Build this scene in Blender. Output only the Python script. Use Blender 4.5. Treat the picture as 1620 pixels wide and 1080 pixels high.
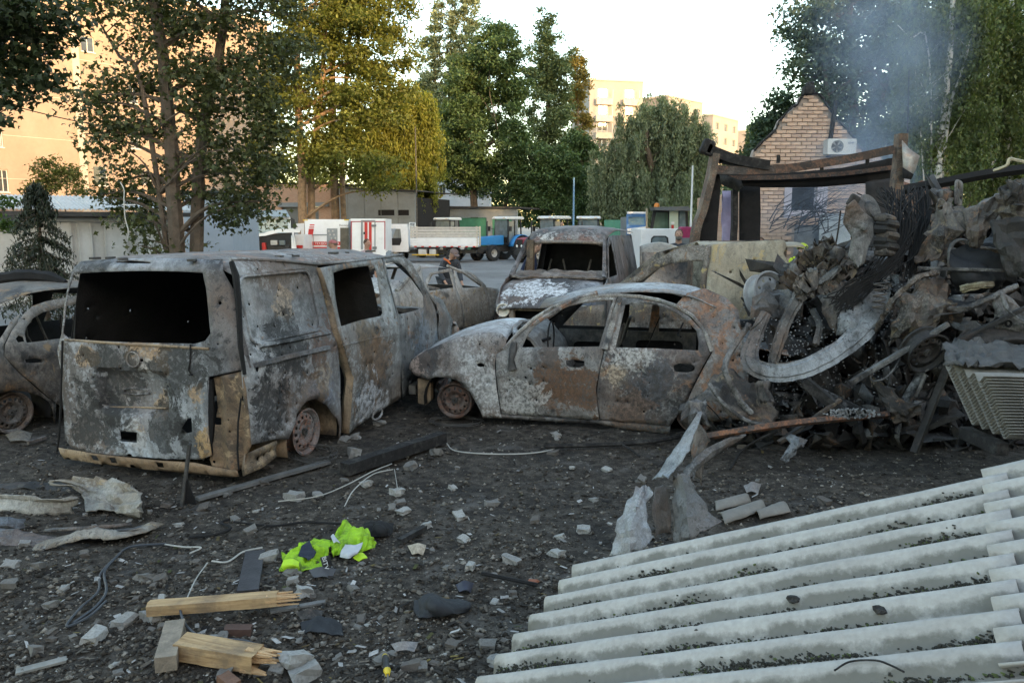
import bpy, bmesh, math, random
import numpy as np
from mathutils import Vector, Matrix, noise
from mathutils.geometry import delaunay_2d_cdt
for o in list(bpy.data.objects): bpy.data.objects.remove(o, do_unlink=True)
SC = bpy.context.scene; COL = SC.collection
R = math.radians
# ------------------------------------------------------------------ camera
CH = 2.1; FPX = 1250.0; PIT = math.atan(182/1250)
cam = bpy.data.cameras.new('camera'); cam.sensor_width = 36; cam.lens = 36*FPX/1620
cam.clip_start = .05; cam.clip_end = 4000
camo = bpy.data.objects.new('camera', cam); COL.objects.link(camo)
camo.location = (0, 0, CH); camo.rotation_euler = (math.pi/2-PIT, 0, 0); SC.camera = camo
# ------------------------------------------------------------------ sky, sun, exposure
SUN_EL = R(8.0); SUN_S = Vector((.5, -.866))          # horizontal direction towards the sun
SUN_AZ = math.atan2(SUN_S.x, SUN_S.y)
w = bpy.data.worlds.new('World'); SC.world = w; w.use_nodes = True
nt = w.node_tree; nt.nodes.clear()
sk = nt.nodes.new('ShaderNodeTexSky'); sk.sky_type = 'NISHITA'; sk.sun_disc = False
sk.sun_elevation = SUN_EL; sk.sun_rotation = SUN_AZ; sk.air_density = 1.0; sk.dust_density = 1.0; sk.ozone_density = 1.2
bg = nt.nodes.new('ShaderNodeBackground'); bg.inputs['Strength'].default_value = .15
wo = nt.nodes.new('ShaderNodeOutputWorld')
nt.links.new(sk.outputs[0], bg.inputs[0]); nt.links.new(bg.outputs[0], wo.inputs[0])
sl = bpy.data.lights.new('sun', 'SUN'); sl.energy = .8; sl.angle = R(.6); sl.color = (1, .66, .36)
so = bpy.data.objects.new('sun', sl); COL.objects.link(so)
so.rotation_euler = Vector((SUN_S.x*math.cos(SUN_EL), SUN_S.y*math.cos(SUN_EL), math.sin(SUN_EL))).to_track_quat('Z', 'Y').to_euler()
SC.view_settings.view_transform = 'Standard'; SC.view_settings.look = 'None'
SC.view_settings.gamma = 1; SC.view_settings.use_curve_mapping = False
SC.view_settings.exposure = 2.85
SC.view_settings.use_white_balance = True; SC.view_settings.white_balance_temperature = 7700; SC.view_settings.white_balance_tint = 10
SC.cycles.volume_step_rate = 2.0; SC.cycles.volume_max_steps = 96
SC.cycles.max_bounces = 6; SC.cycles.transparent_max_bounces = 12; SC.cycles.use_denoising = True

# ------------------------------------------------------------------ measuring helpers
_c, _s = math.cos(PIT), math.sin(PIT)
CAM = Vector((0, 0, CH))
def ray(u, v):
    a = (u-810)/FPX; b = (540-v)/FPX
    return Vector((a, _c+b*_s, b*_c-_s))
def at(u, v, y):
    d = ray(u, v); return CAM+d*(y/d.y)
def gnd(u, v, z=0.):
    d = ray(u, v); return CAM+d*((z-CH)/d.z)
def ZM(sc, ox, oy): return lambda l: [(ox+a/sc, oy+b/sc) for a, b in l]
def lerpt(t, tab):
    if t <= tab[0][0]: return tab[0][1]
    for (a, b), (c, d) in zip(tab, tab[1:]):
        if t <= c: return b+(d-b)*(t-a)/(c-a)
    return tab[-1][1]
class Frame:
    """a thing's own axes: x right, y forward, z up"""
    def __init__(s, o, yaw):
        s.o = Vector((o[0], o[1], o[2] if len(o) > 2 else 0)); s.yaw = yaw
        s.f = Vector((math.sin(yaw), math.cos(yaw), 0)); s.r = Vector((math.cos(yaw), -math.sin(yaw), 0))
    def loc(s, P):
        P = P-s.o; return Vector((P.dot(s.r), P.dot(s.f), P.z))
    def side(s, u, v, xf):
        d = ray(u, v); X = xf(1.0) if callable(xf) else xf
        for i in range(12 if callable(xf) else 1):
            t = (X-(CAM-s.o).dot(s.r))/d.dot(s.r); P = s.loc(CAM+d*t)
            if callable(xf): X = .5*X+.5*xf(P.z)
        return (P.y, P.z)
    def rear(s, u, v, yf):
        d = ray(u, v); Y = yf(1.0) if callable(yf) else yf
        for i in range(10 if callable(yf) else 1):
            t = (Y-(CAM-s.o).dot(s.f))/d.dot(s.f); P = s.loc(CAM+d*t)
            if callable(yf): Y = .5*Y+.5*yf(P.z)
        return (P.x, P.z)
def nz(p, sc=1., seed=0.): return noise.noise(Vector((p[0]*sc+seed*7.3, p[1]*sc-seed*3.1, p[2]*sc+seed*1.7)))
def fb(p, sc=1., seed=0., o=4): return noise.fractal(Vector((p[0]*sc+seed*7.3, p[1]*sc-seed*3.1, p[2]*sc+seed*1.7)), .9, 2.1, o)

# ------------------------------------------------------------------ object helpers
def T(o, label, cat, group=None, kind=None):
    if label: o['label'] = label
    if cat: o['category'] = cat
    if group: o['group'] = group
    if kind: o['kind'] = kind
    return o
def S(o): o['kind'] = 'structure'; return o
def empty(name, loc=(0, 0, 0), rz=0, rot=None):
    o = bpy.data.objects.new(name, None); COL.objects.link(o); o.empty_display_size = .2
    o.location = loc; o.rotation_euler = rot if rot is not None else (0, 0, rz); return o
def link(name, me, mat=None, parent=None):
    o = bpy.data.objects.new(name, me); COL.objects.link(o)
    if mat is not None and not me.materials: me.materials.append(mat)
    if parent is not None: o.parent = parent
    return o
def copy_tree(o, parent=None):
    c = o.copy(); COL.objects.link(c); c.parent = parent
    for ch in list(o.children): copy_tree(ch, c)
    return c
def inpoly(x, y, P):
    r = False; j = len(P)-1
    for i in range(len(P)):
        if (P[i][1] > y) != (P[j][1] > y) and x < (P[j][0]-P[i][0])*(y-P[i][1])/(P[j][1]-P[i][1])+P[i][0]: r = not r
        j = i
    return r
def spline(pts, n=6, closed=False):
    """Catmull-Rom through points (any dimension)"""
    P = [Vector(p) for p in pts]; out = []; m = len(P)
    for i in range(m if closed else m-1):
        a = P[(i-1) % m] if closed or i > 0 else P[0]*2-P[1]
        b = P[i]; c = P[(i+1) % m]
        d = P[(i+2) % m] if closed or i+2 < m else P[-1]*2-P[-2]
        for k in range(n):
            t = k/n
            out.append(.5*((2*b)+(c-a)*t+(2*a-5*b+4*c-d)*t*t+(3*b-a-3*c+d)*t**3))
    if not closed: out.append(P[-1])
    return out
class MB:
    def __init__(s): s.v = []; s.f = []
    def add(s, vs, fs):
        o = len(s.v); s.v += [tuple(v) for v in vs]; s.f += [tuple(i+o for i in f) for f in fs]; return s
    def box(s, c, d, M=None):
        x, y, z = d[0]/2, d[1]/2, d[2]/2
        vs = [Vector((a, b, e)) for e in (-z, z) for a, b in ((-x, -y), (x, -y), (x, y), (-x, y))]
        if M is not None: vs = [M @ v for v in vs]
        vs = [v+Vector(c) for v in vs]
        return s.add(vs, [(3, 2, 1, 0), (4, 5, 6, 7), (0, 1, 5, 4), (1, 2, 6, 5), (2, 3, 7, 6), (3, 0, 4, 7)])
    def bar(s, a, b, w, h, up=(0, 0, 1), taper=1.):
        a = Vector(a); b = Vector(b); d = (b-a).normalized(); u = Vector(up)
        if abs(d.dot(u)) > .97: u = Vector((1, 0, 0))
        x = d.cross(u).normalized(); z = x.cross(d)
        vs = [p+x*i*w/2*k+z*j*h/2*k for p, k in ((a, 1), (b, taper)) for i, j in ((-1, -1), (1, -1), (1, 1), (-1, 1))]
        return s.add(vs, [(3, 2, 1, 0), (4, 5, 6, 7), (0, 1, 5, 4), (1, 2, 6, 5), (2, 3, 7, 6), (3, 0, 4, 7)])
    def tube(s, pts, r, n=6, caps=True, flat=1.):
        P = [Vector(p) for p in pts]; m = len(P); rr = r if isinstance(r, (list, tuple)) else [r]*m
        vs = []; u = None
        for i, p in enumerate(P):
            d = (P[min(i+1, m-1)]-P[max(i-1, 0)])
            d = d.normalized() if d.length > 1e-9 else Vector((0, 0, 1))
            if u is None: u = d.orthogonal().normalized()
            u = (u-d*u.dot(d)); u = u.normalized() if u.length > 1e-6 else d.orthogonal().normalized()
            b = d.cross(u)
            for k in range(n):
                a = 2*math.pi*k/n; vs.append(p+(u*math.cos(a)+b*math.sin(a)*flat)*rr[i])
        fs = [(i*n+k, i*n+(k+1) % n, (i+1)*n+(k+1) % n, (i+1)*n+k) for i in range(m-1) for k in range(n)]
        if caps: fs += [tuple(range(n-1, -1, -1)), tuple(range((m-1)*n, m*n))]
        return s.add(vs, fs)
    def lathe(s, prof, n=24, M=None, caps=False):
        vs = []; m = len(prof)
        for r, z in prof:
            for k in range(n):
                a = 2*math.pi*k/n; v = Vector((r*math.cos(a), r*math.sin(a), z)); vs.append(M @ v if M is not None else v)
        fs = [(i*n+k, i*n+(k+1) % n, (i+1)*n+(k+1) % n, (i+1)*n+k) for i in range(m-1) for k in range(n)]
        if caps: fs += [tuple(range(n-1, -1, -1)), tuple(range((m-1)*n, m*n))]
        return s.add(vs, fs)
    def grid(s, rows):
        n = len(rows[0]); m = len(rows)
        return s.add([p for r in rows for p in r], [(i*n+k, i*n+k+1, (i+1)*n+k+1, (i+1)*n+k) for i in range(m-1) for k in range(n-1)])
    def prism(s, poly, fn, a, b):
        """poly of 2-D points, fn(p, q, depth) -> 3-D, between two depths"""
        n = len(poly); vs = [fn(p, q, a) for p, q in poly]+[fn(p, q, b) for p, q in poly]
        return s.add(vs, [tuple(range(n-1, -1, -1)), tuple(range(n, 2*n))]+[(i, (i+1) % n, n+(i+1) % n, n+i) for i in range(n)])
    def panel(s, outline, fn, holes=(), res=.1, jit=.3, seed=1):
        """triangulated sheet with openings: 2-D outline mapped into space by fn(a, b)"""
        rg = random.Random(seed); pts = []; ed = []; solid = []
        def loop(L, rs):
            st = len(pts); L = [Vector(p) for p in L]; n = len(L)
            for i in range(n):
                a, b = L[i], L[(i+1) % n]; k = max(1, int((b-a).length/rs))
                for j in range(k): pts.append(a+(b-a)*(j/k))
            m = len(pts)-st
            ed.extend([(st+i, st+(i+1) % m) for i in range(m)])
        loop(outline, res)
        for h in holes: loop(h, res)
        bnd = np.array([(p.x, p.y) for p in pts])
        xs = [p[0] for p in outline]; ys = [p[1] for p in outline]
        y = min(ys)
        while y < max(ys):
            x = min(xs)
            while x < max(xs):
                q = (x+rg.uniform(-jit, jit)*res, y+rg.uniform(-jit, jit)*res)
                if inpoly(q[0], q[1], outline) and not any(inpoly(q[0], q[1], h) for h in holes) and ((bnd-q)**2).sum(1).min() > (.45*res)**2:
                    pts.append(Vector(q))
                x += res
            y += res
        vo, eo, fo, *_ = delaunay_2d_cdt(pts, ed, [], 0, 1e-5)
        fs = []
        for f in fo:
            c = sum((vo[i] for i in f), Vector((0, 0)))/len(f)
            if inpoly(c.x, c.y, outline) and not any(inpoly(c.x, c.y, h) for h in holes): fs.append(tuple(f))
        return s.add([fn(p.x, p.y) for p in vo], fs)
    def build(s, name, mat=None, parent=None, smooth=False, solid=0, bevel=0, loc=None, rot=None, offset=0, sub=0, sharp=38):
        me = bpy.data.meshes.new(name); me.from_pydata(s.v, [], s.f); me.validate(); me.update()
        if smooth:
            me.polygons.foreach_set('use_smooth', [True]*len(me.polygons)); me.set_sharp_from_angle(angle=R(sharp))
        o = link(name, me, mat, parent)
        if loc is not None: o.location = loc
        if rot is not None: o.rotation_euler = rot
        if sub: m = o.modifiers.new('sub', 'SUBSURF'); m.levels = m.render_levels = sub
        if solid: m = o.modifiers.new('solid', 'SOLIDIFY'); m.thickness = solid; m.offset = offset
        if bevel: m = o.modifiers.new('bevel', 'BEVEL'); m.width = bevel; m.segments = 2; m.limit_method = 'ANGLE'
        return o
def circ(cx, cy, r, n=8, ph=0, ry=None): return [(cx+r*math.cos(ph+2*math.pi*k/n), cy+(ry or r)*math.sin(ph+2*math.pi*k/n)) for k in range(n)]
def rrect(x0, y0, x1, y1, r, n=4):
    o = []
    for cx, cy, a0 in ((x1-r, y1-r, 0), (x0+r, y1-r, 90), (x0+r, y0+r, 180), (x1-r, y0+r, 270)):
        for k in range(n+1): a = R(a0+90*k/n); o.append((cx+r*math.cos(a), cy+r*math.sin(a)))
    return o
def shrap(poly, n, seed, r=(.007, .014), avoid=()):
    """small torn fragment holes scattered over an outline"""
    rg = random.Random(seed); out = []; xs = [p[0] for p in poly]; ys = [p[1] for p in poly]; t = 0
    cl = [(rg.uniform(min(xs), max(xs)), rg.uniform(min(ys), max(ys))) for i in range(5)]
    while len(out) < n and t < n*60:
        t += 1
        if rg.random() < .5: c = rg.choice(cl); x = rg.gauss(c[0], .12); y = rg.gauss(c[1], .12)
        else: x = rg.uniform(min(xs), max(xs)); y = rg.uniform(min(ys), max(ys))
        q = rg.uniform(*r)
        if not all(inpoly(x+a*.04, y+b*.04, poly) for a, b in ((1, 0), (-1, 0), (0, 1), (0, -1))): continue
        if any(inpoly(x+a*.04, y+b*.04, h) for h in avoid for a, b in ((1, 0), (-1, 0), (0, 1), (0, -1))): continue
        if any((x-h[0][0])**2+(y-h[0][1])**2 < .05**2 for h in out): continue
        out.append([(x+q*rg.uniform(.7, 1.2)*math.cos(k*1.0472), y+q*rg.uniform(.7, 1.2)*math.sin(k*1.0472)) for k in range(6)])
    return out

# ------------------------------------------------------------------ materials
class NT:
    def __init__(s, name):
        s.m = bpy.data.materials.new(name); s.m.use_nodes = True; s.t = s.m.node_tree; s.t.nodes.clear()
        s.out = s.n('ShaderNodeOutputMaterial'); s.tc = s.n('ShaderNodeTexCoord')
        s.P = s.tc.outputs['Object']
    def n(s, t, **k):
        q = s.t.nodes.new(t)
        for a, b in k.items(): setattr(q, a, b)
        return q
    def l(s, a, b): s.t.links.new(a, b)
    def setv(s, sock, v):
        if hasattr(v, 'is_linked'): s.l(v, sock)
        else:
            if isinstance(v, (tuple, list)) and len(v) == 3 and sock.type == 'RGBA': v = (*v, 1)
            sock.default_value = v
    def noise(s, sc, det=5, rough=.6, vec=None, dist=0.):
        q = s.n('ShaderNodeTexNoise'); q.inputs['Scale'].default_value = sc; q.inputs['Detail'].default_value = det
        q.inputs['Roughness'].default_value = rough; q.inputs['Distortion'].default_value = dist
        s.l(vec or s.P, q.inputs['Vector']); return q.outputs['Fac']
    def off(s, o):
        q = s.n('ShaderNodeVectorMath', operation='ADD'); s.l(s.P, q.inputs[0]); q.inputs[1].default_value = o; return q.outputs[0]
    def ramp(s, fac, stops, interp='LINEAR'):
        q = s.n('ShaderNodeValToRGB'); e = q.color_ramp.elements; q.color_ramp.interpolation = interp
        for i, (p, c) in enumerate(stops):
            c = (c, c, c, 1) if isinstance(c, (int, float)) else (*c, 1)
            if i < 2: e[i].position = p; e[i].color = c
            else: k = e.new(p); k.color = c
        s.l(fac, q.inputs[0]); return q.outputs['Color']
    def mr(s, v, a, b, c=0., d=1.):
        q = s.n('ShaderNodeMapRange'); s.l(v, q.inputs[0])
        for i, x in enumerate((a, b, c, d)): q.inputs[i+1].default_value = x
        return q.outputs[0]
    def mix(s, f, a, b, mode='MIX'):
        q = s.n('ShaderNodeMix', data_type='RGBA', blend_type=mode)
        s.setv(q.inputs[0], f); s.setv(q.inputs[6], a); s.setv(q.inputs[7], b); return q.outputs[2]
    def math(s, op, a, b=0.):
        q = s.n('ShaderNodeMath', operation=op); s.setv(q.inputs[0], a); s.setv(q.inputs[1], b); return q.outputs[0]
    def bump(s, h, st=.3, d=.01):
        q = s.n('ShaderNodeBump'); q.inputs['Strength'].default_value = st; q.inputs['Distance'].default_value = d
        s.l(h, q.inputs['Height']); return q.outputs[0]
    def bsdf(s, col, rough=.7, metal=0., normal=None, spec=.5, **k):
        b = s.n('ShaderNodeBsdfPrincipled'); s.setv(b.inputs['Base Color'], col); s.setv(b.inputs['Roughness'], rough)
        s.setv(b.inputs['Metallic'], metal); b.inputs['Specular IOR Level'].default_value = spec
        if normal is not None: s.l(normal, b.inputs['Normal'])
        for a, v in k.items(): s.setv(b.inputs[a.replace('_', ' ')], v)
        s.l(b.outputs[0], s.out.inputs[0]); return s.m
MATS = {}
def plain(name, col, rough=.6, var=.25, sc=6., metal=0., bump=.15, dirt=None, spec=.4):
    """one colour with uneven tone, grain and optional dirt"""
    if name in MATS: return MATS[name]
    N = NT(name); a = N.noise(sc, 6, .65); b = N.noise(sc*9, 3, .6)
    f = N.mr(a, .3, .7, 1-var, 1+var*.6); g = N.mr(b, .3, .7, 1-var*.4, 1+var*.4)
    c = N.mix(1., col, N.math('MULTIPLY', f, g), 'MULTIPLY')
    if dirt: c = N.mix(N.mr(N.noise(sc*.7, 8, .7, N.off((3, 9, 1))), .5, .68, 0, dirt[1]), c, dirt[0])
    MATS[name] = N.bsdf(c, N.mr(b, .3, .7, max(.05, rough-.12), min(1, rough+.12)), metal, N.bump(b, bump, .01), spec); return MATS[name]
def burnt(name, light=(.40, .42, .44), mid=(.15, .15, .155), dark=(.022, .021, .021), rust=(.17, .085, .04), tan=(.42, .31, .19),
          lv=.5, rv=.60, tv=.66, stains=(), seed=0., flake=.5, sc=1.):
    """fire-scoured sheet steel: ash white, heat blue-grey, soot, rust and bared tan primer"""
    N = NT(name); o = (seed*5.1, seed*2.7, seed*3.3); K = .92
    light = tuple(x*K for x in light); mid = tuple(x*K*.8 for x in mid); tan = tuple(x*.8 for x in tan)
    P = N.off(o)
    n1 = N.noise(1.15*sc, 6, .55, P, .4); n2 = N.noise(3.4*sc, 10, .75, N.off((o[0]+4, o[1], o[2])), .6)
    n3 = N.noise(19*sc, 7, .72, P, .3); n4 = N.noise(110, 3, .6, P); n5 = N.noise(2.6*sc, 10, .74, N.off((o[0], o[1]+6, o[2]+2)), .6)
    mp = N.n('ShaderNodeMapping'); mp.inputs['Scale'].default_value = (8*sc, 8*sc, 1.0*sc); N.l(P, mp.inputs[0]); n6 = N.noise(1., 8, .68, mp.outputs[0], .8)
    n7 = N.noise(.9*sc, 6, .6, N.off((o[0]+9, o[1]+3, o[2]))); n8 = N.noise(.85*sc, 5, .55, N.off((o[0]-5, o[1]+8, o[2]+4)), .5); n9 = N.noise(1.5*sc, 11, .68, N.off((o[0]+2, o[1]-7, o[2]+6)), .5)
    lo_ = tuple(.75*a+.25*b for a, b in zip(mid, light))
    c = N.ramp(n1, [(lv-.20, mid), (lv-.02, lo_), (lv+.17, light)])
    c = N.mix(N.mr(n8, .42, .62, 0, .8), c, tuple(.6*a+.4*b for a, b in zip(rust, mid)))                # broad brown heat zones
    c = N.mix(N.mr(n9, 1.02-lv, 1.13-lv, 0, .92), c, tuple(1.3*x for x in dark))                          # soot
    c = N.mix(N.mr(n6, .46, .62, 0, .5), c, tuple(.45*a+.55*b for a, b in zip(mid, dark)))               # vertical burn streaks
    c = N.mix(N.math('MULTIPLY', N.mr(n3, .50, .56, 0, flake), N.mr(n7, .46, .62)), c, tuple(min(.62, x*1.1+.05) for x in light))       # chipped ash
    c = N.mix(N.math('MULTIPLY', N.mr(n3, .46, .40, 0, .75), N.mr(n7, .56, .42)), c, dark)                # soot pits
    c = N.mix(N.mr(n2, rv, rv+.05, 0, .85), c, N.mix(N.mr(n3, .42, .58), rust, tuple(x*1.9 for x in rust)))
    c = N.mix(N.mr(n5, tv, tv+.035, 0, .85), c, tan)
    sn = N.noise(4.2, 10, .75, P, .4) if stains else None
    for ctr, r, col, st in stains:
        dn = N.n('ShaderNodeVectorMath', operation='DISTANCE'); N.l(N.P, dn.inputs[0]); dn.inputs[1].default_value = ctr
        dd = N.math('ADD', N.math('DIVIDE', dn.outputs['Value'], r), N.math('MULTIPLY', N.math('SUBTRACT', sn, .5), 6.0))
        c = N.mix(N.math('MULTIPLY', N.mr(dd, 1.0, .85, 0, st), N.mr(n3, .36, .50, .25, 1.)), c, N.mix(N.mr(n3, .42, .58), tuple(x*.5 for x in col), tuple(min(1, x*1.15) for x in col)))
    c = N.mix(1., c, N.mr(n4, .25, .75, .72, 1.25), 'MULTIPLY')
    h = N.math('ADD', N.math('MULTIPLY', n3, .8), N.math('MULTIPLY', n1, 1.2))
    return N.bsdf(c, N.mr(n3, .3, .7, .5, .85), 0., N.bump(h, .4, .015), .4)
def leafmat(name, col, var=.5, sun=(.5, .45, .08), trans=.3):
    N = NT(name); g = N.n('ShaderNodeNewGeometry'); rnd = g.outputs['Random Per Island']
    big = N.noise(.35, 3, .5)
    c = N.ramp(rnd, [(0, tuple(x*(1-var) for x in col)), (.55, col), (1, tuple(x*(1+var) for x in col))])
    c = N.mix(N.mr(big, .35, .65, 0, .5), c, tuple(x*.65 for x in col))
    b = N.n('ShaderNodeBsdfPrincipled'); N.l(c, b.inputs['Base Color']); b.inputs['Roughness'].default_value = .55; b.inputs['Specular IOR Level'].default_value = .35
    t = N.n('ShaderNodeBsdfTranslucent'); N.l(N.mix(1., c, (1.5, 1.5, .7), 'MULTIPLY'), t.inputs[0])
    m = N.n('ShaderNodeMixShader'); m.inputs[0].default_value = trans; N.l(b.outputs[0], m.inputs[1]); N.l(t.outputs[0], m.inputs[2])
    N.l(m.outputs[0], N.out.inputs[0]); return N.m
def glassmat(name, col=(.02, .03, .035), rough=.06):
    N = NT(name); return N.bsdf(N.mix(N.mr(N.noise(3), .4, .7, 0, .3), col, tuple(x*2.5+.02 for x in col)), rough, 0, None, .6)
M_soot = plain('soot_black', (.012, .011, .011), .95, .5, 7, bump=.4)
M_char = plain('charred_wood', (.02, .018, .017), .9, .6, 14, bump=.8, dirt=((.12, .11, .10), .5))
M_steel = plain('sooty_steel', (.07, .066, .062), .7, .6, 9, bump=.4, dirt=((.18, .16, .13), .7))
# ================================================================== THE GROUND
def gz(x, y):
    near = max(0., min(1., (15-y)/4))*max(0., min(1., (14-abs(x))/4))
    h = .035*fb((x, y, 0), .9, 1)+.018*fb((x, y, 0), 4.5, 2)+.008*nz((x, y, 0), 14, 3)
    return h*near
def gp(u, v, dz=0.):
    z = 0.
    for i in range(3): p = gnd(u, v, z+dz); z = gz(p.x, p.y)
    return Vector((p.x, p.y, z+dz))
def axis(a, b, st, lo, hi):
    l = list(np.arange(a, b, st)); s_ = st; x = l[-1]
    while x < hi: s_ *= 1.35; x += s_; l.append(min(x, hi))
    s_ = st; x = l[0]; pre = []
    while x > lo: s_ *= 1.35; x -= s_; pre.append(max(x, lo))
    return pre[::-1]+l
gx = axis(-6.5, 6, .075, -1800, 1800); gy = axis(2.2, 12.5, .07, -300, 3000)
N = NT('burnt_soil_and_asphalt')
sep = N.n('ShaderNodeSeparateXYZ'); N.l(N.P, sep.inputs[0])
nA = N.noise(1.1, 8, .65); nB = N.noise(9, 8, .75); nC = N.noise(70, 5, .7); nD = N.noise(260, 2, .5)
soil = N.ramp(nB, [(.32, (.013, .010, .008)), (.48, (.046, .037, .029)), (.62, (.105, .087, .070)), (.75, (.19, .165, .138))])
soil = N.mix(N.mr(nA, .50, .66, 0, .6), soil, (.022, .020, .019))
soil = N.mix(N.mr(N.noise(2.2, 8, .7, N.off((7, 3, 0))), .56, .68, 0, .55), soil, (.15, .14, .13))
soil = N.mix(1., soil, N.mr(nC, .3, .72, .55, 1.5), 'MULTIPLY')
soil = N.mix(N.mr(nD, .66, .74, 0, .5), soil, (.26, .25, .24))
asp = N.mix(N.mr(N.noise(.25, 8, .65), .35, .65), (.17, .165, .16), (.24, .235, .23))
asp = N.mix(1., asp, N.mr(nC, .3, .7, .8, 1.2), 'MULTIPLY')
asp = N.mix(N.mr(N.noise(1.6, 8, .7), .56, .7, 0, .6), asp, (.06, .057, .054))
yy = N.math('ADD', sep.outputs[1], N.math('MULTIPLY', N.noise(.5, 6, .65), 7.))
fk = N.mr(yy, 15.5, 19.)
gmat = N.bsdf(N.mix(fk, soil, asp), .92, 0, N.bump(N.math('ADD', nB, N.math('MULTIPLY', nC, .5)), .8, .03), .25)
b = MB(); b.grid([[(x, y, gz(x, y)) for x in gx] for y in gy])
S(b.build('ground', gmat, smooth=True))

# ================================================================== BUILDINGS
M_plast = plain('peach_plaster', (.36, .262, .195), .85, .12, .6, bump=.05, dirt=((.45, .36, .30), .3))
M_panel = plain('concrete_panel', (.31, .285, .265), .85, .14, .4, bump=.05, dirt=((.36, .32, .28), .5))
M_rev = plain('window_reveal', (.55, .48, .40), .8, .1)
M_glass = glassmat('dusty_window_glass', (.05, .055, .06), .12)
M_wfr = plain('white_window_frame', (.6, .58, .55), .5, .1)
class Wall:
    """vertical plane through two ground points; px -> (along, height)"""
    def __init__(s, a, b):
        s.a = Vector((a[0], a[1], 0)); s.d = Vector((b[0]-a[0], b[1]-a[1], 0)); s.L = s.d.length; s.d.normalize()
        s.n = Vector((s.d.y, -s.d.x, 0))
    def uv(s, u, v):
        d = ray(u, v); t = (s.a-CAM).dot(s.n)/d.dot(s.n); P = CAM+d*t-s.a
        return P.dot(s.d), P.z
    def P(s, t, z, o=0.): return s.a+s.d*t+s.n*o+Vector((0, 0, z))
    def rect(s, q):
        a = s.uv(q[0], q[1]); c = s.uv(q[2], q[3]); return min(a[0], c[0]), min(a[1], c[1]), max(a[0], c[0]), max(a[1], c[1])
def block(mb, W, t0, t1, z0, z1, o0, o1):
    mb.prism([(t0, z0), (t1, z0), (t1, z1), (t0, z1)], lambda p, q, k: W.P(p, q, k), o0, o1)
def window(W, root, r, mat_g=M_glass, mat_f=M_wfr, depth=.14, bars=1):
    """sits in an opening that was cut from the wall: pane set back, frame, sill"""
    t0, z0, t1, z1 = r; fw = .05
    m = MB()
    for a in ((t0, z0, t0+fw, z1), (t1-fw, z0, t1, z1), (t0+fw, z0, t1-fw, z0+fw), (t0+fw, z1-fw, t1-fw, z1)): block(m, W, a[0], a[2], a[1], a[3], -depth, -depth+.05)
    for k in range(bars): t = t0+(t1-t0)*(k+1)/(bars+1); block(m, W, t-.025, t+.025, z0+fw, z1-fw, -depth, -depth+.045)
    w_ = m.build('window', mat_f, root)
    m = MB(); block(m, W, t0+fw, t1-fw, z0+fw, z1-fw, -depth+.008, -depth+.02); m.build('pane', mat_g, w_)
    m = MB(); block(m, W, t0-.05, t1+.05, z0-.07, z0-.005, -.05, .06); m.build('sill', mat_f, w_)
def facade(name, label, W, t0, t1, z1, depth, wins, mat_w=M_plast, res=4., thick=.4, cat='building', bars=1):
    root = empty(name, (0, 0, 0)); out = [(t0, 0), (t1, 0), (t1, z1), (t0, z1)]
    m = MB(); hs = [[(a, b_), (c, b_), (c, d), (a, d)] for a, b_, c, d in wins]
    m.panel(out, lambda p, q: W.P(p, q, -thick/2), hs, res, .1)
    m.build('wall', mat_w, root, solid=thick)
    m = MB(); block(m, W, t0, t0+.3, 0, z1, -depth, -thick); block(m, W, t1-.3, t1, 0, z1, -depth, -thick); block(m, W, t0+.3, t1-.3, 0, z1, -depth, -depth+.3)
    m.build('wall', mat_w, root)
    m = MB(); block(m, W, t0-.2, t1+.2, z1+.003, z1+.3, -depth-.2, .2); m.build('roof', M_rev, root)
    for r in wins: window(W, root, r, bars=bars)
    T(root, label, cat); return root
# peach apartment house on the left
WL = Wall((-42, 41.25), (-18, 74.25))
wins = [WL.rect(q) for q in ((127, 56, 150, 84), (205, 196, 222, 236), (147, 262, 171, 294), (203, 134, 219, 165), (-3, 203, 6, 233), (-5, 268, 15, 304), (222, 268, 240, 292), (126, -30, 150, 0), (193, -30, 210, 8), (262, 170, 275, 198), (262, 240, 275, 265), (60, 405, 84, 440))]
apt = facade('apartment_house', 'sunlit peach plaster apartment house behind the maple', WL, -6, 36, 19, 12, wins)
m = MB(); a = WL.uv(113, 100)[0]; block(m, WL, a, a+.5, 0, 19, .003, .12); m.build('pilaster', plain('pale_plaster', (.5, .41, .33), .8, .1, 1), apt)
m = MB(); a = WL.uv(60, 100)[0]
for zz in (5.2, 8., 10.8, 13.6): block(m, WL, -6, 36, zz, zz+.03, .003, .014)
m.build('panel_joint', M_rev, apt)
# distant panel blocks
def panelblock(name, label, W, t0, t1, z1, cols, rows, fl=2.8, mat=M_panel):
    root = empty(name)
    m = MB(); wl = []
    for r in range(rows):
        for c in range(cols):
            x = t0+(t1-t0)*(c+.5)/cols; z = z1-2.6-fl*r; wl.append((x-.75, z-.1, x+.75, z+1.35))
    m.panel([(t0, 0), (t1, 0), (t1, z1), (t0, z1)], lambda p, q: W.P(p, q, -.15), [[(a, b_), (c, b_), (c, d), (a, d)] for a, b_, c, d in wl], 5, .05)
    m.build('wall', mat, root, solid=.3)
    m = MB(); block(m, W, t0, t0+.3, 0, z1, -11, -.3); block(m, W, t1-.3, t1, 0, z1, -11, -.3); block(m, W, t0+.3, t1-.3, 0, z1, -11, -10.7); m.build('wall', mat, root)
    m = MB(); block(m, W, t0-.15, t1+.15, z1+.004, z1+.35, -11.2, .15); m.build('roof', M_rev, root)
    for r in wl: window(W, root, r, depth=.2)
    return root
WC = Wall((13.2, 139), (22.7, 141))
r = T(panelblock('panel_apartment_block', 'tall sunlit panel apartment block above the willow', WC, 0, 9.6, 26.6, 2, 4), 'tall sunlit panel apartment block above the willow', 'building')
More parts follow.
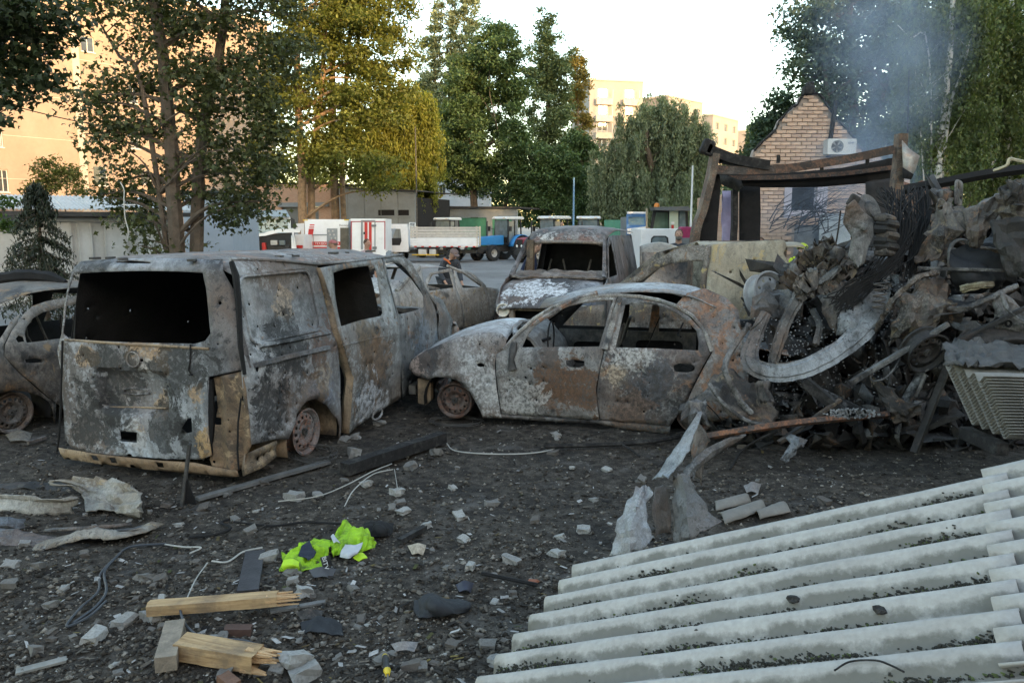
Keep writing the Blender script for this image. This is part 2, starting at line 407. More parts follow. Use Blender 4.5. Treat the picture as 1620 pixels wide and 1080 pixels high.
for k in range(4):
    for t in (1.0, 5.8):
        m = MB(); z = 26.6-3.15-2.8*k; block(m, WC, t, t+2.9, z-.9, z+.12, .003, .9); bo = m.build('balcony', plain('balcony_screen', (.55, .45, .36), .8, .2, 2), r)
        m = MB()
        for j in range(4): block(m, WC, t+.05+j*.93, t+.12+j*.93, z+.125, z+1.6, .8, .87)
        m.build('balcony_post', M_wfr, bo)
for k, (a, c, z, ws) in enumerate((((28, 146), (36, 154), 25, 3), ((41, 166), (49, 176), 24.5, 3), ((55, 189), (62, 200), 24., 3), ((69, 215), (76, 226), 23.5, 3))):
    W = Wall(a, c); lab = ('panel block just right of the tallest sunlit block', 'second pale panel block from the tallest block', 'third pale panel block receding behind the willow', 'farthest small panel block beside the right hand tree')[k]
    T(panelblock('panel_apartment_block', lab, W, 0, W.L, z, 3, 4), lab, 'building', 'panel blocks receding in the distance')
# unseen blocks added behind the photographer, sized so their shadow covers the yard
perp = Vector((.866, .5)); sd = SUN_S
def behind(label, c0, c1, q, h):
    p0 = perp*c1+sd*q; p1 = perp*c0+sd*q
    W = Wall((p0.x, p0.y), (p1.x, p1.y)); n = max(3, int((c1-c0)/4)); rr = panelblock('shade_block', label, W, 0, W.L, h, n, max(3, int(h/2.8)-1)); T(rr, label, 'building'); return rr
behind('long unseen panel block added behind the photographer to shade the yard', -60, 30, 34, 17.2)
behind('tall unseen panel tower added behind the photographer at right to shade the yard', 33.5, 95, 34, 40)

# ---- garages along the back of the yard
M_gbrick = NT('garage_brick'); _N = M_gbrick; br = _N.n('ShaderNodeTexBrick'); mp = _N.n('ShaderNodeMapping'); mp.inputs['Rotation'].default_value = (R(90), 0, 0)
_N.l(_N.P, mp.inputs[0]); _N.l(mp.outputs[0], br.inputs[0]); br.inputs['Scale'].default_value = 4.; br.inputs['Color1'].default_value = (.36, .19, .12, 1); br.inputs['Color2'].default_value = (.46, .27, .18, 1); br.inputs['Mortar'].default_value = (.4, .34, .28, 1)
M_gbrick = _N.bsdf(_N.mix(_N.mr(_N.noise(1.2, 7), .4, .7, 0, .5), br.outputs[0], (.34, .24, .18)), .9)
M_grey = plain('grey_painted_metal', (.20, .225, .24), .6, .15, .8, bump=.1, dirt=((.12, .13, .13), .4))
M_grey2 = plain('dark_grey_door', (.15, .165, .17), .6, .15, 1, dirt=((.08, .08, .08), .4))
M_dark = plain('dark_roof_felt', (.05, .048, .046), .9, .3, 3)
M_white = plain('weathered_white_paint', (.42, .42, .405), .6, .14, 2, dirt=((.30, .28, .25), .45))
M_slate = plain('asbestos_slate', (.50, .50, .485), .85, .16, 3, bump=.25, dirt=((.30, .30, .27), .4))
def pxwall(u0, u1, d0, d1):
    a = at(u0, 400, d0); c = at(u1, 400, d1); return Wall((a.x, a.y), (c.x, c.y))
W = pxwall(395, 526, 61, 59); g = empty('brick_garage'); T(g, 'orange brick garage with a grey lintel between maple and grey shed', 'garage')
z1 = W.uv(440, 291)[1]; dl = W.rect((446, 327, 476, 420)); dr = W.rect((480, 327, 507, 420)); m = MB()
m.panel([(0, 0), (W.L, 0), (W.L, z1-.1), (0, z1)], lambda p, q: W.P(p, q, -.15), [[(dl[0], .02), (dl[2], .02), (dl[2], dl[3]), (dl[0], dl[3])], [(dr[0], .02), (dr[2], .02), (dr[2], dr[3]), (dr[0], dr[3])]], 2, .1); m.build('wall', M_gbrick, g, solid=.3)
for q in (dl, dr):
    m = MB(); block(m, W, q[0]+.01, q[2]-.01, .03, q[3]-.02, -.2, -.14); dd = m.build('door', M_grey2, g)
    m = MB(); block(m, W, q[0]+.03, q[2]-.03, 1.2, 1.26, -.137, -.1); m.build('door_rail', M_grey, dd)
m = MB(); q = W.rect((443, 321, 521, 327)); block(m, W, q[0], q[2], q[1], q[3], .003, .35); m.build('lintel', M_grey, g)
m = MB(); block(m, W, -.1, W.L, z1, z1+.08, -6, .15); m.build('roof', M_dark, g)
W = pxwall(526.5, 658, 58.8, 56.5); g = empty('metal_shed'); T(g, 'tall grey metal clad shed with two dark window openings', 'shed')
wn = [W.rect(q) for q in ((597, 331, 625, 342), (628, 331, 648, 342))]; za = W.uv(526, 297)[1]; zb = W.uv(658, 303)[1]
m = MB(); m.panel([(0, 0), (W.L, 0), (W.L, zb), (0, za)], lambda p, q: W.P(p, q, -.06+.004*math.sin(p*4)), [[(a, b_), (c, b_), (c, d), (a, d)] for a, b_, c, d in wn], 1, .1); m.build('wall', M_grey, g, solid=.1)
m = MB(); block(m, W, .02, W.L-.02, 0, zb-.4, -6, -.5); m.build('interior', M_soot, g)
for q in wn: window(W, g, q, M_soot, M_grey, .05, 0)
m = MB(); m.prism([(-.1, za+.01), (W.L+.2, zb+.01), (W.L+.2, zb+.1), (-.1, za+.1)], lambda p, q, k: W.P(p, q, k), -7, .25); m.build('roof', M_dark, g)
for k in range(1, 5):
    m = MB(); t = W.L*k/5; block(m, W, t, t+.03, .05, za+(zb-za)*k/5-.05, .003, .02); m.build('seam', M_grey2, g)
W = pxwall(659, 818, 66, 63); g = empty('row_of_garages'); T(g, 'long low grey garage row with green doors under the poplars', 'garage')
z1 = W.uv(700, 328)[1]; dz = 2.45; grs = [W.rect((725, 344, 770, 420)), W.rect((672, 344, 714, 420)), W.rect((778, 344, 810, 420))]
m = MB(); m.panel([(0, 0), (W.L, 0), (W.L, z1-.15), (0, z1)], lambda p, q: W.P(p, q, -.1), [[(a, .02), (c, .02), (c, d), (a, d)] for a, b_, c, d in grs], 2, .1); m.build('wall', M_grey, g, solid=.2)
for q, cc in zip(grs, ((.05, .20, .13), (.36, .34, .3), (.05, .2, .13))):
    m = MB(); block(m, W, q[0]+.01, q[2]-.01, .03, q[3]-.02, -.17, -.12); m.build('door', plain('gate_%g' % cc[0], cc, .6, .2, 2), g)
m = MB(); m.prism([(-.1, z1+.01), (W.L+.3, z1-.14), (W.L+.3, z1-.02), (-.1, z1+.13)], lambda p, q, k: W.P(p, q, k), -6, .3); m.build('roof', M_dark, g)
W = pxwall(684, 775, 88, 88); hw = [W.rect(q) for q in ((695, 292, 705, 309), (714, 292, 724, 309), (733, 292, 743, 309), (752, 292, 762, 309))]
facade('white_house', 'pale blue white house glimpsed between trunks behind the garages', W, 0, W.L, 8.2, 8, hw, plain('pale_blue_wall', (.55, .6, .65), .8, .1, 1), cat='house')
# green hoarding far right of the tractors
W = pxwall(955, 1000, 62, 62); q = W.rect((956, 348, 1000, 400)); g = empty('green_fence'); T(g, 'green sheet metal fence behind the tractors', 'fence')
for k in range(6):
    m = MB(); block(m, W, q[0]+k*.38, q[0]+k*.38+.37, 0, q[3], 0, .04); m.build('panel', plain('green_fence_paint', (.05, .20, .14), .6, .2, 2), g)
# ---- low garage on the left in front of the peach house
W = pxwall(-70, 292, 20.5, 23.7); g = empty('low_garage'); T(g, 'low white garage with metal doors and slate roof behind the spruce', 'garage')
z1 = W.uv(100, 341)[1]
m = MB(); block(m, W, 0, W.L, 0, z1, -.2, 0); m.build('wall', M_white, g)
for q in ((88, 352, 118, 420), (120, 352, 150, 420), (162, 352, 205, 420), (208, 352, 250, 420)):
    q = W.rect(q); m = MB(); block(m, W, q[0]+.02, q[2]-.02, .05, q[3], .004, .045); dd = m.build('door', plain('white_garage_door', (.46, .465, .455), .5, .12, 2, dirt=((.33, .31, .28), .5)), g)
    m = MB(); block(m, W, q[0]+.02, q[0]+.07, .06, q[3]-.01, .048, .075); block(m, W, q[2]-.07, q[2]-.02, .06, q[3]-.01, .048, .075); m.build('door_rib', M_white, dd)
q = W.rect((86, 347, 255, 351)); m = MB(); block(m, W, q[0], q[2], q[1], q[3]+.03, .006, .12); m.build('lintel', M_white, g)
m = MB(); rows = []
for i in range(160):
    t = -.3+(W.L+.6)*i/159
    rows.append([W.P(t, z1+.16+k*.16+.025*math.sin(i*2.2), .45-k*1.3) for k in range(4)])
m.grid(rows); m.build('slate_roof', M_slate, g, solid=.02)
m = MB(); block(m, W, -.3, W.L+.3, z1-.02, z1+.1, .25, .48); m.build('eaves_board', M_dark, g)
m = MB(); q = W.rect((36, 312, 126, 330)); block(m, W, q[0]-1, q[2], z1+.1, q[3]+.2, -5, -4.7); m.build('parapet', M_gbrick, g)
W = pxwall(286, 372, 30, 30); q = W.rect((288, 306, 372, 420)); g = empty('blue_grey_shed'); T(g, 'blue grey metal shed seen between the maple trunks', 'shed')
m = MB(); block(m, W, q[0], q[2], 0, q[3], -3, 0); m.build('wall', plain('blue_grey_metal', (.22, .27, .33), .5, .12, 1), g)
m = MB(); block(m, W, q[0]-.1, q[2]+.1, q[3]+.003, q[3]+.1, -3.1, .15); m.build('roof', M_dark, g)

# ---- gabled brick house
M_mortar = plain('mortar', (.30, .25, .22), .95, .2, 5)
M_bricks = [plain('salmon_brick_%d' % k, c, .88, .16, 9, bump=.3) for k, c in enumerate(((.54, .37, .275), (.59, .41, .31), (.50, .345, .265), (.45, .31, .24)))]
W = pxwall(1172, 1440, 20, 20); H_ = empty('brick_house'); T(H_, 'salmon brick house gable with burnt roof edge and smoke in front', 'house')
gab = [W.uv(*q) for q in ((1186, 440), (1186, 262), (1193, 238), (1228, 204), (1234, 190), (1262, 166), (1268, 152), (1292, 148), (1308, 168), (1330, 195), (1352, 222), (1372, 246), (1440, 262), (1440, 440))]
gab = [(a, max(0, b_)) for a, b_ in gab]; wnd = W.rect((1251, 294, 1292, 336)); dor = W.rect((1258, 354, 1296, 460)); dor = (dor[0], .05, dor[2], dor[3])
hol = [[(a, b_), (c, b_), (c, d), (a, d)] for a, b_, c, d in (wnd, dor)]
m = MB(); m.panel(gab, lambda p, q: W.P(p, q, -.13), hol, .6, .1); m.build('wall', M_mortar, H_, solid=.2)
bme = []
for k in range(4):
    bm = bmesh.new(); bmesh.ops.create_cube(bm, size=1); bmesh.ops.scale(bm, vec=(.238, .05, .078), verts=bm.verts); bmesh.ops.bevel(bm, geom=bm.edges, offset=.006, segments=1, affect='EDGES')
    me = bpy.data.meshes.new('brick'); bm.to_mesh(me); bm.free(); me.materials.append(M_bricks[k]); bme.append(me)
rg = random.Random(5); cand = []; row = 0; z = .05
yaw_w = math.atan2(W.d.y, W.d.x)
while z < 6:
    t = (.125 if row % 2 else 0)
    while t < W.L+1:
        if inpoly(t, z, gab) and inpoly(t-.1, z, gab) and inpoly(t+.1, z, gab) and not any(inpoly(t+e, z, h) for h in hol for e in (-.1, 0, .1)):
            vis = z > 1.25; cand.append((0 if vis else 1, t, z))
        t += .25
    z += .0925; row += 1
vis = [c for c in cand if c[0] == 0]; rg.shuffle(vis); vis.sort(key=lambda c: -c[2])
M1 = MB()
for i, (_, t, z) in enumerate(vis):
    P = W.P(t+rg.uniform(-.004, .004), z+rg.uniform(-.002, .002), -.005+rg.uniform(-.004, .004))
    if i < 300:
        o = bpy.data.objects.new('brick', bme[rg.choice((0, 0, 1, 1, 2, 3))]); COL.objects.link(o); o.parent = H_; o.location = P; o.rotation_euler = (0, 0, yaw_w)
    else: M1.box(P, (.238, .05, .078), Matrix.Rotation(yaw_w, 3, 'Z'))
if M1.v: T(M1.build('brickwork', M_bricks[0], H_), None, None, kind='stuff')
m = MB()
for a, c in ((4, 5), (5, 6), (6, 7), (7, 8), (8, 9), (9, 10), (10, 11), (2, 3), (3, 4)):
    p = W.P(*gab[a], .02); q = W.P(*gab[c], .02)
    pp = spline([p, p.lerp(q, .3)+Vector((0, 0, rg.uniform(.0, .05))), p.lerp(q, .7)+Vector((0, 0, rg.uniform(-.02, .06))), q], 3)
    m.tube(pp, [rg.uniform(.015, .045) for _ in pp], 5)
m.build('burnt_roof_edge', M_char, H_)
m = MB(); p = W.uv(1279, 140); m.box(W.P(p[0], p[1]-.05, 0), (.26, .25, .2)); m.box(W.P(p[0]+.03, p[1]+.08, 0), (.16, .2, .14)); m.build('chimney_stub', M_char, H_, bevel=.03)
m = MB(); m.bar(W.P(*W.uv(1312, 222), .06), W.P(*W.uv(1320, 160), .1), .1, .08); m.build('charred_rafter', M_char, H_)
window(W, H_, wnd, M_soot, plain('lilac_white_frame', (.50, .47, .53), .6, .15), .12, 0)
m = MB(); r0 = W.rect((1241, 293, 1250, 345)); r1 = W.rect((1293, 290, 1306, 345)); r2 = W.rect((1250.5, 337, 1292.5, 342))
for q in (r0, r1, r2): block(m, W, q[0], q[2], q[1], q[3], .03, .045)
m.build('window_surround', plain('lilac_render', (.45, .42, .48), .8, .25, 4), H_)
m = MB(); block(m, W, dor[0]+.02, dor[2]-.02, .06, dor[3]-.02, -.2, -.1); m.build('door', plain('blue_grey_burnt_door', (.16, .18, .2), .7, .4, 4), H_)
m = MB(); q = W.rect((1296.5, 338, 1340, 440)); block(m, W, q[0], q[2], 0, q[3], .03, .06); m.build('door_panel', plain('pale_blue_panel', (.34, .40, .44), .7, .35, 4), H_)
# the house's side walls and back so it stands as a house
m = MB(); block(m, W, gab[0][0], gab[0][0]+.25, 0, 3.0, -6, -.24); block(m, W, gab[-1][0]-.25, gab[-1][0], 0, 3.0, -6, -.24); m.build('wall', M_gbrick, H_)
# air conditioner
W2 = W; ac = empty('air_conditioner', W.P(*W.uv(1323, 246), .22)); T(ac, 'white outdoor air conditioner unit on the brick gable', 'air conditioner')
wpx = 20/1250; sx = 43*wpx; sz = 23*wpx
m = MB(); m.panel(rrect(-sx/2, 0, sx/2, sz, .02), lambda p, q: Vector((p, -.1, q)), [circ(-sx*.17, sz*.5, sz*.41, 20)], .05, .1); m.box((0, .06, sz/2), (sx-.004, .3, sz-.004)) if False else None
m.build('front_panel', plain('ac_white', (.62, .62, .6), .5, .08, 4), ac, solid=.012)
m = MB(); m.box((0, .085, sz/2), (sx-.01, .3, sz-.01)); m.build('housing', plain('ac_white2', (.5, .5, .49), .5, .1, 4), ac, bevel=.01)
m = MB()
for k in range(5):
    rr = sz*.41*(k+.6)/5; m.tube([(-sx*.17+rr*math.cos(a), -.108, sz*.5+rr*math.sin(a)) for a in np.linspace(0, 2*math.pi, 21)], .0035, 4)
for k in range(8): a = k*math.pi/4; m.tube([(-sx*.17, -.108, sz*.5), (-sx*.17+sz*.41*math.cos(a), -.108, sz*.5+sz*.41*math.sin(a))], .003, 4)
m.build('fan_grille', plain('ac_grille', (.2, .2, .2), .5, .1), ac)
m = MB()
for k in range(5): a = k*math.pi*.4; m.prism([(0, 0), (sz*.36*math.cos(a), sz*.36*math.sin(a)), (sz*.36*math.cos(a+.8), sz*.36*math.sin(a+.8))], lambda p, q, d: Vector((-sx*.17+p, d, sz*.5+q)), -.085, -.075)
m.build('fan_blade', plain('ac_fan', (.08, .08, .08), .5, .1), ac)
m = MB(); lx = sx*.30; lz = sz*.72
m.tube([(lx-.03+.03*math.cos(a), -.112, lz+.022*math.sin(a)) for a in np.linspace(.9, 5.4, 9)], .006, 4)
m.bar((lx-.02, -.112, lz), (lx+.06, -.112, lz), .008, .008); m.bar((lx+.03, -.112, lz+.02), (lx+.035, -.112, lz-.02), .008, .008); m.bar((lx+.065, -.112, lz+.02), (lx+.065, -.112, lz-.012), .008, .008)
m.build('logo', plain('logo_blue', (.05, .1, .25), .5, .1), ac)
m = MB(); m.bar((-sx*.35, .0, -.03), (-sx*.35, .22, -.03), .03, .03); m.bar((sx*.35, .0, -.03), (sx*.35, .22, -.03), .03, .03); m.build('bracket', M_steel, ac)

# ---- burnt steel kiosk frame in front of the brick house
D = 14.5; K = empty('burnt_kiosk_frame'); T(K, 'burnt steel kiosk frame with sagging roof beam before the brick house', 'shed')
M_rsteel = burnt('rusted_frame', light=(.12, .095, .08), mid=(.04, .029, .024), rust=(.10, .052, .033), tan=(.22, .15, .10), lv=.54, rv=.5, tv=.66, seed=3, sc=2.)
M_rpost = burnt('peeling_post', light=(.27, .22, .17), mid=(.09, .065, .048), rust=(.12, .065, .04), tan=(.30, .215, .15), lv=.5, rv=.53, tv=.58, seed=8, sc=3.)
def A(u, v, d=D): return at(u, v, d)
def bent(name, mat, pts, w_, h_, parent, d=D, n=5):
    m = MB(); P = spline([A(*p) if len(p) == 2 else at(*p) for p in pts], n); 
    for p, q in zip(P, P[1:]): m.bar(p, q+(q-p)*.03, w_, h_)
    return m.build(name, mat, parent)
def flat(name, mat, pts, parent, d=D, th=.03, res=.15, amp=.02, seed=1, holes=()):
    m = MB(); rs = d/1250
    m.panel(pts, lambda u, v: A(u, v, d)+Vector((0, amp*fb((u/60, v/60, seed), 1.), 0)), holes, res/rs, .3); return m.build(name, mat, parent, smooth=True, solid=th)
bent('post', M_rpost, [(1426, 212), (1422, 260), (1418, 300), (1414, 420), (1412, 560)], .2, .16, K)
# left post: open charred channel leaning, pale worn edge
bent('post', M_rpost, [(1131, 244), (1124, 280), (1112, 330), (1098, 385), (1090, 560)], .3, .12, K)
flat('post_side', M_soot, [(1133, 250), (1140, 290), (1136, 340), (1133, 385), (1133, 480), (1100, 480), (1098, 388), (1112, 335), (1126, 285)], K, D+.12, .05)
bent('roof_beam', M_rsteel, [(1130, 269), (1180, 270), (1240, 267), (1290, 260), (1350, 250), (1412, 237)], .13, .15, K, D-.1)
bent('roof_beam', M_rsteel, [(1150, 282, D+.9), (1230, 281, D+.9), (1330, 275, D+.9), (1412, 265, D+.9)], .08, .08, K)
bent('roof_edge', M_char, [(1118, 236), (1135, 243), (1160, 252), (1190, 258), (1215, 262)], .2, .17, K, D)
m = MB(); m.box(A(1119, 233), (.22, .2, .26), Matrix.Rotation(.4, 3, 'Y')); m.build('burnt_post_cap', M_char, K, bevel=.04)
bent('side_beam', M_char, [(1135, 250, D), (1165, 257, D+1.2), (1195, 262, D+2.4)], .12, .14, K)
flat('roof_sheet', M_steel, [(1136, 272), (1172, 286), (1176, 296), (1166, 302), (1140, 292)], K, D+.5, .03, amp=.06)
flat('roof_sheet', M_soot, [(1137, 276), (1240, 274), (1330, 266), (1412, 250), (1412, 300), (1370, 290), (1300, 296), (1202, 297), (1165, 302)], K, D+1., .03)
flat('wall_panel', M_soot, [(1170, 294), (1202, 296), (1203, 340), (1201, 398), (1198, 560), (1168, 560), (1170, 400)], K, D+.8, .06)
flat('wall_panel', plain('sooty_wall', (.035, .034, .036), .8, .4, 3), [(1370, 288), (1410, 282), (1412, 560), (1370, 560)], K, D+.9, .06)
flat('wall_panel', plain('lilac_panel', (.38, .33, .48), .6, .15, 3), [(1143, 302), (1157, 302), (1156, 400), (1155, 520), (1142, 520)], K, D+1.6, .05)
bent('door_post', M_char, [(1162, 300, D+.7), (1162, 350, D+.7), (1160, 400, D+.7), (1160, 560, D+.7)], .14, .1, K)
bent('thin_pipe', plain('copper_pipe', (.35, .2, .14), .5, .3), [(1132, 298, D+1.1), (1131, 340, D+1.1), (1129, 395, D+1.1), (1128, 520, D+1.1)], .03, .03, K)
for u, v in ((1200, 262), (1231, 258), (1300, 270), (1372, 262)): bent('roof_stud', M_char, [(u, v), (u+.5, v-9-4*(u % 3))], .05, .05, K)
flat('torn_sheet', plain('galvanised_sheet', (.36, .36, .34), .45, .3, 5, .3, dirt=((.2, .1, .06), .7)), [(1428, 222), (1441, 236), (1455, 247), (1448, 268), (1440, 282), (1428, 272)], K, D-.2, .012, amp=.12)
flat('torn_sheet', M_soot, [(1428, 265), (1445, 276), (1441, 284), (1428, 282)], K, D-.3, .02)
m = MB(); m.bar(A(1434, 285, D+6), A(1438, 112, D+6), .025, .025); T(m.build('antenna_mast', M_soot), 'thin black antenna mast behind the kiosk post', 'mast')
# fire debris burnt branches against the brick wall
rg = random.Random(11); bt = MB()
for k in range(60):
    a = at(rg.uniform(1215, 1310), rg.uniform(325, 372), 19); e = at(rg.uniform(1260, 1400), rg.uniform(285, 350), 18.6)
    mid = a.lerp(e, .5)+Vector((rg.uniform(-.3, .3), rg.uniform(-.3, .3), rg.uniform(-.1, .35)))
    bt.tube(spline([a, mid, e], 3), [.014, .012, .01, .008, .007, .005, .004], 4)
T(bt.build('charred_branches', M_char), 'tangle of thin charred branches leaning on the brick wall', 'branches')
# ================================================================== TREES
M_bark = plain('grey_brown_bark', (.11, .085, .065), .95, .4, 5, bump=1., dirt=((.05, .04, .032), .6))
M_barkw = plain('warm_bark', (.24, .16, .10), .95, .4, 5, bump=1., dirt=((.08, .06, .05), .5))
_N = NT('birch_bark'); M_birch = _N.bsdf(_N.mix(_N.mr(_N.noise(3, 8, .75, dist=1.), .56, .64), (.48, .46, .42), (.03, .028, .026)), .8)
L_maple = leafmat('maple_leaf', (.065, .078, .028), .5, trans=.22)
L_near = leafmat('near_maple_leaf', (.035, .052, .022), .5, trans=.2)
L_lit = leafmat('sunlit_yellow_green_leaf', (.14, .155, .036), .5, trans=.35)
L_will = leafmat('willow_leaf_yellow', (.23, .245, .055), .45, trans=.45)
L_pop = leafmat('poplar_leaf', (.105, .15, .075), .45, trans=.25)
L_pop2 = leafmat('grey_poplar_leaf', (.19, .235, .15), .4, trans=.25)
L_green = leafmat('deep_green_leaf', (.075, .125, .05), .5, trans=.25)
L_wgrey = leafmat('grey_willow_leaf', (.19, .235, .15), .4, trans=.3)
L_blue = leafmat('hazy_leaf', (.075, .115, .075), .45, trans=.25)
L_birch = leafmat('birch_leaf', (.09, .12, .042), .5, trans=.3)
L_spruce = leafmat('spruce_needle', (.030, .040, .022), .6, trans=.08)
L_shrub = leafmat('shrub_leaf', (.11, .12, .035), .5, trans=.35)
def leaves(name, P, size, mat, parent, rs, asp=.5, hang=0., lobes=False):
    n = len(P); nrm = rs.normal(size=(n, 3)); nrm[:, 2] = np.abs(nrm[:, 2])*(1.2-hang)+.1; nrm /= np.linalg.norm(nrm, axis=1)[:, None]
    t = rs.normal(size=(n, 3)); t[:, 2] -= hang*3; t -= nrm*(t*nrm).sum(1)[:, None]; t /= np.linalg.norm(t, axis=1)[:, None]
    b_ = np.cross(nrm, t); s = (size*rs.uniform(.6, 1.35, n))[:, None]
    if lobes:
        k = 8; shp = [(-.5, 0), (-.15, .22), (-.1, .5), (.12, .22), (.5, .0), (.12, -.22), (-.1, -.5), (-.15, -.22)]
    else:
        k = 4; shp = [(-.5, 0), (.0, asp*.5), (.5, 0), (-.02, -asp*.5)]
    V = np.empty((n, k, 3))
    for i, (a, c) in enumerate(shp): V[:, i] = P+t*s*a+b_*s*c+nrm*s*(.10 if i % 2 else -.05)
    me = bpy.data.meshes.new(name); me.vertices.add(n*k); me.vertices.foreach_set('co', V.reshape(-1).astype(np.float32))
    me.loops.add(n*k); me.loops.foreach_set('vertex_index', np.arange(n*k, dtype=np.int32))
    me.polygons.add(n); me.polygons.foreach_set('loop_start', np.arange(0, n*k, k, dtype=np.int32)); me.polygons.foreach_set('loop_total', np.full(n, k, dtype=np.int32))
    me.update(calc_edges=True); return link(name, me, mat, parent)
TRI = [0]
def tree(name, label, d, trunks, blobs, mat, leaf=.16, cov=2.2, rc=.55, hang=0., bark=None, seed=1, group=None, cat='tree', asp=.5, lobes=False, dep=1., strand=1.6, br=2):
    """trunks: [(px path, r0, r1)]; blobs: foliage masses (u, v, ru, rv[, depth offset]); every mass gets its own depth"""
    rs = np.random.RandomState(seed); rg = random.Random(seed); k = d/FPX
    base = at(trunks[0][0][0][0], trunks[0][0][0][1], d); root = empty(name, (base.x, base.y, 0)); o0 = Vector((base.x, base.y, 0))
    paths = []; tb = MB()
    for path, r0, r1 in trunks:
        P = [at(u, v, d+(0 if i == 0 else rg.uniform(-.4, .4)*(d/30))) for i, (u, v) in enumerate(path)]
        P[0].z = min(P[0].z, 0) if len(path[0]) == 2 else P[0].z
        P = spline(P, 4); n = len(P); rad = [r0+(r1-r0)*i/(n-1) for i in range(n)]; rad[0] *= 1.25
        tb.tube([p-o0+Vector((rg.uniform(-1, 1), rg.uniform(-1, 1), 0))*r0*.12 for p in P], rad, 8); paths.append((P, rad))
    allp = []
    for bl in blobs:
        u, v, ru, rv = bl[:4]; off = bl[4] if len(bl) > 4 else rg.uniform(-.5, .5)*ru*k
        c = at(u, v, d+off); R3 = np.array([ru*k, (ru+rv)*.5*k*dep, rv*k])
        nc = int(2.5*(R3[0]*R3[2])/(rc*rc))+8
        dirs = rs.normal(size=(nc, 3)); dirs /= np.linalg.norm(dirs, axis=1)[:, None]
        rad = rs.uniform(.12, 1., nc)**.55; rad[rs.uniform(0, 1, nc) < .18] *= (1.5 if hang > .5 else 1.34)
        cc = np.array(c)+dirs*R3*rad[:, None]
        lp = leaf/k; n = int((5.6 if hang > .5 else 5.0)*cov*math.pi*ru*rv/(.5*asp*lp*lp if not lobes else .35*lp*lp)); n = min(n, 40000)
        ci = rs.randint(0, nc, n)
        if hang > .5:
            P = cc[ci]+rs.normal(size=(n, 3))*np.array([.28, .28, .1])*rc; P[:, 2] -= rs.uniform(0, 1, n)**1.1*strand*(.5+rs.uniform(0, 1, nc)[ci])
        else:
            P = cc[ci]+rs.normal(size=(n, 3))*np.array([1, 1, .62])*rc*.48
        P = P[P[:, 2] > .05]; allp.append(P)
        # limbs reaching into the mass
        for j in range(br):
            tgt = Vector(cc[rs.randint(0, nc)]); bp, br_ = rg.choice(paths)
            best = min(range(len(bp)), key=lambda i: (bp[i]-tgt).length+(2.5*(bp[i].z-tgt.z+.15*(tgt-bp[i]).length) if bp[i].z > tgt.z-.15*(tgt-bp[i]).length else 0)); s0 = bp[best]; r_ = min(br_[best]*.55, .03+.018*(tgt-s0).length)
            mid = s0.lerp(tgt, .5)+Vector((rg.uniform(-.1, .1), rg.uniform(-.1, .1), .12))*(tgt-s0).length
            q = spline([s0, mid, tgt], 4); tb.tube([p-o0 for p in q], [r_*(1-.85*i/(len(q)-1)) for i in range(len(q))], 5, False)
    tb.build('trunk', bark or M_bark, root, smooth=True)
    P = np.concatenate(allp)-np.array(o0); TRI[0] += len(P)*(2 if not lobes else 6)
    leaves('crown', P, leaf, mat, root, rs, asp, hang, lobes); T(root, label, cat, group); return root
# big maple behind the burnt van
tree('maple_tree', 'big two stemmed maple behind the burnt van', 18, [([(288, 520), (276, 330), (268, 200), (258, 100), (243, 0), (238, -90)], .19, .10), ([(305, 520), (312, 330), (318, 240), (330, 150), (350, 70), (362, -60)], .17, .09), ([(262, 210), (225, 140), (190, 90), (160, 40)], .07, .02)],
     [(175, 5, 80, 30), (255, 25, 70, 45), (330, 10, 90, 60), (430, 30, 70, 70), (300, 100, 70, 50), (400, 120, 80, 60), (350, 190, 75, 55), (430, 190, 50, 50), (180, 140, 55, 28), (135, 165, 40, 25), (230, 120, 40, 30), (200, 190, 40, 38), (170, 225, 30, 35), (245, 205, 30, 30), (385, 260, 65, 45), (300, 270, 40, 40), (190, 270, 35, 22), (225, 305, 50, 28), (180, 305, 28, 20), (340, 330, 80, 42), (220, 355, 62, 22), (255, 385, 60, 14), (395, 330, 40, 40), (420, 285, 30, 30), (155, 205, 20, 14), (205, 75, 25, 20)],
     L_maple, .125, .52, .45, bark=M_bark, seed=3, lobes=True, dep=1.1)
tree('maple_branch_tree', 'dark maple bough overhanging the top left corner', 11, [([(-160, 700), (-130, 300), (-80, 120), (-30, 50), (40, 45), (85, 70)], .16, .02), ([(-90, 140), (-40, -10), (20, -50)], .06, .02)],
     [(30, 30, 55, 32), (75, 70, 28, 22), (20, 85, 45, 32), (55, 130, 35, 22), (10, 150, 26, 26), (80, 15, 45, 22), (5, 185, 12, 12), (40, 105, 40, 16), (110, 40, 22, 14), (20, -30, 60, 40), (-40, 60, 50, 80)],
     L_near, .11, .95, .28, seed=5, lobes=True)
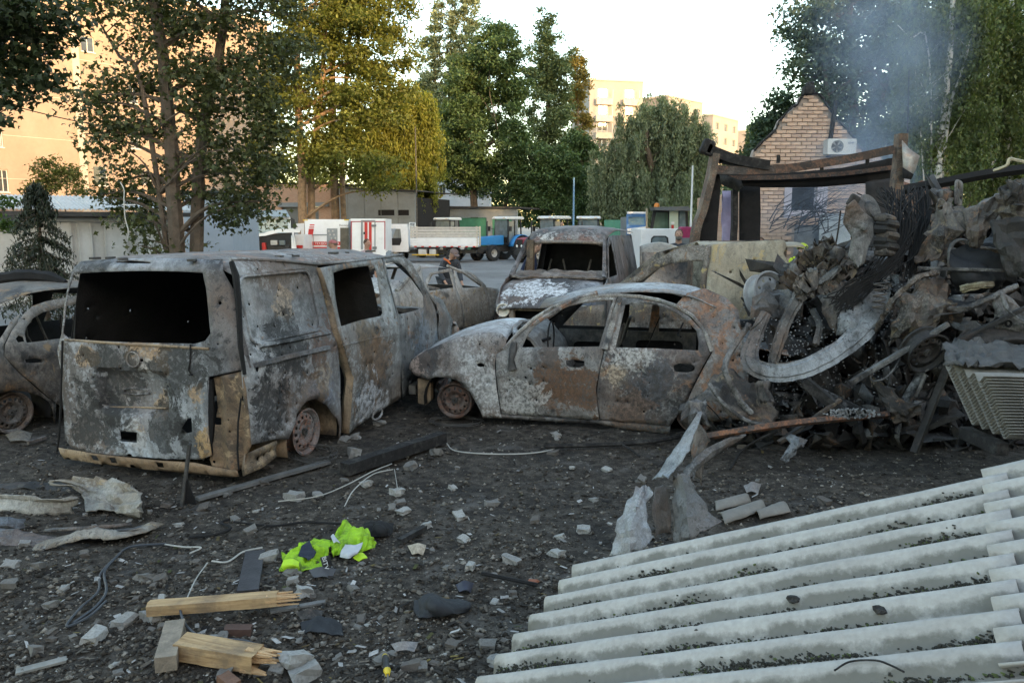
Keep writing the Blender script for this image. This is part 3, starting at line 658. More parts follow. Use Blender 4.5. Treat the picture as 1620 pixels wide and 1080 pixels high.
# trees in the left background
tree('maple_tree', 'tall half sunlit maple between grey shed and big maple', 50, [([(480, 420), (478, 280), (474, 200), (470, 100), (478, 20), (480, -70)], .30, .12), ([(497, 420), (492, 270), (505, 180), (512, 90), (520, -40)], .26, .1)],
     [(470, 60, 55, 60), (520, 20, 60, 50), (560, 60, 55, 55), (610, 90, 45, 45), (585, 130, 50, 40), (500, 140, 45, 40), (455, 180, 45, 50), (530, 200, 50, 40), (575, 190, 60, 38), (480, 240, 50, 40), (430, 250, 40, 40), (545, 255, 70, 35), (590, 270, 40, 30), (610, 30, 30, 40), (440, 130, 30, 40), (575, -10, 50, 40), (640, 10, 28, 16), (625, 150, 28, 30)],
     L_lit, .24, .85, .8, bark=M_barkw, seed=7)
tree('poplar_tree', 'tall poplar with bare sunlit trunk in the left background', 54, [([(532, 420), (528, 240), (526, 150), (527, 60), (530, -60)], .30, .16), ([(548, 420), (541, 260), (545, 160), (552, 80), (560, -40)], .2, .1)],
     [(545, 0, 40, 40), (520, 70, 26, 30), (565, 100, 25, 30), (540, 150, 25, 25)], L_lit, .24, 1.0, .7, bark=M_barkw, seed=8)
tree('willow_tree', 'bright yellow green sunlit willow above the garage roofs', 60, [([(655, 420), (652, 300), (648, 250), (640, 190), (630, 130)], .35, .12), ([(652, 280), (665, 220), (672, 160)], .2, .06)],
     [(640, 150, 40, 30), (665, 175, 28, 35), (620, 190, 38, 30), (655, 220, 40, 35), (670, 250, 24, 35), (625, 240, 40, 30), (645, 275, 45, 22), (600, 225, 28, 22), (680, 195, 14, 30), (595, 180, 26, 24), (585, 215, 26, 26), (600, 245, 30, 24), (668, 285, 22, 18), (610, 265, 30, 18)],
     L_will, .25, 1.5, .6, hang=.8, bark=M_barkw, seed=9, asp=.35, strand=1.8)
# poplars in the middle
def fast(u, v0, v1, r, seed, n=9, w0=.25):
    rg = random.Random(seed); o = []
    for k in range(n):
        t = (k+.5)/n; wd = r*(w0+(1-w0)*math.sin(min(1, (1-t)*1.25)*math.pi*.5+0)*(1 if t > .15 else .7))
        v = v1+(v0-v1)*t; o.append((u+rg.uniform(-.25, .25)*r, v, wd*rg.uniform(.75, 1.05), (v1-v0)/n*.85))
    return o
tree('poplar_tree', 'wispy grey green poplar left of the dense middle poplars', 92, [([(690, 420), (690, 250), (688, 120), (688, 20)], .4, .05), ([(702, 300), (710, 150), (716, 0)], .25, .05)],
     fast(668, 60, 320, 20, 1, 7)+fast(688, 5, 330, 22, 2, 9)+fast(712, -25, 330, 24, 3, 9)+fast(745, -40, 300, 28, 4, 9), L_pop2, .36, 1.1, .6, seed=11, asp=.45)
tree('poplar_tree', 'broad dense dark green poplar in the middle background', 72, [([(752, 440), (750, 330), (745, 220), (748, 100)], .45, .1), ([(790, 440), (800, 320), (812, 290)], .25, .12)],
     [(750, 110, 38, 45), (790, 95, 34, 50), (735, 160, 42, 50), (785, 165, 45, 55), (815, 130, 20, 50), (720, 215, 30, 50), (765, 230, 60, 55), (815, 215, 25, 45), (740, 275, 48, 38), (790, 285, 50, 32), (718, 260, 26, 32), (770, 60, 22, 30), (806, 70, 15, 30)], L_green, .29, 1.15, .8, seed=12)
tree('poplar_tree', 'columnar poplar with rounded tip right of the dense poplar', 84, [([(868, 430), (868, 300), (866, 150), (864, 50)], .4, .06)],
     [(862, 50, 20, 24), (866, 85, 30, 28), (858, 125, 32, 34), (878, 120, 22, 36), (860, 175, 36, 38), (885, 170, 24, 36), (870, 225, 46, 40), (868, 275, 50, 40), (895, 240, 24, 34)], L_pop, .30, 1.15, .75, seed=13)
tree('poplar_tree', 'slim golden lit poplar beside the tall apartment block', 112, [([(913, 420), (914, 250), (914, 100)], .35, .05)],
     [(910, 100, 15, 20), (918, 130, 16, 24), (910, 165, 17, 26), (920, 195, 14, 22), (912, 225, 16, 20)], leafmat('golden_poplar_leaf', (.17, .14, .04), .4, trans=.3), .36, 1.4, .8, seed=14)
for k, (lab, d, bl, u) in enumerate((('round dark green tree under the columnar poplar', 70, [(840, 255, 34, 38), (880, 270, 36, 34), (850, 300, 42, 34), (905, 290, 28, 36), (830, 290, 22, 30), (875, 320, 34, 18)], 862),
                                  ('low dark green tree behind the tractors beside the lamp post', 74, [(925, 260, 24, 40), (930, 300, 26, 36), (912, 230, 16, 22), (935, 325, 24, 14)], 926))):
    tree('leafy_tree', lab, d, [([(u, 430), (u+3, 330), (u-2, 270)], .3, .1)], bl, L_green, .29, 1.6, .75, seed=20+k)
tree('willow_tree', 'large grey green weeping willow below the tall apartment block', 66, [([(1050, 430), (1040, 300), (1022, 230), (1028, 190)], .45, .1), ([(1038, 300), (1080, 240), (1100, 215)], .3, .06), ([(1030, 260), (985, 230)], .2, .05)],
     [(1035, 165, 30, 20), (1010, 195, 36, 26), (1055, 200, 38, 26), (985, 225, 30, 26), (1080, 225, 36, 24), (1030, 245, 50, 24), (965, 262, 36, 24), (1062, 172, 34, 22), (1088, 196, 34, 24), (1108, 215, 24, 26), (1095, 255, 36, 24), (1000, 285, 46, 20), (1060, 285, 44, 20), (950, 300, 26, 18), (1110, 285, 24, 18), (980, 318, 40, 10), (1050, 318, 50, 10)],
     L_wgrey, .27, 1.5, .6, hang=.8, seed=15, asp=.36, strand=2.4)
# right hand side behind the smoke
tree('leafy_tree', 'dark tree left of the brick gable below open sky', 34, [([(1230, 480), (1228, 320), (1225, 230)], .16, .05)],
     [(1222, 185, 20, 20), (1210, 215, 24, 24), (1236, 225, 22, 28), (1200, 240, 18, 18), (1245, 195, 18, 26), (1238, 160, 16, 16), (1225, 255, 30, 20)], L_blue, .2, 1.5, .5, seed=16)
tree('leafy_tree', 'tall dark leafy tree rising behind the brick gable', 31, [([(1345, 480), (1342, 300), (1350, 180), (1345, 60), (1350, -60)], .22, .08), ([(1345, 260), (1310, 150), (1290, 60)], .1, .03), ([(1346, 240), (1400, 140), (1430, 40)], .1, .03)],
     [(1290, 30, 42, 36), (1345, 0, 55, 45), (1400, 20, 60, 50), (1275, 75, 35, 30), (1320, 90, 50, 42), (1390, 95, 55, 45), (1290, 120, 36, 28), (1340, 150, 50, 36), (1400, 165, 50, 42), (1365, 205, 50, 36), (1430, 120, 36, 60), (1420, 220, 40, 36), (1262, 105, 16, 16), (1318, 165, 26, 26)], L_blue, .22, 1.0, .6, seed=17)
tree('birch_tree', 'white barked birch right of the kiosk post', 23, [([(1478, 560), (1484, 280), (1490, 215), (1498, 130), (1505, 60), (1510, -80)], .115, .06), ([(1487, 270), (1500, 190), (1520, 120), (1545, 30)], .06, .02), ([(1490, 235), (1455, 190), (1440, 170)], .025, .008), ([(1500, 140), (1470, 90), (1440, 60), (1420, 40)], .03, .008)],
     [(1440, 30, 45, 45), (1490, 15, 50, 45), (1540, 40, 45, 50), (1450, 100, 36, 45), (1540, 110, 40, 45), (1450, 165, 36, 40), (1530, 180, 40, 40), (1470, 225, 30, 28), (1540, 235, 40, 26), (1500, 80, 26, 40)], L_birch, .12, .65, .4, hang=.7, bark=M_birch, seed=18, asp=.55, strand=.9)
tree('birch_tree', 'dense drooping birch at the right edge of the picture', 25, [([(1600, 560), (1598, 280), (1590, 150), (1600, 20), (1605, -80)], .12, .05), ([(1597, 230), (1565, 120), (1560, 20)], .05, .02)],
     [(1590, 20, 45, 50), (1625, 70, 40, 60), (1580, 100, 36, 45), (1610, 150, 40, 45), (1570, 190, 34, 40), (1615, 215, 36, 40), (1580, 255, 45, 28), (1545, 270, 40, 22)], L_birch, .13, .8, .45, hang=.6, bark=M_birch, seed=19, asp=.55, strand=.9)
tree('leafy_tree', 'broad dark green tree filling the gap behind the birches', 36, [([(1540, 500), (1540, 300), (1545, 100), (1540, -60)], .25, .1)],
     [(1480, 60, 60, 60), (1560, 80, 70, 70), (1620, 100, 50, 80), (1470, 160, 50, 60), (1540, 190, 60, 60), (1610, 220, 50, 60), (1480, 250, 50, 40), (1560, 275, 60, 30), (1500, -10, 80, 40), (1600, 0, 60, 60)], L_green, .24, 1.2, .8, seed=23)
# spruce at the left
sp = empty('spruce_tree', tuple(at(75, 520, 14)*1)); sp.location.z = 0; T(sp, 'small dark drooping spruce in front of the white garage doors', 'tree')
rs = np.random.RandomState(4); rg = random.Random(4); m = MB(); hs = at(75, 285, 14).z; m.tube([(0, 0, 0), (.02, 0, hs*.5), (-.02, 0, hs)], [.07, .05, .01], 6); P = []
for k in range(130):
    t = rg.random()**.8; z = .25+(hs-.35)*t; Rr = (.95*(1-t)**.75+.10); a = rg.uniform(0, 6.28); e = Vector((math.cos(a)*Rr, math.sin(a)*Rr, z-.30*Rr)); s0 = Vector((0, 0, z+.05))
    q = spline([s0, s0.lerp(e, .55)+Vector((0, 0, .06)), e], 4); m.tube(q, [.012*(1-.8*i/8) for i in range(9)], 4, False)
    for i in range(70):
        f = rg.random()**.7; p = q[0].lerp(e, f) if False else q[min(8, int(f*8))]; P.append((p.x+rg.gauss(0, .035), p.y+rg.gauss(0, .035), p.z-abs(rg.gauss(0, .10))*f))
m.build('trunk', M_bark, sp); leaves('crown', np.array(P), .10, L_spruce, sp, rs, .22, .75)
tree('garden_shrub', 'sunlit spindly shrub before the peach house wall', 40, [([(80, 420), (82, 320), (75, 270)], .05, .02), ([(100, 420), (105, 310), (110, 265)], .05, .02)],
     [(78, 270, 24, 22), (108, 285, 26, 20), (60, 295, 24, 14), (125, 300, 16, 12)], L_shrub, .18, .7, .4, seed=25, cat='shrub')
tree('garden_shrub', 'small pale green sapling between panel blocks and gable', 44, [([(1178, 480), (1178, 300), (1180, 250)], .05, .02)], [(1182, 238, 10, 10), (1172, 255, 16, 14), (1150, 262, 14, 10)], L_shrub, .2, 1.2, .35, seed=26, cat='shrub')
tree('elder_bush', 'leafy green sprig at the far left before the garage', 16, [([(-30, 520), (-20, 400), (5, 330)], .03, .01)], [(8, 322, 18, 9), (5, 352, 14, 14)], leafmat('bright_leaf', (.07, .12, .03), .4), .12, 1.1, .16, seed=27, cat='shrub')
print('TREE TRIS', TRI)

# woodland that closes the view behind the trees
def belt(name, label, segs, d, mat, leaf, n, seed):
    rs = np.random.RandomState(seed); P = []
    for u0, u1, v0, v1 in segs:
        m_ = int(n*(u1-u0)*(v1-v0)/1000); u = rs.uniform(u0, u1, m_); vv = rs.uniform(0, 1, m_)
        for a, t in zip(u, vv):
            top = v0+14*nz((a/18., seed, 0))+8*nz((a/6., seed, 3)); q = at(a, top+(v1-top)*t, d+rs.uniform(-3, 3)*(d/60)+2.5*nz((a/12., t*4, seed))); 
            if q.z > 0: P.append(tuple(q))
    T(leaves(name, np.array(P), leaf, mat, None, rs, .55), label, 'woodland', kind='stuff')
belt('far_woodland', 'dark woodland closing the view behind the yard', [(640, 1230, 285, 360)], 100, L_green, .55, 520, 3)
belt('far_undergrowth', 'dense undergrowth behind the birches on the right', [(1180, 1760, 200, 330)], 42, L_green, .28, 330, 4)
belt('roadside_undergrowth', 'dark shrubs behind the left garages', [(280, 700, 235, 350)], 75, L_lit, .4, 200, 5)
# ================================================================== BURNT VEHICLES
def rim(parent, name, c, r, w_, side, mat, axis='x', holes=14, tyre=None, hub=.035):
    """pressed steel wheel without a tyre; disc faces +x (side=1) or -x"""
    cx, cy, cz = c
    def put(a, h, d): return Vector((cx+side*d, cy+a, cz+h))
    m = MB(); prof = [(r*.99, -w_), (r*1.06, -w_+.005), (r*1.04, -w_+.02), (r*.9, -w_+.03), (r*.86, -w_*.5), (r*.88, -.04), (r*.93, -.025), (r*1.03, -.015), (r*1.07, 0), (r*.99, .005), (r*.93, -.012), (r*.88, -.03)]
    M4 = Matrix(((0, 0, side, cx), (1, 0, 0, cy), (0, 1, 0, cz), (0, 0, 0, 1)))
    m.lathe(prof, 36, M4); root = m.build(name, mat, parent, smooth=True)
    m = MB(); hs = [circ(.69*r*math.cos(2*math.pi*k/holes), .69*r*math.sin(2*math.pi*k/holes), r*.075, 7) for k in range(holes)]+[circ(.32*r*math.cos(2*math.pi*k/5), .32*r*math.sin(2*math.pi*k/5), r*.045, 6) for k in range(5)]+[circ(0, 0, hub*.8, 10)]
    def dz(a, h):
        q = math.hypot(a, h)/r; return lerpt(q, [(0, -.035), (.2, -.035), (.3, -.045), (.42, -.04), (.55, -.015), (.64, -.018), (.78, -.028), (.88, -.045)])
    m.panel(circ(0, 0, r*.88, 36), lambda a, h: put(a, h, dz(a, h)), hs, r*.09, .2); m.build('wheel_disc', mat, root, smooth=True, solid=.005)
    m = MB(); m.lathe([(r*.5, -.09), (r*.5, -.065), (.05, -.06), (hub, -.04), (hub*.9, -.01), (.01, -.008)], 18, M4); m.build('hub', M_steel, root, smooth=True)
    return root
def sheet_part(root, name, mat, outline, fn, holes=(), res=.07, th=.006, seed=1, nsh=0, rs_=(.007, .014)):
    hs = list(holes)
    if nsh: hs += shrap(outline, nsh, seed, rs_, holes)
    m = MB(); m.panel(outline, fn, hs, res, .3, seed); return m.build(name, mat, root, smooth=True, solid=th)

# ------------------------------------------------------------------ the van in front
V = Frame((-3.03, 6.40), .337); van = empty('burnt_van', V.o, -V.yaw)
T(van, 'burnt out grey panel van seen from behind on the left', 'van')
Z2 = ZM(3.085, 360, 370); Z1 = ZM(2.7, 0, 370)
XT = [(0, .90), (.25, .93), (.6, .955), (.95, .96), (1.05, .955), (1.12, .93), (1.72, .815), (1.80, .77), (1.86, .70)]
vx = lambda z: lerpt(z, XT)
def vside(l): return [V.side(u, v, vx) for u, v in Z2(l)]
def vsf(off=0., dent=.012, seed=0, rec=None):
    def fn(y, z):
        x = vx(z)+off+dent*fb((y, z, 0), 2.2, seed)
        x -= .10*max(0, 1-y/.16)**2                                     # rounding at the rear corner
        if y > 3.6: x -= .16*((y-3.6)/1.1)**2
        if rec:
            e = min(y-rec[0], rec[2]-y, z-rec[1], rec[3]-z); x -= .030*max(0., min(1., e/.035))
        x += .035*math.exp(-((math.hypot(y-1.0, z-.22)-.38)/.06)**2)     # arch flare
        return Vector((x, y, z))
    return fn
tanv = (.50, .34, .19)
M_van = burnt('van_side_metal', light=(.43, .44, .445), mid=(.15, .153, .155), lv=.485, rv=.63, tv=.68, seed=1, stains=(((.95, 1.15, .6), .28, (.2, .23, .3), .5), ((.9, .75, 1.45), .16, (.42, .3, .2), .6), ((.93, 1.2, .78), .2, (.36, .27, .17), .6), ((.95, .7, 1.02), .3, (.018, .017, .017), .85), ((.95, 1.2, 1.0), .26, (.12, .07, .05), .8), ((.93, .35, .6), .22, (.018, .017, .017), .85), ((.95, .9, .55), .25, (.16, .10, .06), .6)))
M_vdoor = burnt('van_door_metal', light=(.40, .42, .42), mid=(.17, .165, .15), lv=.48, rv=.55, tv=.66, seed=2, rust=(.15, .085, .045), stains=(((.95, 2.1, .75), .32, (.17, .11, .07), .8), ((.95, 2.0, .2), .3, (.44, .46, .48), .8), ((.9, 1.9, 1.1), .2, (.16, .12, .08), .7)))
M_vfd = burnt('van_front_metal', light=(.36, .39, .40), mid=(.15, .16, .16), lv=.50, rv=.6, seed=3, stains=(((.92, 3.3, .75), .3, (.16, .2, .24), .6),))
M_vtg = burnt('van_tailgate_metal', light=(.42, .435, .455), mid=(.13, .133, .14), dark=(.02, .02, .021), lv=.50, rv=.68, tv=.67, seed=4, stains=(((.05, 0, 1.13), .22, (.38, .23, .12), .8), ((-.6, 0, 1.0), .12, (.36, .23, .13), .8), ((.0, 0, .95), .13, (.4, .4, .4), .6), ((.1, 0, .66), .12, (.40, .27, .16), .8), ((-.1, 0, .4), .14, (.38, .27, .18), .7), ((.42, 0, .42), .18, (.02, .02, .02), .8), ((.5, 0, .75), .11, (.38, .24, .13), .8), ((-.2, .0, .3), .3, (.4, .44, .48), .6), ((.62, 0, .4), .12, (.40, .25, .12), .8), ((-.35, 0, .80), .34, (.018, .017, .017), .85), ((.36, 0, .98), .28, (.018, .017, .017), .85), ((-.55, 0, .45), .26, (.018, .017, .017), .85), ((.2, 0, .5), .22, (.018, .017, .017), .85)))
M_tan = burnt('bared_tan_primer', light=(.46, .345, .235), mid=(.31, .22, .14), dark=(.05, .038, .03), rust=(.2, .10, .05), tan=(.44, .31, .19), lv=.49, rv=.62, tv=.55, seed=5, flake=.3)
M_vroof = burnt('van_roof_metal', light=(.38, .37, .36), mid=(.17, .14, .125), lv=.48, rv=.52, rust=(.17, .10, .07), seed=6)
# rear quarter
archpx = [(540, 1000), (520, 900), (480, 835), (420, 802), (370, 815), (325, 870), (298, 960), (285, 1000)]
qo = vside([(8, 118), (120, 118), (300, 126), (432, 140), (445, 200), (465, 290), (505, 470), (540, 570), (552, 690), (548, 990)]+archpx+[(235, 1000), (110, 1030), (100, 860), (88, 690), (70, 540), (40, 300)])
rec = (.2, 1.16, 1.2, 1.70); RR = []
sheet_part(van, 'side_panel', M_van, qo, vsf(0, .012, 1, rec), [circ(.2, .98, .022, 8, 0, .045)], .045, .005, 3, 46)
m = MB(); fr_ = vsf(0, .012, 1); q = rrect(rec[0], rec[1], rec[2], rec[3], .09, 5); m.tube([fr_(*a)+Vector((.004, 0, 0)) for a in q+q[:1]], .013, 6); m.build('panel_pressing', M_van, van, smooth=True)
m = MB(); q = vside([(6, 122), (120, 124), (300, 134), (432, 148), (640, 130), (850, 100)]); m.tube([Vector((vx(z)+.012, y, z)) for y, z in q], .014, 6); m.build('rain_gutter', M_van, van, smooth=True)
m = MB(); P = [Vector((vx(1.0)+.012, y, z)) for y, z in vside([(125, 640), (300, 595), (490, 552)])]
m.bar(P[0], P[1], .03, .035); m.bar(P[1], P[2], .03, .035); m.build('door_rail', burnt('rail_metal', lv=.52, seed=7, sc=3), van)
m = MB(); P = [Vector((vx(z)+.01, y, z)) for y, z in vside([(150, 545), (300, 520), (495, 480)])]; m.tube(P, .022, 6); m.build('waist_ridge', M_van, van, smooth=True)
# sliding door, sprung outwards at its rear edge
so_ = vside([(436, 165), (520, 150), (640, 135), (738, 122), (770, 230), (805, 350), (832, 480), (842, 640), (838, 800), (700, 885), (578, 972), (590, 830), (604, 700), (565, 600), (530, 500), (490, 330), (462, 240)])
sw = vside([(503, 190), (560, 172), (640, 160), (706, 152), (722, 200), (738, 300), (748, 385), (740, 400), (640, 420), (533, 450), (520, 380), (508, 280)])
f0 = vsf(.02, .014, 5)
def fsd(y, z):
    p = f0(y, z); p.x += .055*max(0, 1-(y-1.2)/.7)**1.5*(1.3-.5*z); return p
sd_ = sheet_part(van, 'sliding_door', M_vdoor, so_, fsd, [sw], .06, .008, 5, 34)
m = MB(); e = vside([(436, 165), (462, 240), (490, 330), (530, 500), (565, 600), (604, 700), (590, 830), (578, 972)]); rows = [[fsd(y, z), fsd(y, z)+Vector((-.07, -.015+.02*math.sin(z*9), 0)), fsd(y, z)+Vector((-.12, .02, 0))] for y, z in [tuple(q) for q in spline(e, 3)]]; m.grid(rows); m.build('door_edge', M_tan, sd_, smooth=True, solid=.006)
m = MB(); q = vside([(540, 545), (690, 510), (832, 485)]); m.tube([fsd(y, z)+Vector((.003, 0, 0)) for y, z in q], .008, 5); m.build('door_crease', M_vdoor, sd_)
m = MB(); q = vside([(720, 470)])[0]; m.lathe([(.045, -.01), (.045, .006), (.03, .012), (.018, .002), (.001, .002)], 14, Matrix.Translation(fsd(*q)) @ Matrix.Rotation(R(90), 4, 'Y')); m.build('door_lock', M_steel, sd_, smooth=True)
m = MB(); q = vside([(722, 878)])[0]; m.tube([fsd(q[0]+.1*math.cos(a), q[1]+.055*math.sin(a)) for a in np.linspace(0, 6.28, 16)], .011, 5); m.build('step_plate', M_van, sd_, smooth=True)
# front door and wing
fo = vside([(745, 120), (800, 108), (850, 104), (895, 140), (940, 215), (975, 285), (1010, 358), (1022, 480), (1028, 570), (1000, 650), (905, 740), (850, 800), (846, 640), (836, 480), (808, 340), (772, 220)])
fw = vside([(765, 145), (805, 138), (848, 150), (890, 195), (930, 260), (955, 305), (957, 358), (900, 378), (830, 392), (812, 330), (790, 240)])
sheet_part(van, 'front_door', M_vfd, fo, vsf(.006, .012, 8), [fw], .06, .008, 6, 16)
wo_ = vside([(1012, 330), (1040, 345), (1075, 385), (1098, 420), (1102, 520), (1060, 545), (1035, 640), (1005, 660), (1030, 570), (1024, 470)])
sheet_part(van, 'front_wing', M_vfd, wo_, vsf(.012, .02, 9), (), .06, .006, 7, 5)
# bent flap on the wing
m = MB(); rows = [[V.loc(at(u, v, 10.0+.1*k)) for k, (u, v) in enumerate(((686+i*1.5, 466+i*8), (700+i*2.2, 474+i*9), (716-i*.5, 506+i*6)))] for i in range(5)]; m.grid(rows); m.build('bent_flap', M_vfd, van, smooth=True, solid=.005)
# left side wall with fragment holes that let daylight in, open front window
lo = [(.08, .25), (4.4, .25), (4.4, .9), (3.75, 1.15), (3.1, 1.72), (2.8, 1.80), (.2, 1.80)]
sheet_part(van, 'side_panel', M_soot, lo, lambda y, z: Vector((-vx(z)+.01*fb((y, z, 5), 2), y, z)), [[(2.75, 1.16), (3.55, 1.16), (3.45, 1.3), (3.05, 1.66), (2.75, 1.66)]], .09, .005, 9, 40, (.010, .026))
# roof
m = MB(); rows = []
for i in range(30):
    y = .19+2.86*i/29; zt = 1.862-.02*(y/3)-.06*max(0, (y-2.6)/.45)**2-.05*max(0, (.35-y)/.16)**1.6
    rows.append([Vector((x, y, zt-.085*abs(x/.76)**3.5+.010*fb((x, y, 1), 2.5, 3)+.006*math.sin(x*22))) for x in np.linspace(-.77, .77, 25)])
m.grid(rows); m.build('roof', M_vroof, van, smooth=True, solid=.006)
m = MB(); rg = random.Random(3)
for k in range(60): m.box((rg.uniform(-.7, .7), rg.uniform(.05, 2.9), 1.84+rg.uniform(0, .012)-.02), (rg.uniform(.02, .09), rg.uniform(.02, .09), .02), Matrix.Rotation(rg.uniform(0, 3), 3, 'Z'))
T(m.build('roof_debris', M_steel, van), None, None, kind='stuff')
# tailgate
YT = [(0, .0), (.95, .0), (1.2, .02), (1.75, .13), (1.83, .2), (1.9, .3)]
vy = lambda z: lerpt(z, YT)
def vr(l): return [V.rear(u, v, vy) for u, v in Z1(l)]
plate = (-.47, .58, .19, .88)
def tgf(x, z):
    y = vy(z)+.010*fb((x, z, 2), 2.4, 4)+(.13 if x > 0 else .03)*max(0, (abs(x)-.62)/.36)**2.2
    if plate[0]-.06 < x < plate[2]+.06 and plate[1]-.06 < z < plate[3]+.02:
        e = min(x-plate[0], plate[2]-x, z-plate[1], plate[3]-z); y += .065*max(0., min(1., (e+.04)/.05))
    y -= .014*math.exp(-((x+.02)/.35)**2-((z-.42)/.14)**2)
    y += .018*math.exp(-((math.hypot(x+.10, z-1.02)-.085)/.02)**2)
    y -= .010*math.exp(-((math.hypot(x+.10, z-1.02)-.06)/.03)**2)
    return Vector((x, y, z))
tgo = vr([(255, 425), (262, 330), (285, 230), (300, 165), (345, 118), (480, 108), (660, 104), (820, 106), (950, 114), (985, 240), (1005, 380), (1022, 500), (1030, 582), (960, 596), (893, 610), (888, 760), (892, 860), (905, 945), (862, 962), (700, 958), (520, 945), (360, 928), (300, 912), (268, 880), (262, 740), (250, 600), (235, 500)])
tgw = vr([(312, 170), (450, 162), (600, 158), (760, 160), (868, 166), (882, 230), (893, 330), (902, 425), (880, 455), (835, 468), (700, 466), (540, 462), (380, 455), (290, 447), (262, 425), (272, 330), (290, 240)])
tg = sheet_part(van, 'tailgate', M_vtg, tgo, tgf, [tgw, vr([(515, 840), (590, 845), (588, 890), (520, 885)]), vr([(495, 117), (560, 115), (640, 119), (645, 127), (560, 126), (496, 124)]), vr([(800, 790), (818, 785), (822, 845), (800, 850), (775, 830)])], .042, .006, 11, 12)
m = MB(); q = vr([(508, 668), (545, 665), (610, 672), (615, 688), (560, 692), (510, 686)]); m.tube([tgf(*a)+Vector((0, -.008, 0)) for a in q+q[:1]], .008, 5); m.build('plate_recess', M_vtg, tg, smooth=True)
m = MB(); ec = (-.095, 1.015)
m.tube([tgf(ec[0]+.062*math.cos(a), ec[1]+.062*math.sin(a))+Vector((0, -.012, 0)) for a in np.linspace(0, 6.28, 20)], .006, 5); m.build('badge_ring', burnt('badge', light=(.5, .48, .44), lv=.4, seed=12, sc=3), tg, smooth=True)
m = MB(); q = vr([(275, 452), (540, 470), (760, 480), (895, 490)]); m.tube([tgf(*a)+Vector((0, -.006, 0)) for a in q], .012, 6); m.build('window_ledge', M_tan, tg, smooth=True)
m = MB(); q = vr([(455, 742), (560, 745), (690, 750)]); m.tube([tgf(*a)+Vector((0, -.01, 0)) for a in q], .008, 5); m.build('plate_ledge', M_tan, tg)
m = MB(); q = vr([(822, 470), (820, 540), (812, 580), (826, 600), (815, 600)]); m.tube([tgf(*a)+Vector((0, -.015, 0)) for a in q], .008, 5); m.build('wiper_stub', M_soot, tg)
m = MB(); q = vr([(275, 455), (268, 600), (262, 740), (252, 860), (238, 930)]); m.tube([tgf(*a)+Vector((0, -.03, 0)) for a in q], .010, 5); m.build('melted_seal', M_soot, tg, smooth=True)
# tail lamp cavity with bared tan pillar, black tubes painted as shaded gaps, rear beam
yl = lambda z: .06
def vl(l): return [V.rear(u, v, yl) for u, v in Z1(l)]
po = vl([(918, 612), (960, 602), (1030, 588), (1050, 660), (1062, 800), (1068, 905), (1030, 1000), (1000, 1028), (930, 1012), (905, 960), (922, 880), (932, 740)])
sheet_part(van, 'rear_pillar', M_tan, po, lambda x, z: Vector((x, .045+.25*max(0, x-.80)+.02*math.sin(x*38)+.008*fb((x, z, 3), 5), z)), [vl([(1028, 690), (1042, 695), (1042, 715), (1028, 712)]), vl([(925, 780), (945, 785), (945, 815), (928, 812)])], .05, .006, 13, 3)
m = MB(); q = vl([(1040, 700), (1028, 800), (1025, 920), (1030, 1000)]); m.tube([Vector((x, .03, z)) for x, z in q], .008, 5); m.build('cable', M_soot, van)
m = MB(); q = vl([(905, 620), (912, 750), (905, 880), (915, 930)]); m.tube([Vector((x, .03, z)) for x, z in q], [.035, .03, .035, .02], 6); m.build('pillar_gap_shade', M_soot, van)
m = MB(); q = vl([(962, 120), (985, 180), (1005, 300), (1025, 480), (1045, 600)]); m.tube([Vector((x, .06+.1*max(0, z-1.1), z)) for x, z in q], [.02, .028, .024, .02, .015], 6); m.build('gap_shade_strip', M_soot, van, smooth=True)  # black tube draws the shaded gap beside the tailgate
bo_ = vl([(275, 905), (400, 925), (560, 945), (700, 958), (850, 968), (930, 985), (1000, 1000), (1030, 1002), (1035, 1028), (1000, 1034), (900, 1022), (760, 1012), (600, 996), (420, 975), (285, 955)])
sheet_part(van, 'rear_beam', M_tan, bo_, lambda x, z: Vector((x, .02+.02*math.sin(z*30)+.01*fb((x, z, 7), 4), z)), [vl([(412, 935), (440, 938), (440, 962), (414, 960)]), vl([(490, 945), (515, 948), (515, 975), (490, 972)]), vl([(688, 965), (720, 968), (718, 992), (690, 990)])], .05, .006, 14)
co = [V.side(u, v, .90) for u, v in Z1([(1042, 940), (1120, 905), (1178, 880), (1180, 950), (1110, 1000), (1035, 1032)])]
sheet_part(van, 'sill_box', burnt('sill_box_metal', light=(.45, .36, .26), mid=(.22, .17, .12), tan=(.5, .36, .22), lv=.47, tv=.55, seed=15, sc=2), co, lambda y, z: Vector((.90-.012*math.sin(z*40), y, z)), [circ(co[0][0]+.18, .2, .022, 8), circ(co[0][0]+.26, .21, .02, 8), circ(co[0][0]+.34, .225, .016, 8)], .05, .008, 15)
# inside: bulkhead, floor, inner arches, seat frames
m = MB(); m.panel([(-.86, .3), (.86, .3), (.86, 1.15), (.72, 1.78), (-.72, 1.78), (-.86, 1.15)], lambda x, z: Vector((x, 2.42+.03*fb((x, z, 1), 3), z)), (), .15); m.build('dark_bulkhead', M_soot, van, solid=.02)  # black sheet added so the window openings look dark
m = MB(); m.box((0, 2.4, .28), (1.15, 4.4, .06)); m.build('floor', M_soot, van)
m = MB(); m.tube([(.62, 1.02+.40*math.cos(a), .22+.40*math.sin(a)) for a in np.linspace(-.4, 3.5, 14)], .02, 5)
rows = [[Vector((x, 1.02+.41*math.cos(a), .22+.41*math.sin(a))) for x in (.5, .7, .915)] for a in np.linspace(-.3, 3.44, 16)]; m.grid(rows); m.build('wheel_arch', M_tan, van, smooth=True, solid=.006)
M_rim = burnt('van_rim', light=(.34, .33, .33), mid=(.16, .13, .12), lv=.46, rv=.5, rust=(.2, .10, .07), seed=16, sc=4)
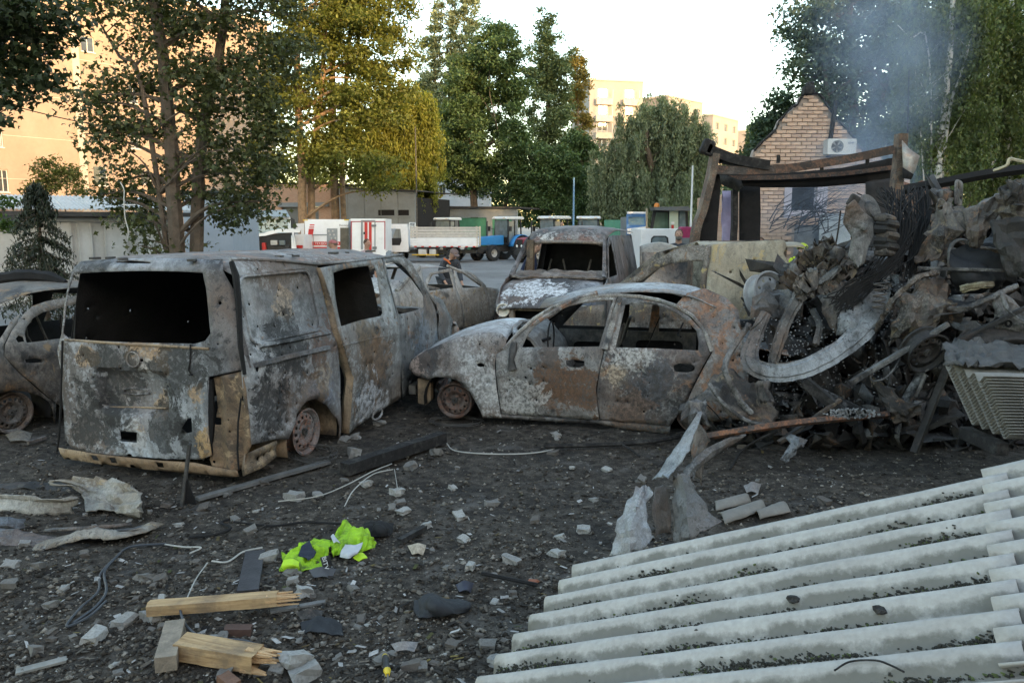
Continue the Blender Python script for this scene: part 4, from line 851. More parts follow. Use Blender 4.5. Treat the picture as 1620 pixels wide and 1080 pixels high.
for sx, yy_, zz in ((1, 1.0, .235), (-1, 1.0, .235), (1, 4.0, .235), (-1, 4.0, .235)): rim(van, 'wheel', (sx*.865, yy_, zz), .205, .15, sx, M_rim)
for y0 in (2.62, 2.66):
    pass
m = MB()
for sx in (-.45, .45):
    for dx in (-.2, .2): m.tube([(sx+dx, 2.7, .4), (sx+dx*.9, 2.66, .95), (sx+dx*.6, 2.64, 1.25)], .018, 5)
    m.tube([(sx-.12, 2.64, 1.25), (sx+.12, 2.64, 1.25)], .018, 5)
m.build('seat_frame', M_steel, van)
# front: pillars, dashboard lump, bonnet, nose
for s_ in (1, -1):
    m = MB(); m.tube([(s_*.70, 2.95, 1.80), (s_*.80, 3.35, 1.52), (s_*.87, 3.85, 1.10)], [.04, .035, .04], 6); m.build('windscreen_pillar', M_vfd, van, smooth=True)
m = MB(); rows = [[Vector((x, 3.55+.30*j, 1.12-.03*j-.05*abs(x)+.03*fb((x, j, 0), 5))) for x in np.linspace(-.82, .82, 22)] for j in range(3)]; m.grid(rows); m.build('dashboard_remains', M_steel, van, solid=.05)
m = MB(); rows = [[Vector((x, 4.0+.14*j, 1.06-.05*j-.06*x*x+.012*fb((x, j, 3), 4))) for x in np.linspace(-.8, .8, 16)] for j in range(6)]; m.grid(rows); m.build('bonnet', M_vroof, van, smooth=True, solid=.006)
m = MB(); m.panel([(-.85, .3), (.85, .3), (.85, .7), (.78, .84), (-.78, .84), (-.85, .7)], lambda x, z: Vector((x, 4.72-.12*x*x, z)), [[(-.6, .45), (.6, .45), (.6, .65), (-.6, .65)]], .12); m.build('nose_panel', M_vroof, van, smooth=True, solid=.01)

# ------------------------------------------------------------------ the saloon in the middle
SF = Frame((-.97, 9.21), -1.334); sed = empty('burnt_saloon', SF.o, -SF.yaw)
T(sed, 'burnt rusty saloon car standing side on in the middle', 'car')
Z3 = ZM(2.7, 620, 430)
ST = [(0, -.78), (.12, -.80), (.3, -.825), (.55, -.84), (.75, -.825), (.88, -.79), (1.0, -.74), (1.35, -.60), (1.45, -.54), (1.5, -.48)]
sxf = lambda z: lerpt(z, ST)
def ss(l): return [SF.side(u, v, sxf) for u, v in Z3(l)]
def sf(off=0., dent=.010, seed=0, wheel=True):
    def fn(y, z):
        x = sxf(z)-off+dent*fb((y, z, 0), 2.4, seed)
        if y > -.5: x += .22*((y+.5)/.55)**2
        if wheel: x -= .022*math.exp(-((math.hypot(y+.53, z-.25)-.30)/.05)**2)
        x -= .014*math.exp(-((z-.70)/.03)**2)-.012*math.exp(-((z-.33)/.03)**2)
        return Vector((x, y, z))
    return fn
brn = (.135, .075, .046)
M_sw = burnt('saloon_wing_metal', light=(.48, .48, .47), mid=(.19, .19, .19), lv=.45, rv=.66, tv=.7, seed=21, flake=.75, sc=1.5, stains=(((-.7, -.05, .6), .2, (.55, .42, .36), .9), ((-.8, -.3, .72), .16, (.05, .055, .06), .8), ((-.8, -.9, .5), .25, (.5, .5, .49), .6)))
M_sd = burnt('saloon_front_door_metal', light=(.46, .45, .43), mid=(.2, .19, .18), lv=.47, rv=.62, seed=22, flake=.7, sc=1.4, rust=(.13, .07, .04), stains=(((-.83, -1.62, .60), .26, brn, .95), ((-.83, -1.92, .42), .26, brn, .95), ((-.83, -1.6, .3), .14, brn, .8), ((-.83, -1.25, .3), .25, (.46, .45, .43), .7), ((-.82, -1.5, .82), .2, (.10, .09, .085), .7)))
M_sr = burnt('saloon_rear_door_metal', light=(.40, .39, .37), mid=(.13, .13, .135), lv=.53, rv=.57, seed=23, flake=.55, sc=1.4, rust=(.14, .075, .045), stains=(((-.83, -2.3, .62), .14, (.42, .33, .24), .8), ((-.83, -2.6, .5), .3, (.06, .065, .075), .75), ((-.83, -2.45, .25), .25, (.16, .10, .07), .7), ((-.82, -2.4, .84), .2, (.42, .40, .37), .7)))
M_sq = burnt('saloon_quarter_metal', light=(.42, .41, .39), mid=(.16, .14, .13), lv=.47, rv=.5, seed=24, flake=.6, sc=1.5, rust=(.17, .085, .05))
M_sroof = burnt('saloon_roof_metal', light=(.46, .47, .48), mid=(.20, .195, .19), lv=.46, rv=.55, seed=25, flake=.6, sc=1.4, rust=(.16, .10, .07))
M_shood = burnt('saloon_bonnet_metal', light=(.55, .56, .57), mid=(.30, .30, .30), lv=.40, rv=.7, seed=26, flake=.7)
# wing
archp = [(390, 622), (370, 570), (335, 515), (290, 470), (240, 448), (190, 448), (145, 462)]
wing = ss([(145, 462), (80, 448), (48, 425), (52, 400), (80, 375), (130, 345), (200, 312), (270, 282), (345, 264), (410, 258), (470, 262), (490, 290), (484, 330), (448, 350), (440, 400), (448, 500), (466, 612), (470, 622)]+archp[:-1])
fwg = sf(0, .012, 1)
sheet_part(sed, 'front_wing', M_sw, wing, fwg, [ss([(365, 392), (380, 388), (396, 394), (394, 404), (378, 406), (366, 402)])], .05, .006, 21, 4)
# torn front lip bent inwards, radiator leg
m = MB(); rows = []
for i, (y, z) in enumerate(ss([(145, 462), (80, 448), (48, 425), (55, 400), (85, 378), (130, 348)])):
    p = fwg(y, z); rows.append([p, p+Vector((.15, .035, .01)), p+Vector((.32, .03+.02*math.sin(i*3), -.01)), p+Vector((.6, .02, .0))])
m.grid(rows); m.build('nose_panel', M_sw, sed, smooth=True, solid=.006)
m = MB(); q = ss([(90, 465), (148, 470), (150, 560), (128, 578), (95, 570)]); m.prism(q, lambda a, b_, k: Vector((k, a, b_)), -.70, -.60); m.build('chassis_leg', M_tan, sed, bevel=.01)
m = MB(); m.bar((-.6, .0, .30), (.6, .0, .30), .08, .10); m.bar((-.6, -.02, .62), (.6, -.02, .62), .05, .06); m.build('crossmember', M_steel, sed)
# front door, rear door, quarter
fd = ss([(482, 330), (545, 262), (600, 205), (680, 155), (760, 128), (860, 112), (962, 106), (945, 160), (925, 250), (906, 330), (890, 400), (872, 500), (878, 570), (886, 632), (660, 616), (470, 606), (456, 530), (446, 440), (448, 350)])
fwn = ss([(556, 322), (575, 280), (610, 232), (680, 180), (760, 146), (850, 126), (945, 118), (920, 200), (886, 318), (720, 320)])
hnd = ss([(745, 378), (775, 374), (822, 380), (825, 398), (800, 408), (760, 406), (746, 396)])
sheet_part(sed, 'front_door', M_sd, fd, sf(.004, .012, 2, False), [fwn, hnd], .05, .008, 22, 10)
rd = ss([(968, 108), (1050, 114), (1130, 128), (1200, 152), (1270, 190), (1325, 250), (1352, 300), (1364, 342), (1318, 420), (1278, 500), (1245, 575), (1190, 655), (1000, 640), (890, 632), (880, 560), (876, 500), (894, 400), (910, 330), (932, 230), (950, 150)])
rwn = ss([(955, 322), (975, 240), (997, 140), (1060, 132), (1130, 142), (1200, 168), (1255, 205), (1300, 250), (1310, 300), (1308, 335), (1130, 326)])
rh = ss([(1203, 398), (1225, 390), (1275, 392), (1296, 404), (1290, 420), (1260, 428), (1215, 426), (1204, 414)])
sheet_part(sed, 'rear_door', M_sr, rd, sf(.004, .014, 3, False), [rwn, rh], .05, .008, 23, 8)
m = MB(); q = ss([(1135, 150), (1190, 168), (1186, 330), (1140, 330)]) ; m.prism([(-2.62, .86), (-2.5, .86), (-2.55, 1.32), (-2.62, 1.32)], lambda a, b_, k: Vector((k, a, b_)), .66, .70); m.build('far_pillar', M_sq, sed)
qp = ss([(1335, 70), (1430, 112), (1480, 165), (1500, 290), (1525, 340), (1520, 520), (1470, 620), (1400, 640), (1330, 630), (1240, 600), (1285, 500), (1325, 420), (1368, 345), (1358, 300), (1332, 248), (1276, 188), (1205, 148), (1260, 92)])
sheet_part(sed, 'rear_quarter', M_sq, qp, sf(.0, .03, 4, False), (), .06, .006, 24, 14)
m = MB(); q = ss([(478, 330), (545, 255), (610, 198), (690, 150), (770, 122), (860, 106), (965, 100), (1060, 106), (1140, 120), (1215, 145), (1285, 188), (1335, 250), (1366, 340)]); m.tube([sf(.006, .004, 5, False)(y, z) for y, z in q], .020, 6); m.build('door_frame', burnt('frame_metal', light=(.5, .47, .42), lv=.44, seed=27, sc=3), sed, smooth=True)
for a, c in (((968, 112), (900, 330)),):
    m = MB(); q = ss([a, (945, 190), (920, 270), c]); m.tube([sf(.02, .004, 5, False)(y-.015, z) for y, z in q], [.045, .05, .055, .06], 6, True, .35); m.build('centre_pillar', burnt('pillar_metal', light=(.5, .47, .42), lv=.5, seed=28, sc=4, flake=.8), sed, smooth=True)
sl_ = ss([(392, 606), (470, 608), (880, 634), (1190, 658), (1185, 692), (1000, 672), (880, 650), (470, 624), (394, 620)])
sheet_part(sed, 'sill', M_sr, sl_, sf(-.01, .01, 6, False), (), .06, .02, 25)
m = MB(); q = ss([(525, 300), (520, 330), (512, 372), (516, 415)]); m.tube([sf(.02, .0, 5, False)(y, z) for y, z in q], [.03, .045, .03, .05], 7); m.build('melted_mirror', M_steel, sed, smooth=True)
# roof: near edge from the photograph, far edge mirrored
re_ = ss([(700, 132), (800, 106), (900, 92), (1000, 84), (1100, 82), (1200, 86), (1300, 104), (1400, 150)]); rows = []
for y, z in [tuple(q) for q in spline(re_, 3)]:
    z2 = z-.01; rows.append([Vector((sx_*(.66-.10*max(0, (z-1.2)/.3)), y+.03*abs(sx_), z2+.045*(1-abs(sx_)**2.2)+.012*fb((sx_, y, 1), 3, 2)-.035*math.exp(-((sx_+.3)/.3)**2-((y+2.9)/.25)**2))) for sx_ in np.linspace(-1, 1, 21)])
m = MB(); m.grid(rows); m.build('roof', M_sroof, sed, smooth=True, solid=.006)
# bonnet (far corner), scuttle and windscreen pillars
hl = ss([(130, 345), (270, 282), (410, 258), (490, 285)]); rows = []
for y, z in [tuple(q) for q in spline(hl, 4)]: rows.append([Vector((sx_*.74*(1 if y < -.3 else 1-.25*((y+.3)/.3)**2), y+.05*(1-sx_*sx_), z-.015+.035*(1-sx_**2)+.01*fb((sx_, y, 4), 3))) for sx_ in np.linspace(-1, 1, 19)])
m = MB(); m.grid(rows); m.build('bonnet', M_shood, sed, smooth=True, solid=.006)
m = MB(); m.tube([(-.66, -1.2, .96), (-.4, -1.12, 1.0), (0, -1.1, 1.02), (.66, -1.2, .96)], .03, 6); m.build('scuttle', M_sroof, sed, smooth=True)
for s_ in (-1, 1):
    m = MB(); m.tube([(s_*.72, -1.22, .95), (s_*.68, -1.5, 1.16), (s_*.60, -1.85, 1.36), (s_*.58, -2.05, 1.42)], .026, 6); m.build('windscreen_pillar', M_sq, sed, smooth=True)
# far side with its own openings
fo_ = [(y, z) for y, z in ((.0, .2), (-.2, .2), (-.88, .12), (-2.85, .12), (-3.3, .3), (-3.9, .3), (-4.0, .85), (-3.4, .95), (-3.0, 1.25), (-2.6, 1.38), (-2.0, 1.38), (-1.6, 1.25), (-1.2, .93), (-.3, .80), (0, .6))]
sheet_part(sed, 'far_side', M_soot, fo_, lambda y, z: Vector((-sxf(z), y, z)), [[(-1.45, .90), (-2.08, .90), (-2.15, 1.30), (-1.75, 1.22)], [(-2.25, .90), (-3.0, .90), (-2.9, 1.12), (-2.6, 1.28), (-2.28, 1.31)]], .1, .006, 27, 12)
m = MB(); m.panel([(-1.42, .3), (-3.05, .3), (-3.05, .87), (-1.42, .87)], lambda y, z: Vector((.70+.02*fb((y, z, 1), 4), y, z)), [rrect(-2.0, .45, -1.6, .72, .06), rrect(-2.9, .5, -2.35, .76, .06), circ(-2.15, .68, .05, 8)], .09); m.build('inner_door_shell', M_steel, sed, solid=.006)
m = MB(); m.box((0, -1.9, .17), (1.05, 2.6, .06)); m.build('floor', M_soot, sed)
m = MB(); rows = [[Vector((x, -1.25-.12*j, .98-.06*j*j+.05*fb((x, j, 2), 5))) for x in np.linspace(-.68, .68, 20)] for j in range(4)]; m.grid(rows); m.build('dashboard_remains', plain('ash_crust', (.22, .21, .2), .95, .5, 20, bump=.8), sed, solid=.03)
for sx_ in (-.36, .36):
    m = MB()
    for dx in (-.19, .19): m.tube([(sx_+dx, -1.95, .35), (sx_+dx, -2.22, .8), (sx_+dx*.6, -2.30, 1.06)], .015, 5)
    for k in range(5): m.tube([(sx_-.18, -2.02-.05*k, .45+.12*k), (sx_+.18, -2.02-.05*k, .46+.12*k)], .006, 4)
    m.tube([(sx_-.12, -2.3, 1.06), (sx_+.12, -2.3, 1.06)], .015, 5); m.build('seat_frame', M_steel, sed)
m = MB(); m.tube([(-.36+.18*math.cos(a), -1.52, .90+.18*math.sin(a)) for a in np.linspace(0, 6.28, 22)], .009, 5); m.tube([(-.36, -1.3, .82), (-.36, -1.52, .90)], .02, 5); m.build('steering_wheel', M_soot, sed, smooth=True)
m = MB(); m.tube([(.15, -2.45, .3), (.05, -2.5, .7), (.12, -2.62, 1.02), (.02, -2.66, 1.12)], .008, 4); m.tube([(-.3, -2.9, .95), (.2, -2.85, .9), (.5, -2.9, 1.0)], .01, 4); m.build('sprung_wire', M_soot, sed)
M_rr = burnt('rusty_rim', light=(.25, .22, .2), mid=(.11, .07, .055), rust=(.11, .055, .038), lv=.5, rv=.5, seed=29, sc=4)
for sx_, yy_ in ((-.74, -.535), (.74, -.535), (-.74, -3.08), (.74, -3.08)): rim(sed, 'wheel', (sx_, yy_, .235), .182, .14, -1 if sx_ < 0 else 1, M_rr, holes=12)
m = MB(); rows = [[Vector((x, -.535+.33*math.cos(a), .25+.33*math.sin(a))) for x in (-.45, -.6, -.79)] for a in np.linspace(-.2, 3.4, 14)]; m.grid(rows); m.build('wheel_arch', M_soot, sed, smooth=True, solid=.006)
m = MB(); m.box((0, -.65, .50), (.9, .5, .35)); m.tube([(-.5, -.535, .24), (.5, -.535, .24)], .04, 6); m.build('engine_block', M_steel, sed, bevel=.04)
m = MB(); rows = [[Vector((x, -3.35-.12*j, .96-.02*j+.05*fb((x, j, 4), 3))) for x in np.linspace(-.66, .66, 14)] for j in range(6)]; m.grid(rows); m.build('boot_lid', M_sq, sed, smooth=True, solid=.006)

# ------------------------------------------------------------------ car at the left edge
yaw = .5; r_ = Vector((math.cos(yaw), -math.sin(yaw), 0)); P0 = gnd(20, 655, .2)
LF = Frame(P0-.80*r_, yaw); LF.o.z = 0; lc = empty('burnt_hatchback', LF.o, -yaw); T(lc, 'burnt brown car cut off by the left edge beside the van', 'car')
ZL = ZM(3.6, 0, 440)
LT = [(0, .80), (.2, .84), (.55, .86), (.8, .85), (.92, .82), (1.3, .64), (1.45, .52)]
lxf = lambda z: lerpt(z, LT)
def ls(l): return [LF.side(u, v, lxf) for u, v in ZL(l)]
def lf(off=0, dent=.012, seed=0): return lambda y, z: Vector((lxf(z)+off+dent*fb((y, z, 2), 2.3, seed)+.02*math.exp(-((math.hypot(y, z-.2)-.36)/.05)**2), y, z))
M_lc = burnt('left_car_metal', light=(.36, .33, .29), mid=(.13, .115, .10), lv=.52, rv=.56, tv=.6, seed=31, rust=(.15, .09, .05), tan=(.34, .23, .13), flake=.4)
arch = ls([(312, 830), (300, 760), (270, 700), (225, 668), (150, 645), (80, 640), (0, 655)])
ya = arch[-1][0]
qd = ls([(0, 345), (60, 248), (120, 195), (185, 152), (260, 126), (335, 112)])
lq = qd+[(2.05, 1.40), (2.05, 1.36)]
# quarter panel (behind the door seam) and door
seam = ls([(60, 490), (130, 560), (200, 620), (270, 680), (335, 715)])
qo = ls([(-40, 400), (0, 345), (60, 248), (120, 195), (100, 250), (62, 300), (20, 380), (18, 440), (60, 490), (130, 562), (200, 622), (270, 682), (316, 712)])+[(.43, .08)]+arch+[(-.18, .44), (-.33, .3), (-.36, .12), (-.75, .2), (-.85, .6), (-.8, .9), (-.45, .95)]
sheet_part(lc, 'rear_quarter', M_lc, qo, lf(0, .012, 1), (), .06, .006, 31, 4)
do = ls([(66, 300), (105, 250), (130, 205), (185, 158), (260, 132), (330, 118)])+[(1.25, 1.37), (1.3, .9), (1.28, .14), (.55, .12)]+ls([(320, 712), (270, 678), (200, 616), (130, 556), (62, 486), (24, 440), (28, 380)])
dw = ls([(150, 368), (140, 320), (150, 280), (185, 230), (240, 195), (310, 175), (420, 160), (440, 250), (430, 350), (285, 360)]); dw = [q for q in dw if q[0] < 1.18]
dw = [q for q in ls([(150, 368), (140, 320), (150, 280), (185, 230), (240, 195), (310, 178)])]+[(1.15, 1.30), (1.17, .92)]
tri = ls([(88, 345), (105, 325), (130, 335), (138, 360), (100, 366)])
sheet_part(lc, 'rear_door', M_lc, do, lf(.004, .012, 2), [dw, tri, ls([(140, 462), (190, 455), (240, 462), (238, 478), (190, 482), (145, 480)])], .06, .008, 32, 3)
sheet_part(lc, 'front_door', M_lc, [(1.32, .14), (2.35, .16), (2.35, .9), (1.9, 1.25), (1.45, 1.36), (1.33, 1.37)], lf(.004, .012, 3), [[(1.42, .92), (2.2, .92), (1.85, 1.2), (1.45, 1.29)]], .1, .008, 33, 4)
sheet_part(lc, 'front_wing', M_lc, [(2.37, .2), (2.45, .45), (2.8, .55), (3.1, .2), (3.3, .3), (3.25, .7), (2.37, .88)], lf(.0, .012, 4), (), .1, .008, 34)
m = MB(); e = ls([(-120, 300), (-40, 235), (0, 195), (60, 150), (120, 112), (200, 85), (330, 62)]); rows = []
e = [(-.55, .99), (-.25, 1.18), (.0, 1.34), (.3, 1.44), (.7, 1.48), (1.1, 1.48), (1.6, 1.42)]
for y, z in [tuple(q) for q in spline(e, 3)]: rows.append([Vector((sx_*(.60+.12*max(0, (1.3-z)/.3)), y, z-.06*abs(sx_)**2.5+.01*fb((sx_, y, 7), 3))) for sx_ in np.linspace(-1, 1, 15)])
m.grid(rows); m.build('roof', M_lc, lc, smooth=True, solid=.006)
sheet_part(lc, 'far_side', M_soot, [(-.8, .2), (3.2, .2), (3.2, .8), (2.3, .9), (1.7, 1.36), (.3, 1.34), (-.5, .95), (-.85, .7)], lambda y, z: Vector((-lxf(z), y, z)), [[(.3, .92), (1.2, .92), (1.15, 1.28), (.45, 1.25)], [(1.35, .92), (2.1, .92), (1.75, 1.25), (1.4, 1.28)]], .12, .006, 35)
m = MB(); m.box((0, 1.3, .2), (1.05, 3.8, .06)); m.build('floor', M_soot, lc)
m = MB(); rows = [[Vector((x, -.4-.08*j, .95-.02*j*j)) for x in np.linspace(-.7, .7, 10)] for j in range(5)]; m.grid(rows); m.build('boot_lid', M_lc, lc, smooth=True, solid=.006)
M_lrim = burnt('left_car_rim', light=(.26, .25, .24), mid=(.10, .095, .09), lv=.5, seed=36, sc=4)
for sx_, yy_ in ((.80, 0), (-.80, 0), (.80, 2.75), (-.80, 2.75)): rim(lc, 'wheel', (sx_, yy_, .215), .20, .15, 1 if sx_ > 0 else -1, M_lrim, holes=16)
m = MB(); rows = [[Vector((x, .0+.38*math.cos(a), .2+.38*math.sin(a))) for x in (.5, .66, .83)] for a in np.linspace(-.3, 3.4, 14)]; m.grid(rows); m.build('wheel_arch', M_soot, lc, smooth=True, solid=.006)
m = MB()
for sx_ in (-.36, .36):
    for dx in (-.19, .19): m.tube([(sx_+dx, 1.2, .35), (sx_+dx, .98, .8), (sx_+dx*.6, .92, 1.1)], .015, 5)
m.build('seat_frame', M_steel, lc)
m = MB(); m.tube(spline([(-1.6+1.1, .55, 1.47), (-.2, .75, 1.53), (.1, .9, 1.52), (.35, .95, 1.47)], 4), [.05, .07, .08, .075, .09, .08, .085, .07, .08, .07, .06, .05, .03][:13], 7); m.build('burnt_roll', M_soot, lc, smooth=True)

# ------------------------------------------------------------------ saloon further back
BF = Frame((-1.61, 15.56), .6); bs = empty('burnt_saloon', BF.o, -.6); T(bs, 'ash white burnt saloon between the panel van and the front facing van', 'car')
ZB = ZM(3.085, 360, 370); bxf = lambda z: lerpt(z, [(0, .80), (.3, .85), (.7, .85), (.92, .80), (1.3, .62), (1.4, .55)])
def bside(l): return [BF.side(u, v, bxf) for u, v in ZB(l)]
bf_ = lambda y, z: Vector((bxf(z)+.012*fb((y, z, 9), 2.2), y, z))
M_bs = burnt('back_saloon_metal', light=(.44, .42, .39), mid=(.22, .20, .17), lv=.45, rv=.56, tv=.6, seed=41, rust=(.16, .10, .05), tan=(.36, .29, .17), flake=.5)
fw_ = bside([(1110, 185), (1185, 198), (1240, 250), (1235, 258), (1150, 264)]); rw_ = bside([(975, 250), (1000, 200), (1080, 185), (1102, 262), (985, 278)])
fdo = bside([(1100, 165), (1190, 185), (1260, 250), (1275, 320), (1285, 425), (1155, 460), (1150, 360), (1115, 265)])
rdo = bside([(955, 250), (985, 190), (1095, 165), (1112, 265), (1148, 360), (1152, 462), (1100, 472), (1040, 400), (975, 300)])
sheet_part(bs, 'front_door', M_bs, fdo, bf_, [fw_], .07, .008, 41, 4); sheet_part(bs, 'rear_door', M_bs, rdo, bf_, [rw_], .07, .008, 42, 3)
ry0 = rdo[0][0]
sheet_part(bs, 'rear_quarter', M_bs, [(ry0+.02, 1.1), (-1.0, .75), (-.95, .45), (-.75, .14), (-.95, .14), (-1.05, .42), (-1.35, .58), (-1.65, .42), (-1.75, .15), (-2.3, .25), (-2.4, .9), (-1.7, 1.0), (-1.3, 1.3), (ry0+.15, 1.36)], bf_, (), .1, .006, 43, 4)
fy = fdo[3][0]
sheet_part(bs, 'front_wing', M_bs, [(fy-.02, .9), (fy+.5, .84), (fy+.7, .7), (fy+.62, .42), (fy+.45, .56), (fy+.28, .5), (fy+.12, .2), (fy, .18)], lambda y, z: bf_(y, z)-Vector((.25*max(0, (y-fy-.2)/.5)**2, 0, 0)), (), .08, .006, 44)
rows = []; m = MB()
for y, z in [tuple(q) for q in spline([(-2.3, .95), (-1.8, 1.02), (-1.35, 1.28), (-.9, 1.40), (-.3, 1.40), (.2, 1.26), (.62, .98)], 3)]: rows.append([Vector((sx_*(.56+.22*max(0, (1.36-z)/.4)), y, z-.02-.05*abs(sx_)**2.5)) for sx_ in np.linspace(-1, 1, 13)])
m.grid(rows[2:6]); m.grid(rows[8:14]); m.build('roof', burnt('ash_white_roof', light=(.55, .54, .52), mid=(.3, .28, .26), lv=.42, seed=45), bs, smooth=True, solid=.006)
for s_ in (-1, 1):
    m = MB(); m.tube([(s_*.60, -.2, 1.36), (s_*.66, .2, 1.22), (s_*.76, .66, .94)], .03, 6); m.build('roof_pillar', M_bs, bs, smooth=True); m = MB(); m.tube([(s_*.6, -1.0, 1.37), (s_*.68, -1.4, 1.2), (s_*.76, -1.8, 1.0)], .04, 6); m.build('roof_pillar', M_bs, bs, smooth=True)
m = MB(); rows = [[Vector((x, .7+.14*j, .92-.03*j-.04*x*x)) for x in np.linspace(-.75, .75, 11)] for j in range(6)]; m.grid(rows); m.build('bonnet', M_bs, bs, smooth=True, solid=.006)
sheet_part(bs, 'far_side', M_bs, [(-2.3, .2), (1.3, .2), (1.3, .8), (.7, .92), (-.1, 1.34), (-1.0, 1.36), (-1.7, 1.0), (-2.3, .9)], lambda y, z: Vector((-bxf(z), y, z)), [[(-1.3, .95), (-.35, .95), (-.35, 1.27), (-.95, 1.27)], [(-.25, .95), (.5, .95), (-.1, 1.26), (-.25, 1.27)]], .12, .006, 46)
m = MB(); m.box((0, -.5, .22), (1.5, 3.4, .06)); m.build('floor', M_soot, bs)
for sx_, yy_ in ((.78, 1.02), (-.78, 1.02), (.78, -1.35), (-.78, -1.35)): rim(bs, 'wheel', (sx_, yy_, .22), .19, .15, 1 if sx_ > 0 else -1, M_lrim, holes=12)

# ------------------------------------------------------------------ van facing the camera
FY = math.atan2(-.3, -.954); FO = Vector((.74, 13.45, 0))
FV = Frame(FO, FY); fv = empty('burnt_minibus', FO, -FY); T(fv, 'burnt dark grey van facing the camera with empty windscreen', 'van')
M_fv = burnt('front_van_metal', light=(.36, .37, .39), mid=(.12, .12, .13), lv=.53, rv=.63, seed=51, flake=.35, stains=(((.25, .45, 1.05), .40, (.62, .62, .63), .85), ((-.1, .5, 1.0), .25, (.6, .6, .61), .8)))
M_fvr = burnt('front_van_roof', light=(.40, .38, .36), mid=(.12, .105, .10), lv=.55, rv=.52, seed=52, flake=.4, rust=(.13, .075, .06), stains=(((.4, -.6, 1.98), .25, (.55, .53, .5), .8),))
# local axes: y forward (towards camera), x right of the vehicle = image left
rows = []
for y, z, hw in [tuple(q) for q in spline([(-.02, 1.22, .80), (.25, 1.16, .84), (.55, 1.05, .86), (.78, .92, .84), (.9, .80, .80)], 3)]: rows.append([Vector((sx_*hw, y-.10*sx_*sx_, z-.05*sx_*sx_+.014*fb((sx_, y, 3), 2.5))) for sx_ in np.linspace(-1, 1, 21)])
m = MB(); m.grid(rows); m.build('bonnet', M_fv, fv, smooth=True, solid=.008)
rows = []
for y, z, hw in [tuple(q) for q in spline([(-.62, 1.84, .66), (-.72, 1.95, .70), (-.95, 2.06, .74), (-1.4, 2.10, .76), (-2.2, 2.1, .76), (-3.4, 2.06, .76)], 3)]: rows.append([Vector((sx_*hw, y-.10*sx_*sx_, z-.09*abs(sx_)**3+.014*fb((sx_, y, 6), 2.5))) for sx_ in np.linspace(-1, 1, 19)])
m = MB(); m.grid(rows); m.build('roof', M_fvr, fv, smooth=True, solid=.01)
m = MB(); m.tube([(x, -.60-.12*(x/.7)**2, 1.83-.03*(x/.7)**2) for x in np.linspace(-.7, .7, 11)], .028, 6); m.build('windscreen_header', burnt('header_rust', light=(.45, .36, .28), lv=.45, seed=53, sc=3), fv, smooth=True)
rows = [[Vector((x, -.02-.13*j-.08*x*x, 1.24+.03*j-.03*x*x+.03*fb((x, j, 1), 6))) for x in np.linspace(-.8, .8, 30)] for j in range(4)]; m = MB(); m.grid(rows); m.build('scuttle', burnt('scuttle_ash', light=(.42, .36, .32), mid=(.16, .13, .11), lv=.5, seed=54, sc=3), fv, solid=.03)
for s_ in (-1, 1):
    m = MB(); m.tube([(s_*.82, -.1, 1.24), (s_*.76, -.4, 1.55), (s_*.70, -.72, 1.86)], [.055, .045, .045], 6, True, .6); m.build('windscreen_pillar', M_fv, fv, smooth=True)
    sheet_part(fv, 'side_door', M_fv, [(.05, .35), (.05, 1.2), (-.15, 1.25), (-.68, 1.84), (-.95, 1.93), (-1.15, 1.93), (-1.1, .35)], lambda y, z, s_=s_: Vector((s_*lerpt(z, [(0, .88), (1.1, .9), (1.9, .74)]), y, z)), [[(-.25, 1.24), (-.70, 1.74), (-1.02, 1.82), (-1.04, 1.24)]], .09, .01, 55)
    sheet_part(fv, 'side_panel', M_fv, [(-1.17, .35), (-1.17, 1.94), (-3.4, 1.92), (-3.4, .35)], lambda y, z, s_=s_: Vector((s_*(lerpt(z, [(0, .88), (1.1, .9), (1.9, .74)])), y, z)), [[(-1.28, 1.24), (-1.28, 1.82), (-1.9, 1.82), (-1.9, 1.24)]] if s_ > 0 else (), .12, .01, 56, 10)
    sheet_part(fv, 'front_wing', M_fv, [(.05, .3), (.05, 1.18), (.4, 1.08), (.72, .9), (.82, .72), (.78, .5), (.62, .64), (.42, .62), (.28, .45), (.2, .3)], lambda y, z, s_=s_: Vector((s_*(.88-.12*max(0, y/.8)**2), y, z)), (), .08, .01, 57)
    m = MB(); M4 = Matrix.Translation((s_*.68, .80, .74)) @ Matrix.Rotation(R(-90), 4, 'X'); m.lathe([(.105, -.06), (.115, 0), (.105, .015), (.09, .0), (.03, -.05), (.012, -.03), (.001, -.03)], 20, M4); m.build('headlight', plain('ashy_lamp_bowl', (.62, .56, .47), .6, .2, 6), fv, smooth=True)
    m = MB(); m.box((s_*.55, .72, .62), (.09, .1, .34)); m.box((s_*.66, .70, .52), (.26, .12, .18)); m.build('lamp_carrier', burnt('carrier_metal%d' % s_, light=(.5, .44, .37), mid=(.26, .22, .19), lv=.42, seed=58, sc=3), fv, bevel=.015)
    rim(fv, 'wheel', (s_*.80, .42, .24), .20, .15, s_, M_lrim); rim(fv, 'wheel', (s_*.80, -2.6, .24), .20, .15, s_, M_lrim)
M_pale = burnt('pale_bumper_bar', light=(.5, .44, .37), mid=(.28, .24, .2), lv=.42, seed=59, sc=2)
m = MB(); m.bar((-.62, .80, .52), (.62, .80, .52), .09, .12); m.build('bumper_bar', M_pale, fv, bevel=.02)
m = MB(); m.bar((-.5, .78, .76), (.5, .78, .76), .03, .035); m.build('grille_bar', M_tan, fv)
m = MB(); m.lathe([(.11, -.05), (.11, .03), (.001, .03)], 16, Matrix.Translation((-.05, .72, .64)) @ Matrix.Rotation(R(-90), 4, 'X')); m.build('pulley', M_pale, fv, smooth=True)
m = MB(); m.box((0, .3, .62), (1.1, .5, .4)); m.box((0, -1.4, .32), (1.7, 3.8, .06)); m.build('engine_and_floor', M_soot, fv, bevel=.03)
